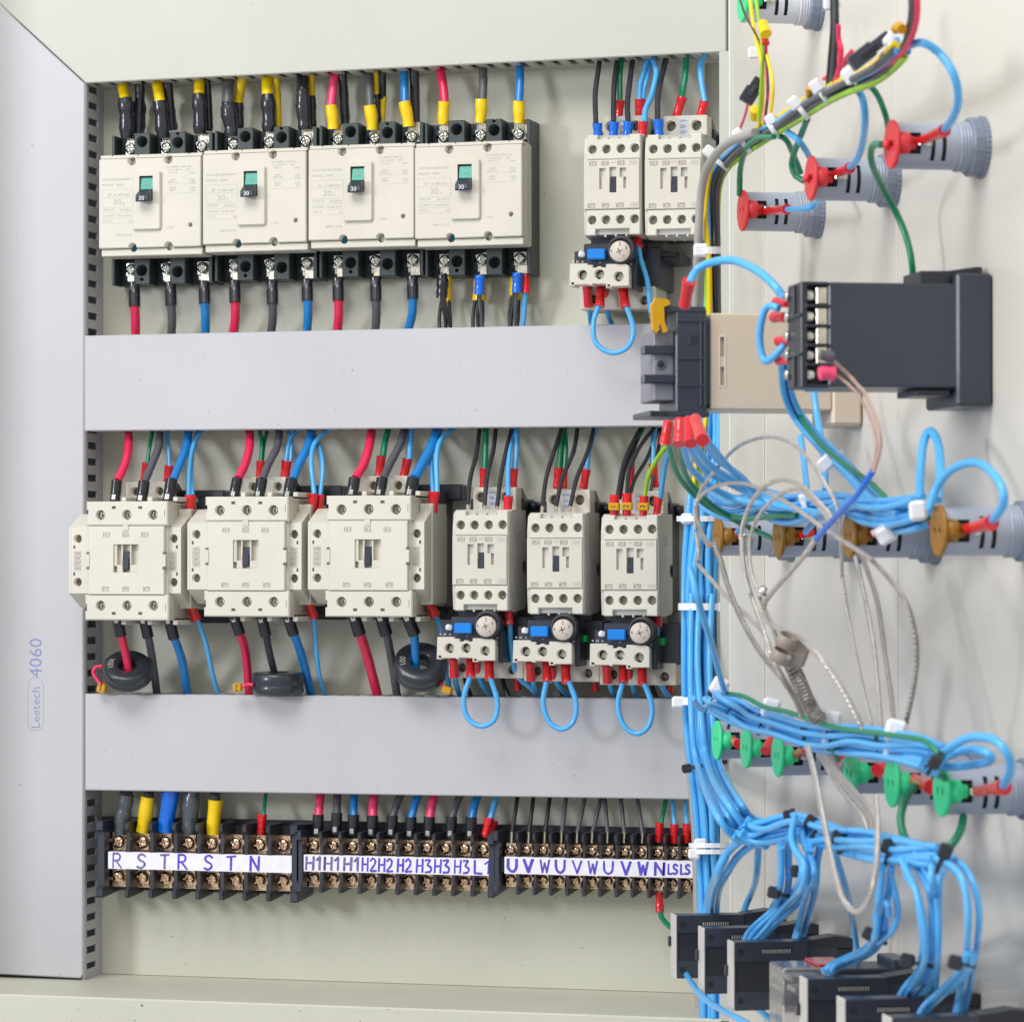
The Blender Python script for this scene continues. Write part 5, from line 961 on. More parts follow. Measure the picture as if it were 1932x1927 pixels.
# ------------------------------------------------------------------ things on the door
CAPO = 45.0
kk = loc(Q('E', 1690, 870, 0)); CAPO = QU('E', 1142, 865, kk[0])[1]          # cap distance from the door, read off the nearest red pilot
pc = Q('E', 1142, 865, CAPO); BR = 144 * zpx('E') * mmpx(pc)                 # body radius
def pilot(fr, x, y, col, label, body='pgrey', nub=False, group='pilot lights', rot=0.0, white=False):
    c = loc(Q(fr, x, y, CAPO)); u, z = c[0], c[2]; L = CAPO
    t = Thing('pilot_light', (u, 0, z), label, 'pilot light', group, door=True)
    R_ = BR; o = (u - 1.5, 0, z)                                              # body axis slightly behind the cap
    n = 40; rows = [1, L * .465, L * .51, L * .585, L * .63, L * .70, L * .74, L - 1.2]
    vs = [(o[0] + R_ * math.cos(2 * math.pi * i / n) * .97, r, z + R_ * math.sin(2 * math.pi * i / n) * .97) for r in rows for i in range(n)]
    fs = []
    for j in range(len(rows) - 1):
        for i in range(n):
            a = (360 * (i + .5) / n) % 360; front = 300 < a or a < 60
            if (j in (1, 3)) and (312 < a or a < 36) and front: continue
            if (j == 6) and (a > 335 or a < 25): continue                       # open cut for the terminal
            fs.append((j * n + i, j * n + (i + 1) % n, (j + 1) * n + (i + 1) % n, (j + 1) * n + i))
    b = MB(); b.add(vs, fs, True)
    b.lathe((o[0], L - 1.2, z), (0, 1, 0), [(0, R_ * .97), (.3, R_ * .9), (.31, .1)], n, cap=False)
    t.part('body', b, M[body])
    t.part('slot_shade_core', MB().lathe((o[0], .6, z), (0, 1, 0), [(0, R_ * .86), (L - 2.2, R_ * .86)], 28), M['hole'])  # near-black core, paints the shade seen through the body slots
    th = [(0.5, R_ * 1.0)]
    for i in range(4): th += [(L * .17 + i * 1.6, R_ * 1.0), (L * .17 + i * 1.6 + .5, R_ * 1.05), (L * .17 + i * 1.6 + 1.0, R_ * 1.05), (L * .17 + i * 1.6 + 1.4, R_ * .99)]
    t.part('thread', MB().lathe(o, (0, 1, 0), th, 40, cap=False), M[body])
    ng = []
    for i in range(72): a = 2 * math.pi * i / 72; r = R_ * (1.30 if i % 2 else 1.27); ng.append((o[0] + r * math.cos(a), z + r * math.sin(a)))
    t.part('knurled_flange', MB().prism(ng, .1, 2.2, .3), M['nut'])
    hx = []
    for i in range(8):
        for e in (-.16, .16): a = 2 * math.pi * (i + .5) / 8 + e; hx.append((o[0] + R_ * 1.24 * math.cos(a), z + R_ * 1.24 * math.sin(a)))
    t.part('nut', MB().prism(hx, 2.3, L * .18, .8), M['nut'])
    # coloured cap: round flange facing out, a stem running back into the cut, two screw holes
    cut = MB(); cu = u + 2.2
    for e in (-1, 1): cut.cyl((cu + e * R_ * .32, L - 3, z - R_ * .02), (cu + e * R_ * .32, L + 6, z - R_ * .02), R_ * .18, 14)
    t.part('cap', MB().lathe((cu, L - .6, z), (0, 1, 0), [(0, R_ * .98), (.5, R_ * 1.02), (1.5, R_ * 1.02), (2.0, R_ * .96)], 40), M[col], cut=cut)
    for e in (-1, 1): t.part('cap_hole_shade', MB().lathe((cu + e * R_ * .32, L - .2, z - R_ * .02), (0, 1, 0), [(0, R_ * .175), (.2, R_ * .175)], 12), M['hole'])  # near-black discs set in the cap holes as painted shade
    t.part('cap_stem', MB().lathe((cu + R_ * .52, L - .4, z), (0, -1, 0), [(0, R_ * .48), (L * .10, R_ * .46), (L * .125, R_ * .43), (L * .13, R_ * .30), (L * .19, R_ * .28), (L * .20, R_ * .1)], 20), M[col])
    if nub: t.part('cap_nub', MB().lathe((cu, L + 1.2, z), (0, 1, 0), [(0, R_ * .20), (L * .06, R_ * .20), (L * .08, R_ * .10)], 14), M[col])
    t.part('terminal', MB().box(cu + R_ * .72, cu + R_ * .98, L * .64, L * .79, z - R_ * .14, z + R_ * .14, .3), M['zinc']); t.part('terminal_screw', MB().lathe((cu + R_ * .96, L * .70, z), (1, 0, 0), [(0, R_ * .2), (.8, R_ * .2), (1.2, R_ * .1)], 12), M['zinc'])
    return t
pilot('E', 1142, 865, 'capr', 'nearest red capped pilot light, its blue wire arcing high above it', nub=True)
pilot('E', 662, 1065, 'capr', 'middle red capped pilot light', nub=True)
pilot('E', 255, 1258, 'capr', 'lowest red capped pilot light, closest to the cabinet')
pilot('E', 255, 15, 'capg', 'pale bodied pilot light with a green cap at the top edge', body='pwhite')
for fr, x, y, lb in (('J', 350, 1480, 'farthest amber capped pilot light, behind the grey braided cables'), ('J', 665, 1478, 'second amber capped pilot light counted from the blue trunk'), ('J', 1030, 1472, 'amber capped pilot light crossed by braided cables and a nylon tie'), ('J', 1490, 1450, 'nearest amber capped pilot light, blue wire looping above')):
    pilot(fr, x, y, 'capy', lb)
for fr, x, y, lb in (('N', 256, 1090, 'green capped pilot light farthest back, next to the blue trunk'), ('N', 415, 1130, 'second green capped pilot light from the blue trunk'), ('N', 588, 1172, 'third green capped pilot light from the blue trunk'),
                     ('N', 985, 1262, 'fourth green capped pilot light, right of the braided cables'), ('N', 1210, 1320, 'fifth green capped pilot light, green wire looping under it'), ('O', 1505, 205, 'nearest green capped pilot light with a big grey body')):
    pilot(fr, x, y, 'capg', lb)
# half seen knob at the right edge
c = loc(Q('J', 2040, 650, 0)); t = Thing('push_button', (c[0], 0, c[2]), 'shiny grey button barrel cut off by the right edge of the picture', 'push button', None, door=True)
t.part('barrel', MB().lathe((c[0] + 9, 0, c[2]), (0, 1, 0), [(0, 11), (3, 11), (3.1, 8), (8, 7.5), (9, 6)], 28), M['zinc']); t.part('ring', MB().lathe((c[0] + 9, 0, c[2]), (0, 1, 0), [(0, 13), (1.6, 13), (1.7, 11)], 28), M['nut'])
# temperature controller
u0 = loc(Q('J', 1772, 440, 0))[0]
def Ju(x, y, u=None): q = QU('J', x, y, u0 if u is None else u); return q[1], q[2]
zt, zb = Ju(1200, 168)[1], Ju(1200, 712)[1]; H_ = zt - zb; wd = H_ * .98
oL = Ju(778, 440)[0]; we = wd * .52; oB = Ju(1584, 440)[0]; oT = Ju(925, 440)[0]
t = Thing('temperature_controller', (u0, 0, zb), 'black box shaped temperature controller with brass screw terminals on its inner end', 'controller', None, door=True)
t.part('case', MB().box(u0 - wd, u0 - .6, 1, oT, zb + .5, zt, .8), M['dgrey'])
zt2, zb2 = Ju(1680, 118)[1], Ju(1680, 805)[1]
t.part('mounting_bezel', MB().box(u0 - wd - 3, u0 + .6, .5, oB, zb2, zt2, 1.2), M['dgrey'])
a, b = Ju(1420, 100), Ju(1740, 80); t.part('clamp', MB().xprism([(a[0], zt - .5), (a[0], a[1]), (Ju(1560, 100)[0], a[1] + .2), (b[0] + 3, b[1]), (b[0], b[1]), (b[0], zt2 - 1), (Ju(1575, 0)[0], zt2 - 1), (Ju(1575, 0)[0], zt - .5)], u0 - wd * .75, u0 - wd * .15), M['black'])
a, b = Ju(1385, 745), Ju(1570, 760); t.part('clamp', MB().box(u0 - wd * .75, u0 - wd * .1, b[0], a[0], b[1] + 1, zb, .6), M['black'])
cz = (zt + zb) / 2
t.part('terminal_back', MB().box(u0 - we, u0 - 9, oT - .3, oL - .6, zb + .3, zt - .3, .5).box(u0 - we, u0 - .2, oL - 3.5, oL - .2, zb, zt, .6).box(u0 - we * .5, u0 - we * .4, oL - .3, oL + .8, zb + 1, zb + H_ * .3, .2).box(u0 - we * .5, u0 - we * .4, oL - .3, oL + .8, zt - H_ * .3, zt - 1, .2).box(u0 - we, u0, oL - 1, oL + .9, zb + H_ * .30, zb + H_ * .33, .2).box(u0 - we, u0, oL - 1, oL + .9, zt - H_ * .33, zt - H_ * .3, .2).box(u0 - we, u0 - .2, oT, oL - 1, zb - .1, zb + 1.6, .4).box(u0 - we, u0 - .2, oT, oL - 1, zt - 1.6, zt + .1, .4), M['black'])
ys = [232, 340, 440, 540, 640]
for i, y in enumerate(ys):
    z = Ju(835, y)[1]; o1 = Ju(862, y)[0]; o2 = Ju(830, y)[0]
    if i: zz = (z + Ju(835, ys[i - 1])[1]) / 2; t.part('terminal_barrier', MB().box(u0 - 8.8, u0 + .2, oT + .1, oL - 2.5, zz - .7, zz + .7, .3), M['black'])
    if i < 4: t.part('contact_strip', MB().box(u0 - 6, u0 - 1.2, oT + .4, o1 - .1, z - 4, z + 4, .4), M['ysteel' if 0 else 'tin'])
    for q in (0, 1):
        s = t.part('terminal_screw', MB().lathe((u0 - 6.5, o2, z), (1, 0, 0), [(0, 3.3), (3.3, 3.3), (4.4, 2.7), (4.8, .2)], 14), M['zinc']) if q == 0 else t.part('terminal_screw', MB().lathe((u0 - we + 1.5, oL - .3, z + 1), (0, 1, 0), [(0, 2.4), (1.6, 2.4), (2.2, 1.6), (2.3, .1)], 14), M['zinc'])
# socket relay with a beige body
u1 = loc(Q('J', 1100, 820, 0))[0]
def Jb(x, y): q = QU('J', x, y, u1); return q[1], q[2]
zt, zb = Jb(600, 328)[1], Jb(600, 826)[1]; wd = (zt - zb) * .8; oA, oB_ = Jb(312, 500)[0], Jb(935, 500)[0]
t = Thing('timer_relay', (u1, 0, zb), 'beige timer relay behind the black controller, plugged into a black socket', 'relay', None, door=True)
cut = MB()
for y0_, y1_ in ((448, 550), (602, 698)): o1, z1_ = Jb(384, y0_); o2, z2_ = Jb(362, y1_); cut.box(u1 - 2, u1 + 2, o1, o2, z2_, z1_, .01)
t.part('case', MB().box(u1 - wd, u1, oB_ - .5, oA, zb, zt, .9), M['beige'], cut=cut)
q0, q1 = Jb(392, 440), Jb(355, 708); fr_m = MB()
for bxx in ((q0[0], q0[0] + .8, q1[1], q0[1]), (q1[0] - .8, q1[0], q1[1], q0[1]), (q0[0] + .8, q1[0] - .8, q0[1] - .9, q0[1]), (q0[0] + .8, q1[0] - .8, q1[1], q1[1] + .9)): fr_m.box(u1 - .1, u1 + .25, *bxx, .05)
t.part('slot_frame', fr_m, M['cream'])
t.part('front_bezel', MB().box(u1 - wd - 2, u1 + .6, .5, oB_ - .4, Jb(1000, 905)[1], zt + 4, 1.6), M['beige'])
oC = Jb(0, 500)[0]; oD = Jb(-40, 500)[0]; z4, z5 = Jb(200, 292)[1], Jb(200, 862)[1]
sk = t.part('socket', MB().box(u1 - wd - 1, u1 + 1.6, oA + 2.4, Jb(130, 500)[0], z5 + 2.5, z4 - 1, .9).box(u1 - wd + 2, u1 + .4, oA + .1, oA + 2.5, zb + 3, zt - 3, .5).box(u1 - wd - 1, u1 + 2.0, oA + 3, Jb(70, 500)[0], z4 - 3.2, z4, .6).box(u1 - wd - 1, u1 + 2.2, oA + 1, oC + 1, z5, z5 + 3.2, .6), M['dgrey'])
t.part('rail_clip_body', MB().box(u1 - wd + 2, u1 - 4, Jb(130, 500)[0] - .2, Jb(27, 500)[0], Jb(60, 776)[1], Jb(60, 411)[1], .6), M['sideg'])
for y in (515, 665): a = Jb(128, y); t.part('rail_hook', MB().box(u1 - 10, u1 - 1, a[0] - .2, oD - 1, a[1] - 2.3, a[1] + 2.3, .5), M['dgrey'])
for y in (555, 610): a = Jb(60, y); t.part('rail_hook', MB().lathe((u1 - 4.5, a[0], Jb(60, 585)[1]), (1, 0, 0), [(0, 3.2), (1, 3.2), (1.1, 2.2)] if y < 600 else [(0, 2.0), (1.4, 2.0), (1.5, 1)], 16), M['nut'] if y < 600 else M['black'])
a = Jb(85, 340); t.part('socket_corner', MB().box(u1 - 9, u1 + 1.2, a[0], a[0] + 5, a[1] - 6, a[1] + 5, .6), M['black'])
for y_ in (365, 560, 700): a = Jb(210, y_); t.part('socket_ridge', MB().box(u1 + 1.5, u1 + 2.3, a[0] - 9, a[0] + 8, a[1] - .7, a[1] + .7, .2), M['dgrey'])
for x_ in (262, 285): a = Jb(x_, 500); t.part('socket_ridge', MB().box(u1 + 1.5, u1 + 2.2, a[0] - .7, a[0] + .7, z5 + 6, z4 - 6, .2), M['black'])
a, b = Jb(200, 440), Jb(262, 490); t.part('socket_notch', MB().box(u1 + 1.5, u1 + 1.75, b[0], a[0], b[1], a[1], .1), M['black'])
for x, y in ((70, 820), (25, 820)): a = Jb(x, y); t.part('socket_vent', MB().box(u1 + 2.1, u1 + 2.3, a[0] - 2.2, a[0] + 2.2, z5 + .8, z5 + 2.6, .1), M['hole'])
cl = Jb(42, 335); sc_ = .82; t.part('retaining_clip', MB().xprism([(cl[0] + a * sc_, cl[1] + b * sc_) for a, b in ((4, -10), (5, 6), (2, 11), (-6, 10), (-7.5, 7), (-3, 5), (-3.5, -4), (-5.5, -11), (-2.5, -12), (-.5, -6), (1.5, -12))], u1 - 3, u1 + 3.4), M['gold'])
# row of plug-in sockets at the bottom
Lr = QU('O', 428, 1100, loc(Q('O', 1052, 985, 0))[0])[1]
cor = [(1265, 1722, 'nearest the blue trunk'), (1317, 1746, 'second from the blue trunk'), (1372, 1772, 'third from the blue trunk, seen full length'), (1451, 1812, ''), (1508, 1840, 'fifth in the row, right of the clear relay'), (1578, 1878, 'sixth in the row'), (1664, 1912, 'nearest and largest looking, in the bottom corner')]
pitch = abs(loc(Q('0', 1508, 1840, Lr))[0] - loc(Q('0', 1265, 1722, Lr))[0]) / 4
US = {}; dq = lambda fr, x, y, o: -Q(fr, x, y, o).y
zrow = sum(loc(Q('0', x, y, Lr))[2] for x, y, _ in cor) / 7
Hs = 352 * zpx('O') * mmpx(Q('O', 428, 1100, Lr))
for i, (x, y, lb) in enumerate(cor):
    ua = loc(Q('0', x, y, Lr))[0]; u = ua + pitch * .17; US[i] = u; z = loc(Q('0', x, y, Lr))[2]
    if i == 3:
        u = ua + pitch * .38; t = Thing('plug_in_relay', (u, 0, z - Hs), 'clear covered plug-in relay, pinkish parts visible inside, fourth in the bottom row', 'relay', None, door=True)
        t.part('cover', MB().box(ua, u, Lr * .62, Lr, z - Hs * 1.02, z, .8), M['clear'])
        t.part('coil', MB().lathe(((ua + u) / 2, Lr * .72, z - Hs * .68), (0, 0, 1), [(0, (u - ua) * .35), (Hs * .3, (u - ua) * .35)], 18), M['pinkb'])
        t.part('contact_frame', MB().box(ua + 1, u - 1, Lr * .66, Lr * .9, z - Hs * .36, z - Hs * .28, .3).box(ua + 1, u - 1.1, Lr * .66, Lr * .72, z - Hs * .9, z - Hs * .2, .3).box(ua + 1.2, u - 1.2, Lr * .7, Lr * .93, z - Hs * .2, z - Hs * .12, .3), M['zinc'])
        t.part('red_flag', MB().box(ua + .4, u - .4, Lr * .50, Lr * .72, z + .2, z + 1.6, .3), M['sred'])
        t.part('socket', MB().box(ua, u, 8, Lr * .62 - .1, z - Hs, z - 1, .8).box(ua - 1, u + .4, .3, 10, z - Hs - 4, z + 3, .8), M['dgrey'])
        t.part('black_core', MB().box(ua + 1.2, u - 1.2, Lr * .72, Lr * .985, z - Hs * .52, z - Hs * .40, .3), M['black']); continue
    t = Thing('relay_socket', (u, 0, z - Hs), 'black plug-in relay socket at the bottom, ' + lb, 'relay socket', 'black relay sockets along the bottom of the door', door=True)
    cut = MB()
    for zz in (.10, .90): cut.cyl((ua + (u - ua) * .5, Lr - 3, z - Hs * zz), (ua + (u - ua) * .5, Lr + 3, z - Hs * zz), 1.1, 12)
    o1, o2 = Lr * .53, Lr * .76
    prof = [(9, z - Hs), (Lr - 1.2, z - Hs), (Lr - 1.2, z), (9, z)]
    t.part('case', MB().box(ua, u - 1, 8, Lr - 1, z - Hs, z, .8).box(u - 1.2, u, Lr * .38, Lr - 1.6, z - Hs, z - Hs * .72, .6).box(u - 1.2, u, Lr * .38, Lr - 1.6, z - Hs * .28, z, .6), M['dgrey'])
    t.part('recessed_side', MB().box(u - 1.4, u - .75, Lr * .38, Lr - 1.7, z - Hs * .72, z - Hs * .28, .1), M['black'])
    for zz in (.14, .86): t.part('screw_hole_shade', MB().lathe((u - .1, Lr - 4.5, z - Hs * zz), (1, 0, 0), [(0, 1.9), (.22, 1.9)], 14), M['hole'])  # dark discs laid on the face, painting the shade of screw holes
    t.part('edge_plate', MB().box(ua - .2, u + .3, Lr - 1.2, Lr, z - Hs - .3, z + .3, .4), M['sideply'], cut=cut)
    g0, g1 = Lr * .52, Lr * .76; t.part('vent_slot_shade', MB().box(u - .02, u + .12, g0, g1, z - Hs * .175, z - Hs * .085, .03), M['hole'])  # dark slab on the face, painted shade of the vent opening
    vr = MB()
    for k in range(12): oo = g0 + (g1 - g0) * (k + .5) / 12; vr.box(u + .1, u + .3, oo - .25, oo + .25, z - Hs * .165, z - Hs * .11, .03)
    v = t.part('vent_rib', vr, M['ink']); v['kind'] = 'stuff'
    t.part('mounting_foot', MB().xprism([(.3, z - Hs * .12), (.3, z + 1), (10, z + 2.5), (Lr * .38, z + .3), (Lr * .38, z - 3), (12, z - Hs * .1)], ua - 1, u - .5).box(ua, u - 1, .3, 9, z - Hs - 2, z - Hs * .12, .5), M['black'])
    t.part('latch_lever', MB().box(ua - .5, ua + 2.5, Lr - .2, Lr + 1.6, z - Hs * .52, z - Hs * .36, .4), M['black'])
# ------------------------------------------------------------------ wires of the door
def q(fr, col, w, pts, lab, o=(50, 50), sl=(), g=None, name='wire', n=10): return wire(fr, col, w, pts, lab, d=o, sl=sl, group=g, pl='Q', name=name, n=n)
# harness at the top, running down into the cabinet
cen = [(1195, 290, 62), (1050, 430, 60), (880, 505, 58), (700, 590, 56), (550, 690, 56), (400, 780, 56), (265, 860, 56), (150, 950, 56), (80, 1060, 60), (62, 1250, 60), (66, 1450, 60), (68, 1720, 58), (75, 2200, 55)]
HC = ['yel', 'blk', 'sky', 'lgreen', 'blk', 'yel', 'blue', 'grey', 'sky', 'lgreen']
HN = {'blue': 'darker blue', 'blk': 'black', 'yel': 'yellow', 'grey': 'grey', 'sky': 'blue', 'lgreen': 'yellow and green', 'green': 'green'}
bundle('E', HC, 36, [(a[0], a[1], a[2]) for a in cen], 10, 135, lambda i, c: '%s wire strand of the slanting upper harness, %s' % (HN[c], ('core', 'outer', 'outer', 'outer lower', 'outer', 'inner upper', 'outer upper', 'outer lower', 'lower edge', 'front')[i]), 'strands of the slanting upper harness', d=(60, 60), pl='Q', twist=.9)
q('E', 'sheath', 52, [(330, 790, 62), (180, 845, 66), (90, 925, 68), (30, 1040, 68), (2, 1200, 68), (-12, 1450, 68), (-25, 1800, 66), (-40, 2300, 64)], 'thick bent grey sheathed cable at the right contactor')
wire('0', 'sheath', 19, [(1303, 800), (1299, 1000), (1294, 1200), (1300, 1400), (1313, 1560), (1318, 1750), (1322, 1990)], 'pale sheathed cable running straight down beside the blue trunk', d=(92, 80))
q('E', 'yel', 24, [(295, -30), (318, 150), (348, 290), (374, 420), (372, 600), (350, 760)], 'yellow wire dropping from the top beside the upper pilot light', (64, 60))
q('E', 'lgreen', 22, [(330, -30), (355, 150), (372, 320), (366, 500), (348, 720)], 'yellow and green wire beside it dropping from the top', (66, 62))
q('E', 'brn', 15, [(232, -20), (270, 90), (330, 200), (385, 330), (404, 500), (388, 740)], 'thin brown wire crossing the upper pilot light', (66, 60))
q('E', 'red', 20, [(392, 250), (398, 420), (404, 560), (384, 720)], 'red wire dropping from the small red plug', (62, 60))
q('E', 'yel', 22, [(400, 330), (428, 460), (434, 560), (412, 740)], 'bowed yellow wire right of the red one', (62, 60))
loose('E', 'sred', 46, (392, 262, 64), (372, 150, 64), 'small red plug sleeve under the upper pilot light', pl='Q')
loose('E', 'ytape', 72, (392, 205, 65), (376, 140, 65), 'short yellow plug collar under the upper pilot light', pl='Q')
for i, (a, b, c_, cl_) in enumerate(((785, 775, 760, 'blk'), (800, 795, 778, 'grey'), (815, 808, 800, 'blk'), (822, 832, 820, 'red'), (828, 845, 800, 'red'))):
    q('E', cl_, 24, [(a, -40 if i < 3 else 150), (a + 2, 160 if i < 3 else 230), (b, 320), (c_, 505)], ('leftmost', 'middle', 'right', 'inner', 'outer')[i] + (' dark' if i < 3 else ' red') + ' wire hanging straight down through the big white tie at the top', (62, 58))
q('E', 'red', 26, [(905, 305, 58), (860, 360, 58), (830, 420, 58), (800, 490, 58)], 'short red wire from the small connector into the harness')
q('E', 'red', 26, [(912, 330, 56), (850, 395, 56), (740, 470, 56)], 'second short red wire under the small connector')
for i, (cl_, o_) in enumerate((('blk', 0), ('red', 22), ('grey', -18), ('brn', 8), ('red', 30))):
    q('E', cl_, 26, [(1268 + o_, -50), (1272 + o_, 60), (1258 + o_, 160), (1215 + o_ * .8, 280), (1120 + o_, 350 + o_), (1010, 420 + o_)], ('black', 'bright red', 'grey', 'brown', 'outer red')[i] + ' wire of the dark bunch entering at the top right', (64 + i % 2 * 4, 60))
def qbox(fr, x, y, o, w_, h_, dep, ang, col, name, lab, cat, tip=True):
    c = loc(Q(fr, x, y, o)); k = zpx(fr) * mmpx(Q(fr, x, y, o)); t = Thing(name, (0, 0, 0), lab, cat, None); p = Q(fr, x, y, o)
    t.root.location = p * .001; vd = (CAM - p).normalized(); t.root.rotation_euler = (0, -ang, math.atan2(-vd.x, vd.y) + math.pi if 0 else TH)
    W_, H2 = w_ * k / 2, h_ * k / 2
    t.part('housing', MB().box(-W_, W_ * .15, -dep / 2, dep / 2, -H2, H2, .7), M[col])
    t.part('tail', MB().box(W_ * .1, W_, -dep / 2 + .8, dep / 2 - .8, -H2 * .72, H2 * .72, .6), M[col]); t.part('latch', MB().box(-W_ * .5, W_ * .3, dep / 2 - .1, dep / 2 + 1, -H2 * .3, H2 * .3, .3), M['black' if col != 'black' else 'dgrey']); return t
qbox('E', 1012, 300, 70, 290, 92, 8, math.radians(38), 'dgrey', 'wire_connector', 'long dark grey plug connector lying along the upper harness', 'connector')
qbox('E', 312, 540, 66, 165, 90, 7, math.radians(58), 'black', 'wire_connector', 'small dark plug connector left of the vertical wires', 'connector')
q('E', 'pink', 18, [(285, 620, 64), (268, 690, 62), (238, 770, 60)], 'thin pink wire from the small dark connector')
q('E', 'yel', 60, [(325, 650, 62), (325, 700, 60)], 'short yellow collar above the harness')
q('E', 'gold', 62, [(1165, 175, 66), (1185, 160, 66), (1205, 175, 66)], 'small amber plug peeking over the harness')
q('E', 'gold', 40, [(650, 520, 62), (648, 575, 60)], 'small amber tag beside the harness')
for i, (x, y, a, w_, hx, hy, hs, s) in enumerate(((345, 310, 90, 90, -20, 5, 2.0, 'on the vertical wires below the upper pilot'), (792, 30, 90, 75, -10, -10, 2.2, 'on the dark wires at the top edge'), (1178, 262, 50, 105, -25, -15, 2.4, 'at the upper end of the harness'), (925, 485, 35, 110, -30, -35, 2.3, 'on the harness below the long connector'),
                                              (735, 575, 35, 110, -40, -60, 2.0, 'on the harness near the hanging dark wires'), (605, 660, 38, 110, -42, -45, 1.9, 'mid harness'), (430, 770, 30, 105, -10, -55, 1.7, 'where the vertical wires join the harness'), (262, 860, 38, 105, -35, -60, 1.8, 'above the bend of the harness'), (110, 965, 50, 130, -55, -60, 2.0, 'at the bend beside the right contactor'))):
    tie('E', x, y, 60, math.radians(a), w_, 'white nylon tie ' + s, pl='Q', hx=hx, hy=hy, hs=hs, sq=.75)
tie('E', 50, 1491, 66, math.radians(90), 130, 'white nylon tie round the wires above the timer relay', pl='Q', hx=-45, hy=0, hs=2.4, bw=4)
q('E', 'sky', 52, [(1230, 275, 60), (1325, 255, 58), (1430, 320, 50), (1515, 450, 45), (1540, 600, 40), (1508, 700, 36), (1440, 795, 33)], 'light blue wire arcing high over to the nearest red pilot', sl=[('sred', 78, (1458, 778, 34), (1290, 850, 34), 62)])
q('E', 'sky', 44, [(900, 500, 55), (962, 570, 52), (985, 700, 48), (970, 850, 40), (930, 960, 36), (868, 1012, 33)], 'light blue wire curving down to the middle red pilot', sl=[('sred', 68, (895, 1000, 34), (765, 1052, 34), 56)])
q('E', 'sky', 38, [(520, 785, 55), (590, 840, 52), (660, 950, 40), (720, 1120, 20), (700, 1205, 25), (640, 1240, 32), (505, 1250, 34)], 'light blue wire dropping behind the middle red pilot to the lowest one', sl=[('sred', 62, (520, 1248, 34), (360, 1262, 34), 56)])
q('E', 'green', 38, [(1000, 495, 54), (1060, 570, 48), (1110, 700, 42), (1125, 800, 34)], 'green wire curving to the nearest red pilot')
q('E', 'green', 38, [(640, 710, 52), (585, 850, 48), (548, 960, 46), (565, 1040, 44), (620, 1080, 40)], 'green wire looping left of the middle red pilot')
q('E', 'green', 36, [(430, 800, 55), (510, 830, 52), (560, 930, 42), (600, 1030, 36)], 'green wire running behind the middle red pilot')
q('E', 'green', 36, [(300, 850, 58), (262, 920, 55), (240, 1020, 50), (236, 1160, 47)], 'green wire dropping to the lowest red pilot')
q('E', 'green', 34, [(440, 815, 60), (340, 825, 62), (275, 880, 62)], 'short green wire hugging the underside of the harness')
q('E', 'green', 42, [(1085, 862, 50), (1040, 862, 50), (1020, 900, 49), (1028, 980, 45), (1080, 1100, 35), (1160, 1250, 25), (1225, 1400, 20), (1262, 1560, 18), (1272, 1750, 15)], 'long green wire falling behind the black controller')
# timer relay and controller wires
q('J', 'sky', 44, [(202, 175, 118), (245, 100, 112), (330, 60, 105), (440, 55, 98), (560, 110, 92), (640, 180, 88), (690, 245, 84)], 'light blue wire arcing from the timer socket to the controller', sl=[('sred', 72, (202, 160, 118), (178, 292, 118), 64)])
q('J', 'sky', 38, [(665, 300, 88), (610, 290, 92), (578, 360, 94), (568, 470, 94), (592, 570, 92), (640, 550, 90), (695, 490, 86)], 'light blue loop left of the controller terminals')
for i, (x, y, w_) in enumerate(((682, 270, 56), (670, 345, 60), (692, 470, 52), (695, 568, 54))):
    loose('J', 'sred', w_, (x - 28, y, 86), (x + 32, y + 2, 84), 'red sleeve at the controller, %s from the top' % ('first', 'second', 'third', 'fourth')[i], pl='Q')
J_T = [(85, 880, 1005, 62), (150, 875, 1002, 66), (200, 872, 1000, 64), (252, 868, 982, 70)]
for i, (x, y0_, y1_, w_) in enumerate(J_T):
    loose('J', 'sred', w_, (x + (-8, 0, 8, 20)[i], y1_, 118), (x + (12, 4, 0, -18)[i], y0_, 116), 'red sleeve under the timer socket, %s' % ('leftmost', 'second', 'third', 'rightmost')[i], pl='Q')
bundle('J', ['sky', 'sky', 'sky', 'sky', 'sky'], 36, [(690, 560, 80), (700, 720, 70), (770, 880, 60), (880, 1010, 55), (1020, 1140, 52), (1180, 1330, 50), (1300, 1370, 50)], 5, 105, 'light blue wire of the bunch falling from the controller', 'light blue wires falling from the controller', d=(50, 50), pl='Q', twist=.5)
q('J', 'green', 26, [(725, 730, 62), (790, 880, 60), (880, 1000, 58), (1010, 1110, 55), (1140, 1200, 52), (1250, 1310, 50)], 'dark green wire in the bunch falling from the controller')
q('J', 'sky', 36, [(842, 690, 40), (862, 850, 40), (890, 1000, 42), (905, 1140, 44), (905, 1240, 46)], 'light blue wire dropping from behind the controller')
q('J', 'sky', 34, [(778, 960, 40), (795, 1090, 42), (812, 1240, 46)], 'light blue wire further left behind the bunch')
q('J', 'sky', 46, [(1398, 1330, 46), (1396, 1180, 40), (1412, 1000, 34), (1448, 935, 30), (1488, 1000, 32), (1500, 1130, 38), (1486, 1290, 44)], 'tall narrow light blue loop over the nearest amber pilot')
q('J', 'sky', 46, [(1440, 1340, 50), (1490, 1210, 46), (1580, 1120, 42), (1700, 1100, 38), (1800, 1190, 36), (1826, 1310, 35), (1745, 1425, 34)], 'wide light blue loop ending at the nearest amber pilot', sl=[('sred', 80, (1765, 1408, 35), (1620, 1445, 35), 60)])
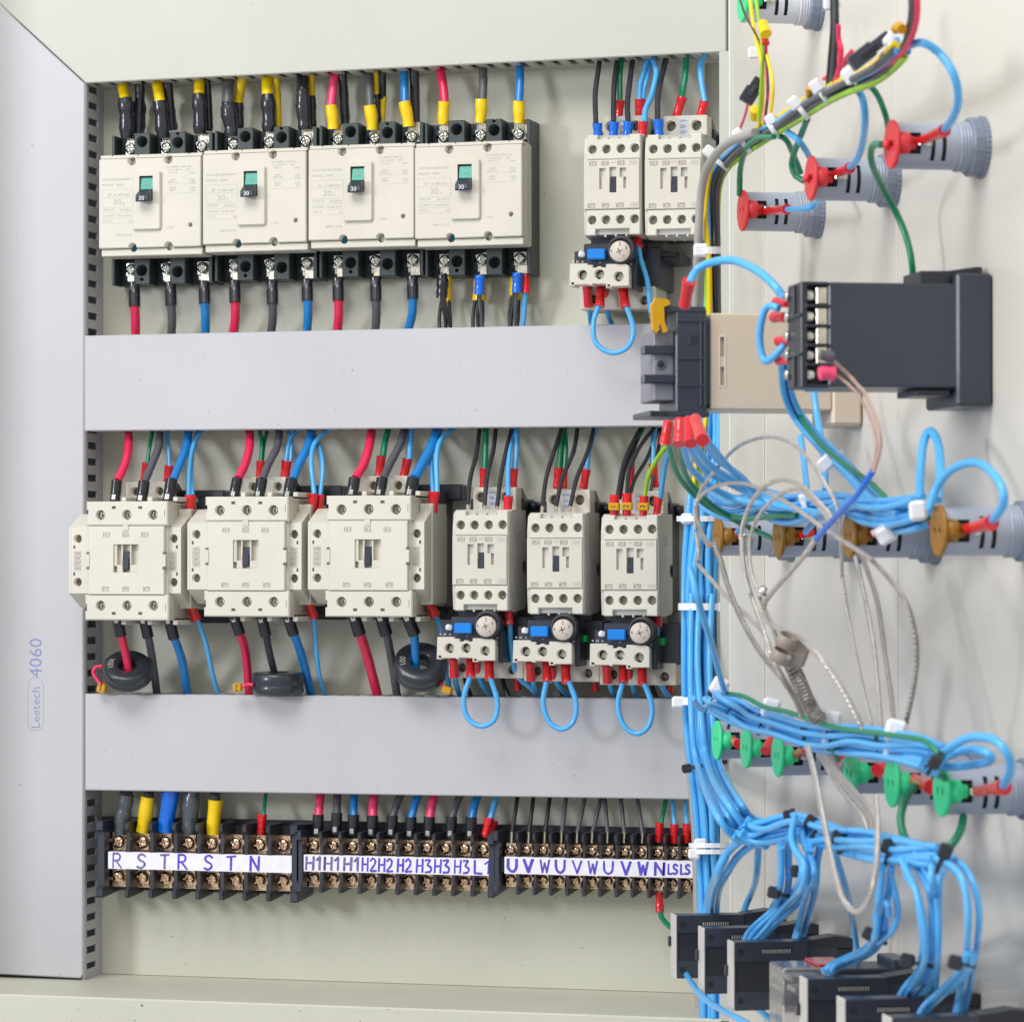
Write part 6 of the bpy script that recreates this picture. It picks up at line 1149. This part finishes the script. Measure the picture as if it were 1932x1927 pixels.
for i, (x0_, y0_, x1_, y1_, w_) in enumerate(((460, 1460, 405, 1490, 50), (825, 1455, 755, 1480, 52), (1190, 1450, 1125, 1470, 62), (1410, 1400, 1460, 1415, 46))):
    loose('J', 'sred', w_, (x0_, y0_, 35), (x1_, y1_, 35), 'red sleeve at the %s amber pilot' % ('farthest', 'second', 'third', 'back of the nearest')[i], pl='Q')
q('J', 'sky', 34, [(905, 1330, 50), (850, 1400, 42), (805, 1455, 38)], 'short light blue wire into the second amber pilot')
q('J', 'sky', 32, [(560, 1330, 50), (500, 1400, 42), (452, 1455, 38)], 'short light blue wire into the farthest amber pilot')
# fan of wires from the timer sleeves to the amber row
fan = [[(168, 1000), (215, 1130), (330, 1230), (470, 1290), (700, 1330)], [(195, 1000), (270, 1120), (400, 1200), (520, 1250), (760, 1310)], [(222, 995), (310, 1110), (420, 1180), (560, 1270), (850, 1350)],
       [(272, 980), (350, 1080), (470, 1170), (600, 1290), (900, 1340)], [(290, 975), (380, 1090), (490, 1200), (640, 1310), (980, 1370)]]
for i, f in enumerate(fan): q('J', 'sky', 36, [(a, b, 112 - (112 - 48) * j / 4) for j, (a, b) in enumerate(f)], 'light blue wire fanning out from the red timer sleeves, %s' % ('lowest', 'second from below', 'middle', 'second from above', 'uppermost')[i], g='light blue wires fanning out from the timer')
bundle('J', 'sky', 34, [(300, 1270, 60), (420, 1330, 56), (560, 1300, 52), (700, 1345, 50), (860, 1320, 50), (1040, 1330, 50), (1200, 1375, 50), (1400, 1350, 48)], 9, 190, 'light blue wire of the tangled row above the amber pilots', 'tangled light blue wires above the amber pilots', pl='Q', d=(50, 50), twist=2.2)
q('J', 'green', 30, [(95, 1000, 114), (140, 1150, 100), (230, 1265, 85), (350, 1350, 70), (500, 1385, 60), (640, 1372, 56), (760, 1370, 52)], 'dark green wire sweeping from the timer under the tangle')
q('J', 'green', 30, [(155, 1000, 112), (190, 1170, 95), (300, 1300, 80), (450, 1400, 60), (530, 1440, 48), (640, 1490, 44)], 'second dark green wire ending at the second amber pilot')
q('J', 'green', 28, [(1230, 1400, 48), (1330, 1415, 46), (1440, 1385, 44)], 'green wire end reaching the nearest amber pilot')
wire('J', 'yel', 26, [(292, 780), (285, 900), (245, 1060), (228, 1180), (222, 1330)], 'yellow wire passing behind the timer sleeves', d=(95, 95)); wire('J', 'lgreen', 22, [(305, 790), (262, 1080), (240, 1250), (235, 1420), (225, 1560)], 'yellow and green wire beside the trunk', d=(92, 92))
wire('J', 'blue', 34, [(318, 790), (308, 950), (300, 1100), (290, 1300)], 'darker blue wire right of the yellow one', d=(94, 94))
tie('J', 945, 1085, 54, math.radians(-48), 120, 'white nylon tie round the blue bunch below the controller', pl='Q', hx=-35, hy=15, hs=2.3, sq=.8)
tie('J', 1385, 1345, 50, math.radians(5), 90, 'white nylon tie left of the nearest amber pilot', pl='Q', hx=0, hy=0, hs=2.6, sq=.8)
tie('J', 1205, 1430, 52, math.radians(-60), 120, 'slanting white nylon tie over the third amber pilot', pl='Q', hx=15, hy=40, hs=2.6, sq=.7)
tie('J', 800, 1330, 55, math.radians(20), 130, 'white nylon tie in the blue tangle over the second amber pilot', pl='Q', hx=-5, hy=-40, hs=1.4, sq=.6)
# main blue trunk
TR = 'light blue wires of the vertical trunk'
bundle('0', 'sky', 12.5, [(1330, 930), (1322, 1010), (1317, 1100), (1318, 1180), (1318, 1320), (1327, 1420), (1338, 1520), (1346, 1620), (1350, 1760), (1352, 2000)], 18, 74, 'light blue wire of the vertical trunk', TR, d=(112, 112), twist=.28, squash=.6)
bundle('0', 'sky', 12.5, [(1326, 1120, 120), (1322, 1250, 125), (1328, 1390, 140), (1340, 1450, 165), (1366, 1512, dq('0', 1366, 1512, 95)), (1402, 1562, dq('0', 1402, 1562, 84)), (1440, 1575, dq('0', 1440, 1575, 78))], 7, 62, 'light blue wire of the trunk swinging out to the door', TR + ', swinging out', d=(112, 112), twist=.3)
bundle('0', 'sky', 12, [(1352, 780, 96), (1350, 860, 96), (1338, 960, 100)], 2, 24, 'light blue wire entering the top of the trunk', TR + ', top', d=(96, 100))
q('N', 'sky', 36, [(110, 150, 124), (160, 350, 120), (225, 560, 105), (262, 700, 90), (300, 830, 72)], 'single light blue wire leaving the trunk towards the green row')
q('N', 'sky', 34, [(120, 860, 118), (170, 920, 105), (215, 900, 90), (300, 930, 70)], 'light blue wire swinging from the trunk into the green row bundle')
tie('0', 1322, 1144, 112, math.radians(90), 80, 'white nylon tie round the upper part of the trunk', hx=42, hy=2, hs=2.2, bw=4.5)
tie('0', 1318, 1322, 114, math.radians(90), 82, 'white nylon tie on the trunk beside the lower duct', hx=-38, hy=2, hs=2.4, bw=5)
tie('0', 1320, 978, 108, math.radians(90), 82, 'white nylon tie at the top of the trunk', hx=-24, hy=0, hs=2.2, bw=3.5)
tie('0', 1344, 1594, 114, math.radians(90), 84, 'upper of two white nylon ties beside the terminal strip end', hx=-22, hy=-2, hs=2.4, bw=3)
tie('0', 1344, 1606, 114, math.radians(90), 84, 'lower of two white nylon ties beside the terminal strip end', hx=-34, hy=4, hs=2.2, bw=3)
tie('0', 1330, 1443, 120, math.radians(100), 84, 'black nylon tie across the trunk', col='blkn', hx=-34, hy=6, hs=1.8, bw=2.6)
# green row bundle
bundle('N', 'sky', 36, [(235, 880, 66), (330, 930, 64), (430, 975, 62), (560, 1000, 62), (720, 1060, 60), (880, 1070, 60), (1000, 1085, 60), (1140, 1120, 60), (1300, 1150, 58), (1440, 1200, 56)], 10, 205, 'light blue wire of the bundle above the green pilots', 'light blue wires above the green pilots', pl='Q', d=(60, 60), twist=1.2, squash=.6)
q('N', 'green', 30, [(290, 835, 70), (400, 850, 70), (520, 910, 68), (640, 935, 68), (830, 1000, 66), (950, 1030, 66), (1120, 1050, 66), (1300, 1075, 64), (1400, 1100, 62), (1490, 1190, 58)], 'dark green wire riding on top of the green row bundle')
q('N', 'green', 28, [(900, 1090, 64), (890, 1150, 62), (920, 1200, 55)], 'short green wire dropping by the fourth green pilot')
q('N', 'green', 30, [(1290, 1200, 60), (1360, 1240, 56), (1430, 1270, 50), (1500, 1300, 48)], 'green wire end slanting into the nearest green pilot')
q('N', 'sky', 52, [(1440, 1210, 58), (1530, 1130, 56), (1640, 1075, 52), (1760, 1085, 48), (1840, 1160, 44), (1858, 1260, 40), (1815, 1345, 36)], 'outer light blue loop over the nearest green pilot', sl=[('sred', 88, (1825, 1345, 36), (1672, 1368, 36), 60)])
q('N', 'sky', 50, [(1450, 1225, 55), (1540, 1165, 50), (1660, 1140, 46), (1745, 1170, 42), (1740, 1205, 40), (1640, 1225, 42), (1530, 1235, 46), (1470, 1225, 50)], 'inner light blue loop over the nearest green pilot')
for i, (x0_, y0_, x1_, y1_, w_) in enumerate(((372, 1110, 335, 1080, 52), (520, 1150, 555, 1080, 56), (748, 1130, 690, 1170, 62), (930, 1165, 905, 1225, 60), (1130, 1255, 1180, 1230, 76), (1425, 1345, 1325, 1300, 80))):
    loose('N', 'sred', w_, (x0_, y0_, 42), (x1_, y1_, 36), 'red sleeve %s' % ('right of the farthest green cap', 'above the second green pilot', 'right of the third green cap', 'left of the fourth green cap', 'left of the fifth green cap', 'between the fifth and nearest green caps')[i], pl='Q')
for i, (x, y, hx, hy, a) in enumerate(((255, 860, 15, -65, -30), (545, 990, 5, -75, -15), (850, 1060, 30, -75, -10), (1190, 1120, 40, -80, -15))):
    tie('N', x, y, 62, math.radians(a), 140, 'white nylon tie on the green row bundle, %s' % ('by the trunk', 'above the third pilot', 'before the fourth pilot', 'above the fifth pilot')[i], pl='Q', hx=hx, hy=hy, hs=3.0, sq=.6)
for i, (x, y, hx, hy, a) in enumerate(((235, 870, 0, -40, -35), (340, 960, 0, -20, -20), (500, 990, 5, -30, -15), (735, 1060, 5, -25, -15), (880, 1075, 0, -35, -10), (1140, 1120, 5, -35, -10), (1440, 1215, 5, -5, -30))):
    tie('N', x, y, 62, math.radians(a), 132, 'black nylon tie on the green row bundle, %s of seven from the trunk' % ('first', 'second', 'third', 'fourth', 'fifth', 'sixth', 'seventh')[i], col='blkn', pl='Q', hx=hx, hy=hy, hs=1.7, sq=.6, bw=1.8)
# lower bundle along the sockets
LBN = 'light blue wires of the lower door bundle'
bundle('O', 'sky', 34, [(470, 395, 90), (530, 425, 84), (620, 410, 78), (740, 385, 74), (860, 420, 72), (980, 455, 70), (1120, 490, 70), (1260, 530, 68), (1400, 560, 66), (1500, 575, 64)], 11, 185, 'light blue wire of the lower door bundle', LBN, pl='Q', d=(70, 70), twist=1.6, squash=.6)
def drop(n, pts, spread, where, w=36, tw=.3, k=2):
    fo = lambda x, y: QU('O', x, y, US.get(k, US[2]))[1] - 5
    spread = spread * (1.35 if n > 1 else 1); a_, b_ = pts[-2], pts[-1]; ll = math.hypot(b_[0] - a_[0], b_[1] - a_[1]); pts = pts[:-1] + [(b_[0], b_[1], min(b_[2], fo(b_[0], b_[1])))]; e_ = (b_[0] + (b_[0] - a_[0]) / ll * 40, b_[1] + (b_[1] - a_[1]) / ll * 40 + 25); pts += [(e_[0], e_[1], min(b_[2], fo(*e_)))]; pts[-3] = (pts[-3][0], pts[-3][1], min(pts[-3][2], fo(*pts[-3][:2]) + 4))
    bundle('O', 'sky', w, pts, n, spread, 'light blue wire dropping from the lower bundle, ' + where, 'light blue drops, ' + where, pl='Q', d=(60, 60), twist=tw, squash=.8)
drop(4, [(520, 455, 80), (420, 530, 86), (360, 640, 88), (330, 740, 84), (312, 880, 70)], 105, 'leftmost bunch swinging back to the trunk', k=0)
drop(1, [(560, 470, 76), (555, 600, 60), (540, 700, 50), (495, 800, 44)], 34, 'single thin one near the first socket', 34, k=0)
drop(3, [(690, 480, 76), (692, 600, 74), (690, 700, 70), (655, 800, 60), (600, 890, 50)], 80, 'bunch with a small black tie', 34, k=1)
drop(4, [(760, 380, 78), (760, 480, 82), (815, 600, 82), (790, 700, 80), (720, 790, 76), (560, 940, 66)], 120, 'bunch sweeping onto the third socket')
drop(3, [(850, 490, 76), (830, 600, 76), (825, 720, 72), (800, 850, 60), (770, 950, 50)], 90, 'straighter bunch onto the third socket')
drop(1, [(960, 540, 66), (1010, 700, 50), (1045, 850, 40), (1068, 1020, 32)], 34, 'lone one behind the braided loop', 34, k=3)
drop(4, [(1220, 600, 74), (1205, 720, 74), (1195, 850, 72), (1180, 960, 70), (1110, 1050, 64), (960, 1110, 58)], 100, 'bunch over the clear relay', k=4)
q('O', 'sky', 36, [(1240, 630, 72), (1262, 720, 70), (1280, 840, 68), (1250, 930, 68), (1180, 990, 68)], 'light blue wire bowing out right of the clear relay bunch'); q('O', 'sky', 34, [(1160, 870, 72), (1185, 790, 73), (1225, 790, 74), (1235, 850, 72)], 'small light blue kink in the clear relay bunch')
drop(5, [(1330, 590, 72), (1400, 720, 72), (1430, 880, 70), (1425, 1080, 66), (1380, 1190, 60), (1330, 1240, 54)], 135, 'bunch onto the fifth socket', k=5)
drop(2, [(1470, 590, 70), (1470, 760, 70), (1468, 950, 68), (1455, 1220, 56)], 70, 'right pair beside the fifth socket bunch', k=5)
drop(3, [(1520, 560, 68), (1620, 640, 66), (1665, 800, 64), (1660, 1000, 62), (1640, 1150, 58), (1600, 1330, 50)], 100, 'nearest bunch, at the right', k=6)
drop(2, [(1650, 1050, 64), (1620, 1140, 62), (1520, 1240, 58), (1430, 1320, 52)], 62, 'pair bending left from the nearest bunch', k=6)
q('O', 'green', 44, [(1370, 180, 44), (1320, 250, 50), (1295, 360, 54), (1330, 470, 54), (1430, 535, 52), (1540, 500, 46), (1600, 420, 40), (1620, 340, 36)], 'bright green wire looping under the last two green pilots')
q('O', 'sky', 34, [(185, 1150, 60), (250, 1250, 70), (340, 1320, 75), (440, 1375, 78), (560, 1440, 80)], 'light blue wire sagging out of the first socket to the bottom edge')
q('O', 'sky', 34, [(530, 1310, 40), (590, 1360, 40), (660, 1420, 40)], 'short light blue wire under the third socket')
wire('0', 'sky', 12, [(1420, 1650, 60), (1428, 1700, 60), (1420, 1760, 60)], 'short light blue wire behind the first socket', d=(60, 60)) if 0 else None
for i, (x, y, a, w_, hx, hy, s) in enumerate(((490, 405, -25, 150, -25, -35, 'where the trunk wires swing in'), (750, 375, 10, 140, -30, -35, 'at the hump of the lower bundle'), (855, 415, -30, 150, -25, -45, 'right of the hump'), (990, 465, -15, 130, -20, -15, 'before the braided loop'), (1230, 525, -12, 130, 0, -30, 'behind the braided loop'), (1500, 575, -20, 110, 25, -55, 'at the end of the lower bundle'),
                                          (805, 625, 92, 105, -45, -2, 'round the third socket bunch'), (680, 745, 80, 80, -40, -12, 'small one on a short bunch'), (1175, 970, 60, 95, -40, -20, 'round the clear relay bunch'), (1415, 1105, 80, 150, -85, -20, 'round the fifth socket bunch'), (1625, 1100, 75, 100, -45, -5, 'round the nearest bunch'))):
    tie('O', x, y, 72 if y < 900 else 64, math.radians(a), w_, 'black nylon tie ' + s, col='blkn', pl='Q', hx=hx, hy=hy, hs=1.9, sq=.7, bw=2.0)
# braided sensor cables
def br(fr, w, pts, lab, o=(95, 80), col='braid', sl=()): q(fr, col, w * .88, pts, lab, o, sl, 'braided sensor cables', 'sensor_cable')
of = lambda x: QU('J', x, 640, u0)[1] + 5
br('J', 24, [(935, 560, of(935)), (1030, 650, of(1030)), (1075, 700, of(1075) + 4), (1110, 740, 74), (1170, 880, 74), (1190, 1010, 74), (1155, 1145, 76)], 'pinkish braided cable bowing out from the controller terminals', col='pinkb')
br('J', 20, [(935, 630, of(935)), (1010, 680, of(1010)), (1090, 770, 73), (1150, 900, 73), (1168, 1030, 74), (1145, 1140, 76)], 'inner pinkish braided cable from the lowest controller terminal', col='pinkb')
loose('J', 'pink', 76, (950, 636, of(950)), (875, 636, of(875)), 'pink terminal sleeve on the lowest controller screw', pl='Q', kind='soft', w1=70)
loose('J', 'grey', 60, (945, 552, of(945)), (880, 540, of(880)), 'dark terminal sleeve above the pink one', pl='Q', kind='soft')
q('J', 'sblue', 34, [(1152, 1140, 76), (1110, 1205, 78), (1060, 1275, 79), (1000, 1335, 80), (930, 1410, 80), (860, 1492, 80)], 'deep blue shrink sleeve joining the braided cables', name='shrink_sleeve')
br('N', 34, [(800, -15, 80), (735, 80, 82), (640, 190, 84), (560, 280, 84), (515, 350, 84), (520, 420, 84), (570, 470, 84), (690, 520, 82), (790, 610, 80), (890, 730, 74), (980, 880, 68), (1060, 1040, 62)], 'braided cable below the blue sleeve, curling then running to lower right')
br('J', 24, [(238, 1300, 95), (280, 1210, 92), (360, 1110, 90), (460, 1010, 86), (600, 965, 82), (720, 990, 80), (820, 1080, 80), (900, 1200, 78), (970, 1330, 74), (985, 1480, 70), (990, 1600, 66), (N_ := 992, 1690, 62)], 'braided cable making the tall arch left of the blue sleeve')
br('N', 22, [(940, 190, 62), (950, 260, 62), (975, 420, 60), (1010, 600, 60), (1060, 830, 58), (1108, 1040, 56)], 'slim braided cable hanging from the tall arch')
br('J', 24, [(235, 1440, 95), (240, 1310, 95), (300, 1240, 92), (400, 1205, 88), (510, 1210, 84), (640, 1265, 82), (770, 1345, 80), (900, 1440, 76), (1040, 1530, 70), (1150, 1600, 66)], 'braided cable running flat then across the third amber pilot')
br('N', 32, [(960, 10, 70), (1080, 90, 66), (1180, 190, 62), (1290, 340, 58), (1340, 520, 54), (1345, 680, 52), (1320, 850, 52), (1275, 1050, 52)], 'braided cable bulging far right below the amber row', col='braidd')
br('N', 28, [(238, 1460, 95, 'J'), (255, 1570, 94, 'J'), (150, 120, 92), (230, 220, 90), (330, 330, 88), (430, 420, 86), (520, 520, 84), (570, 660, 82), (650, 800, 74), (720, 950, 68)], 'braided cable slanting under the trunk tie')
br('N', 34, [(242, 1320, 96, 'J'), (250, 1420, 96, 'J'), (300, 1520, 95, 'J'), (240, 20, 94), (270, 90, 92), (320, 260, 90), (400, 450, 88), (500, 620, 84), (600, 740, 80), (680, 860, 72), (720, 960, 68)], 'darker braided cable slanting beside it', col='braidd')
br('J', 28, [(440, 290, 87, 'N'), (405, 160, 89, 'N'), (472, 1470, 88), (510, 1330, 86), (580, 1230, 84), (680, 1185, 82), (780, 1215, 80), (860, 1290, 78), (940, 1380, 74), (980, 1450, 70)], 'braided cable in the wider low arch')
br('J', 24, [(490, 310, 86, 'N'), (440, 160, 87, 'N'), (520, 1480, 85), (570, 1360, 84), (660, 1270, 82), (760, 1235, 80), (850, 1300, 78), (930, 1400, 74)], 'braided cable in the inner low arch')
br('N', 30, [(395, -10, 88), (402, 130, 88), (440, 290, 86), (490, 440, 85), (540, 580, 84), (590, 700, 80)], 'braided cable running straight down left of the clip')
br('N', 26, [(425, -10, 86), (440, 160, 86), (490, 310, 85), (560, 470, 84), (600, 600, 82), (680, 760, 76), (740, 940, 68)], 'braided cable passing through the beige clip', col='braidd')
br('N', 30, [(1010, 90, 50), (1060, 300, 50), (1110, 560, 52), (1135, 800, 54), (1155, 1050, 56)], 'left one of two braided cables hanging right of centre')
br('N', 30, [(1050, 90, 48), (1130, 330, 48), (1170, 600, 50), (1205, 830, 52), (1225, 1010, 54)], 'right one of two braided cables hanging right of centre', col='braidd')
br('N', 12, [(1470, 320, 4), (1420, 520, 5), (1390, 760, 8), (1365, 1050, 12)], 'thin lone grey wire near the door skin', col='braidd') if 0 else None
br('O', 38, [(815, -20, 76), (850, 120, 80), (890, 320, 84), (930, 520, 86), (975, 700, 86), (1020, 800, 84), (1080, 830, 82), (1140, 750, 82), (1170, 600, 80), (1175, 400, 74), (1165, 240, 66)], 'long braided cable hanging in a deep U over the lower bundle')
for i, dx in enumerate((0, 45, 80)):
    br('O', 32, [(870 + dx * .5, 10, 58), (940 + dx * .6, 130, 58), (1010 + dx * .8, 230, 58), (1090 + dx * .8, 330, 58), (1130 + dx * .6, 440, 58)], 'braided cable behind the lower bundle, %s of three side by side' % ('left', 'middle', 'right')[i])
# spring strain relief and beige cable clip
cp = [Q('N', *a) for a in ((640, 620, 84), (690, 740, 80), (750, 880, 72), (820, 990, 66))]; sm_ = smooth(cp, 170); pts = []; nn = len(sm_)
for i, p in enumerate(sm_):
    tdir = (sm_[min(i + 1, nn - 1)] - sm_[max(i - 1, 0)]).normalized(); a_ = tdir.cross(Vector((0, 1, 0))).normalized(); b_ = tdir.cross(a_); an = i * .30; pts.append(p + a_ * 3.6 * math.cos(an) + b_ * 3.6 * math.sin(an))
o = link('cable_spring', wmesh(pts, .5, 5, cp[-1]), M['braidd']); o.location = cp[-1] * .001; tag(o, 'wire spring guard round the braided cables below the beige clip', 'spring')
p = Q('N', 628, 590, 88); t = Thing('cable_clip', (0, 0, 0), 'beige two-ring plastic clip gathering the braided cables', 'cable clip', None); t.root.location = p * .001; t.root.rotation_euler = (.15, .35, TH); t.root.scale = (.72, .72, .72)
for z in (5.5, -5.5): t.part('clip_ring', MB().lathe((0, 0, z), (0, .15, 1), [(-4.2, 6.2), (-4.6, 7), (-4.2, 7.8), (3.6, 7.8), (4.2, 7.2), (3.6, 6.2), (-4.2, 6.2)], 26, cap=False), M['clipb'])
t.part('clip_back', MB().box(2, 16, -6, 3, -9, 9, 2.2), M['clipb']); t.part('clip_screw', MB().lathe((3.5, 6.2, -4), (.2, 1, 0), [(0, 2), (.8, 2), (1.4, .6)], 12), M['ink'])
p = Q('N', 512, 285, 86); s = MB().lathe(tuple(p), (0, -.8, .4), [(-2, 1.2), (2, 1.4), (3, 2.3), (3.8, 2), (4, .3)], 16); o = link('terminal_stud', s.mesh(p, depth=False), M['zinc']); o.location = p * .001; tag(o, 'small bright metal stud where the braided cables curl', 'stud')
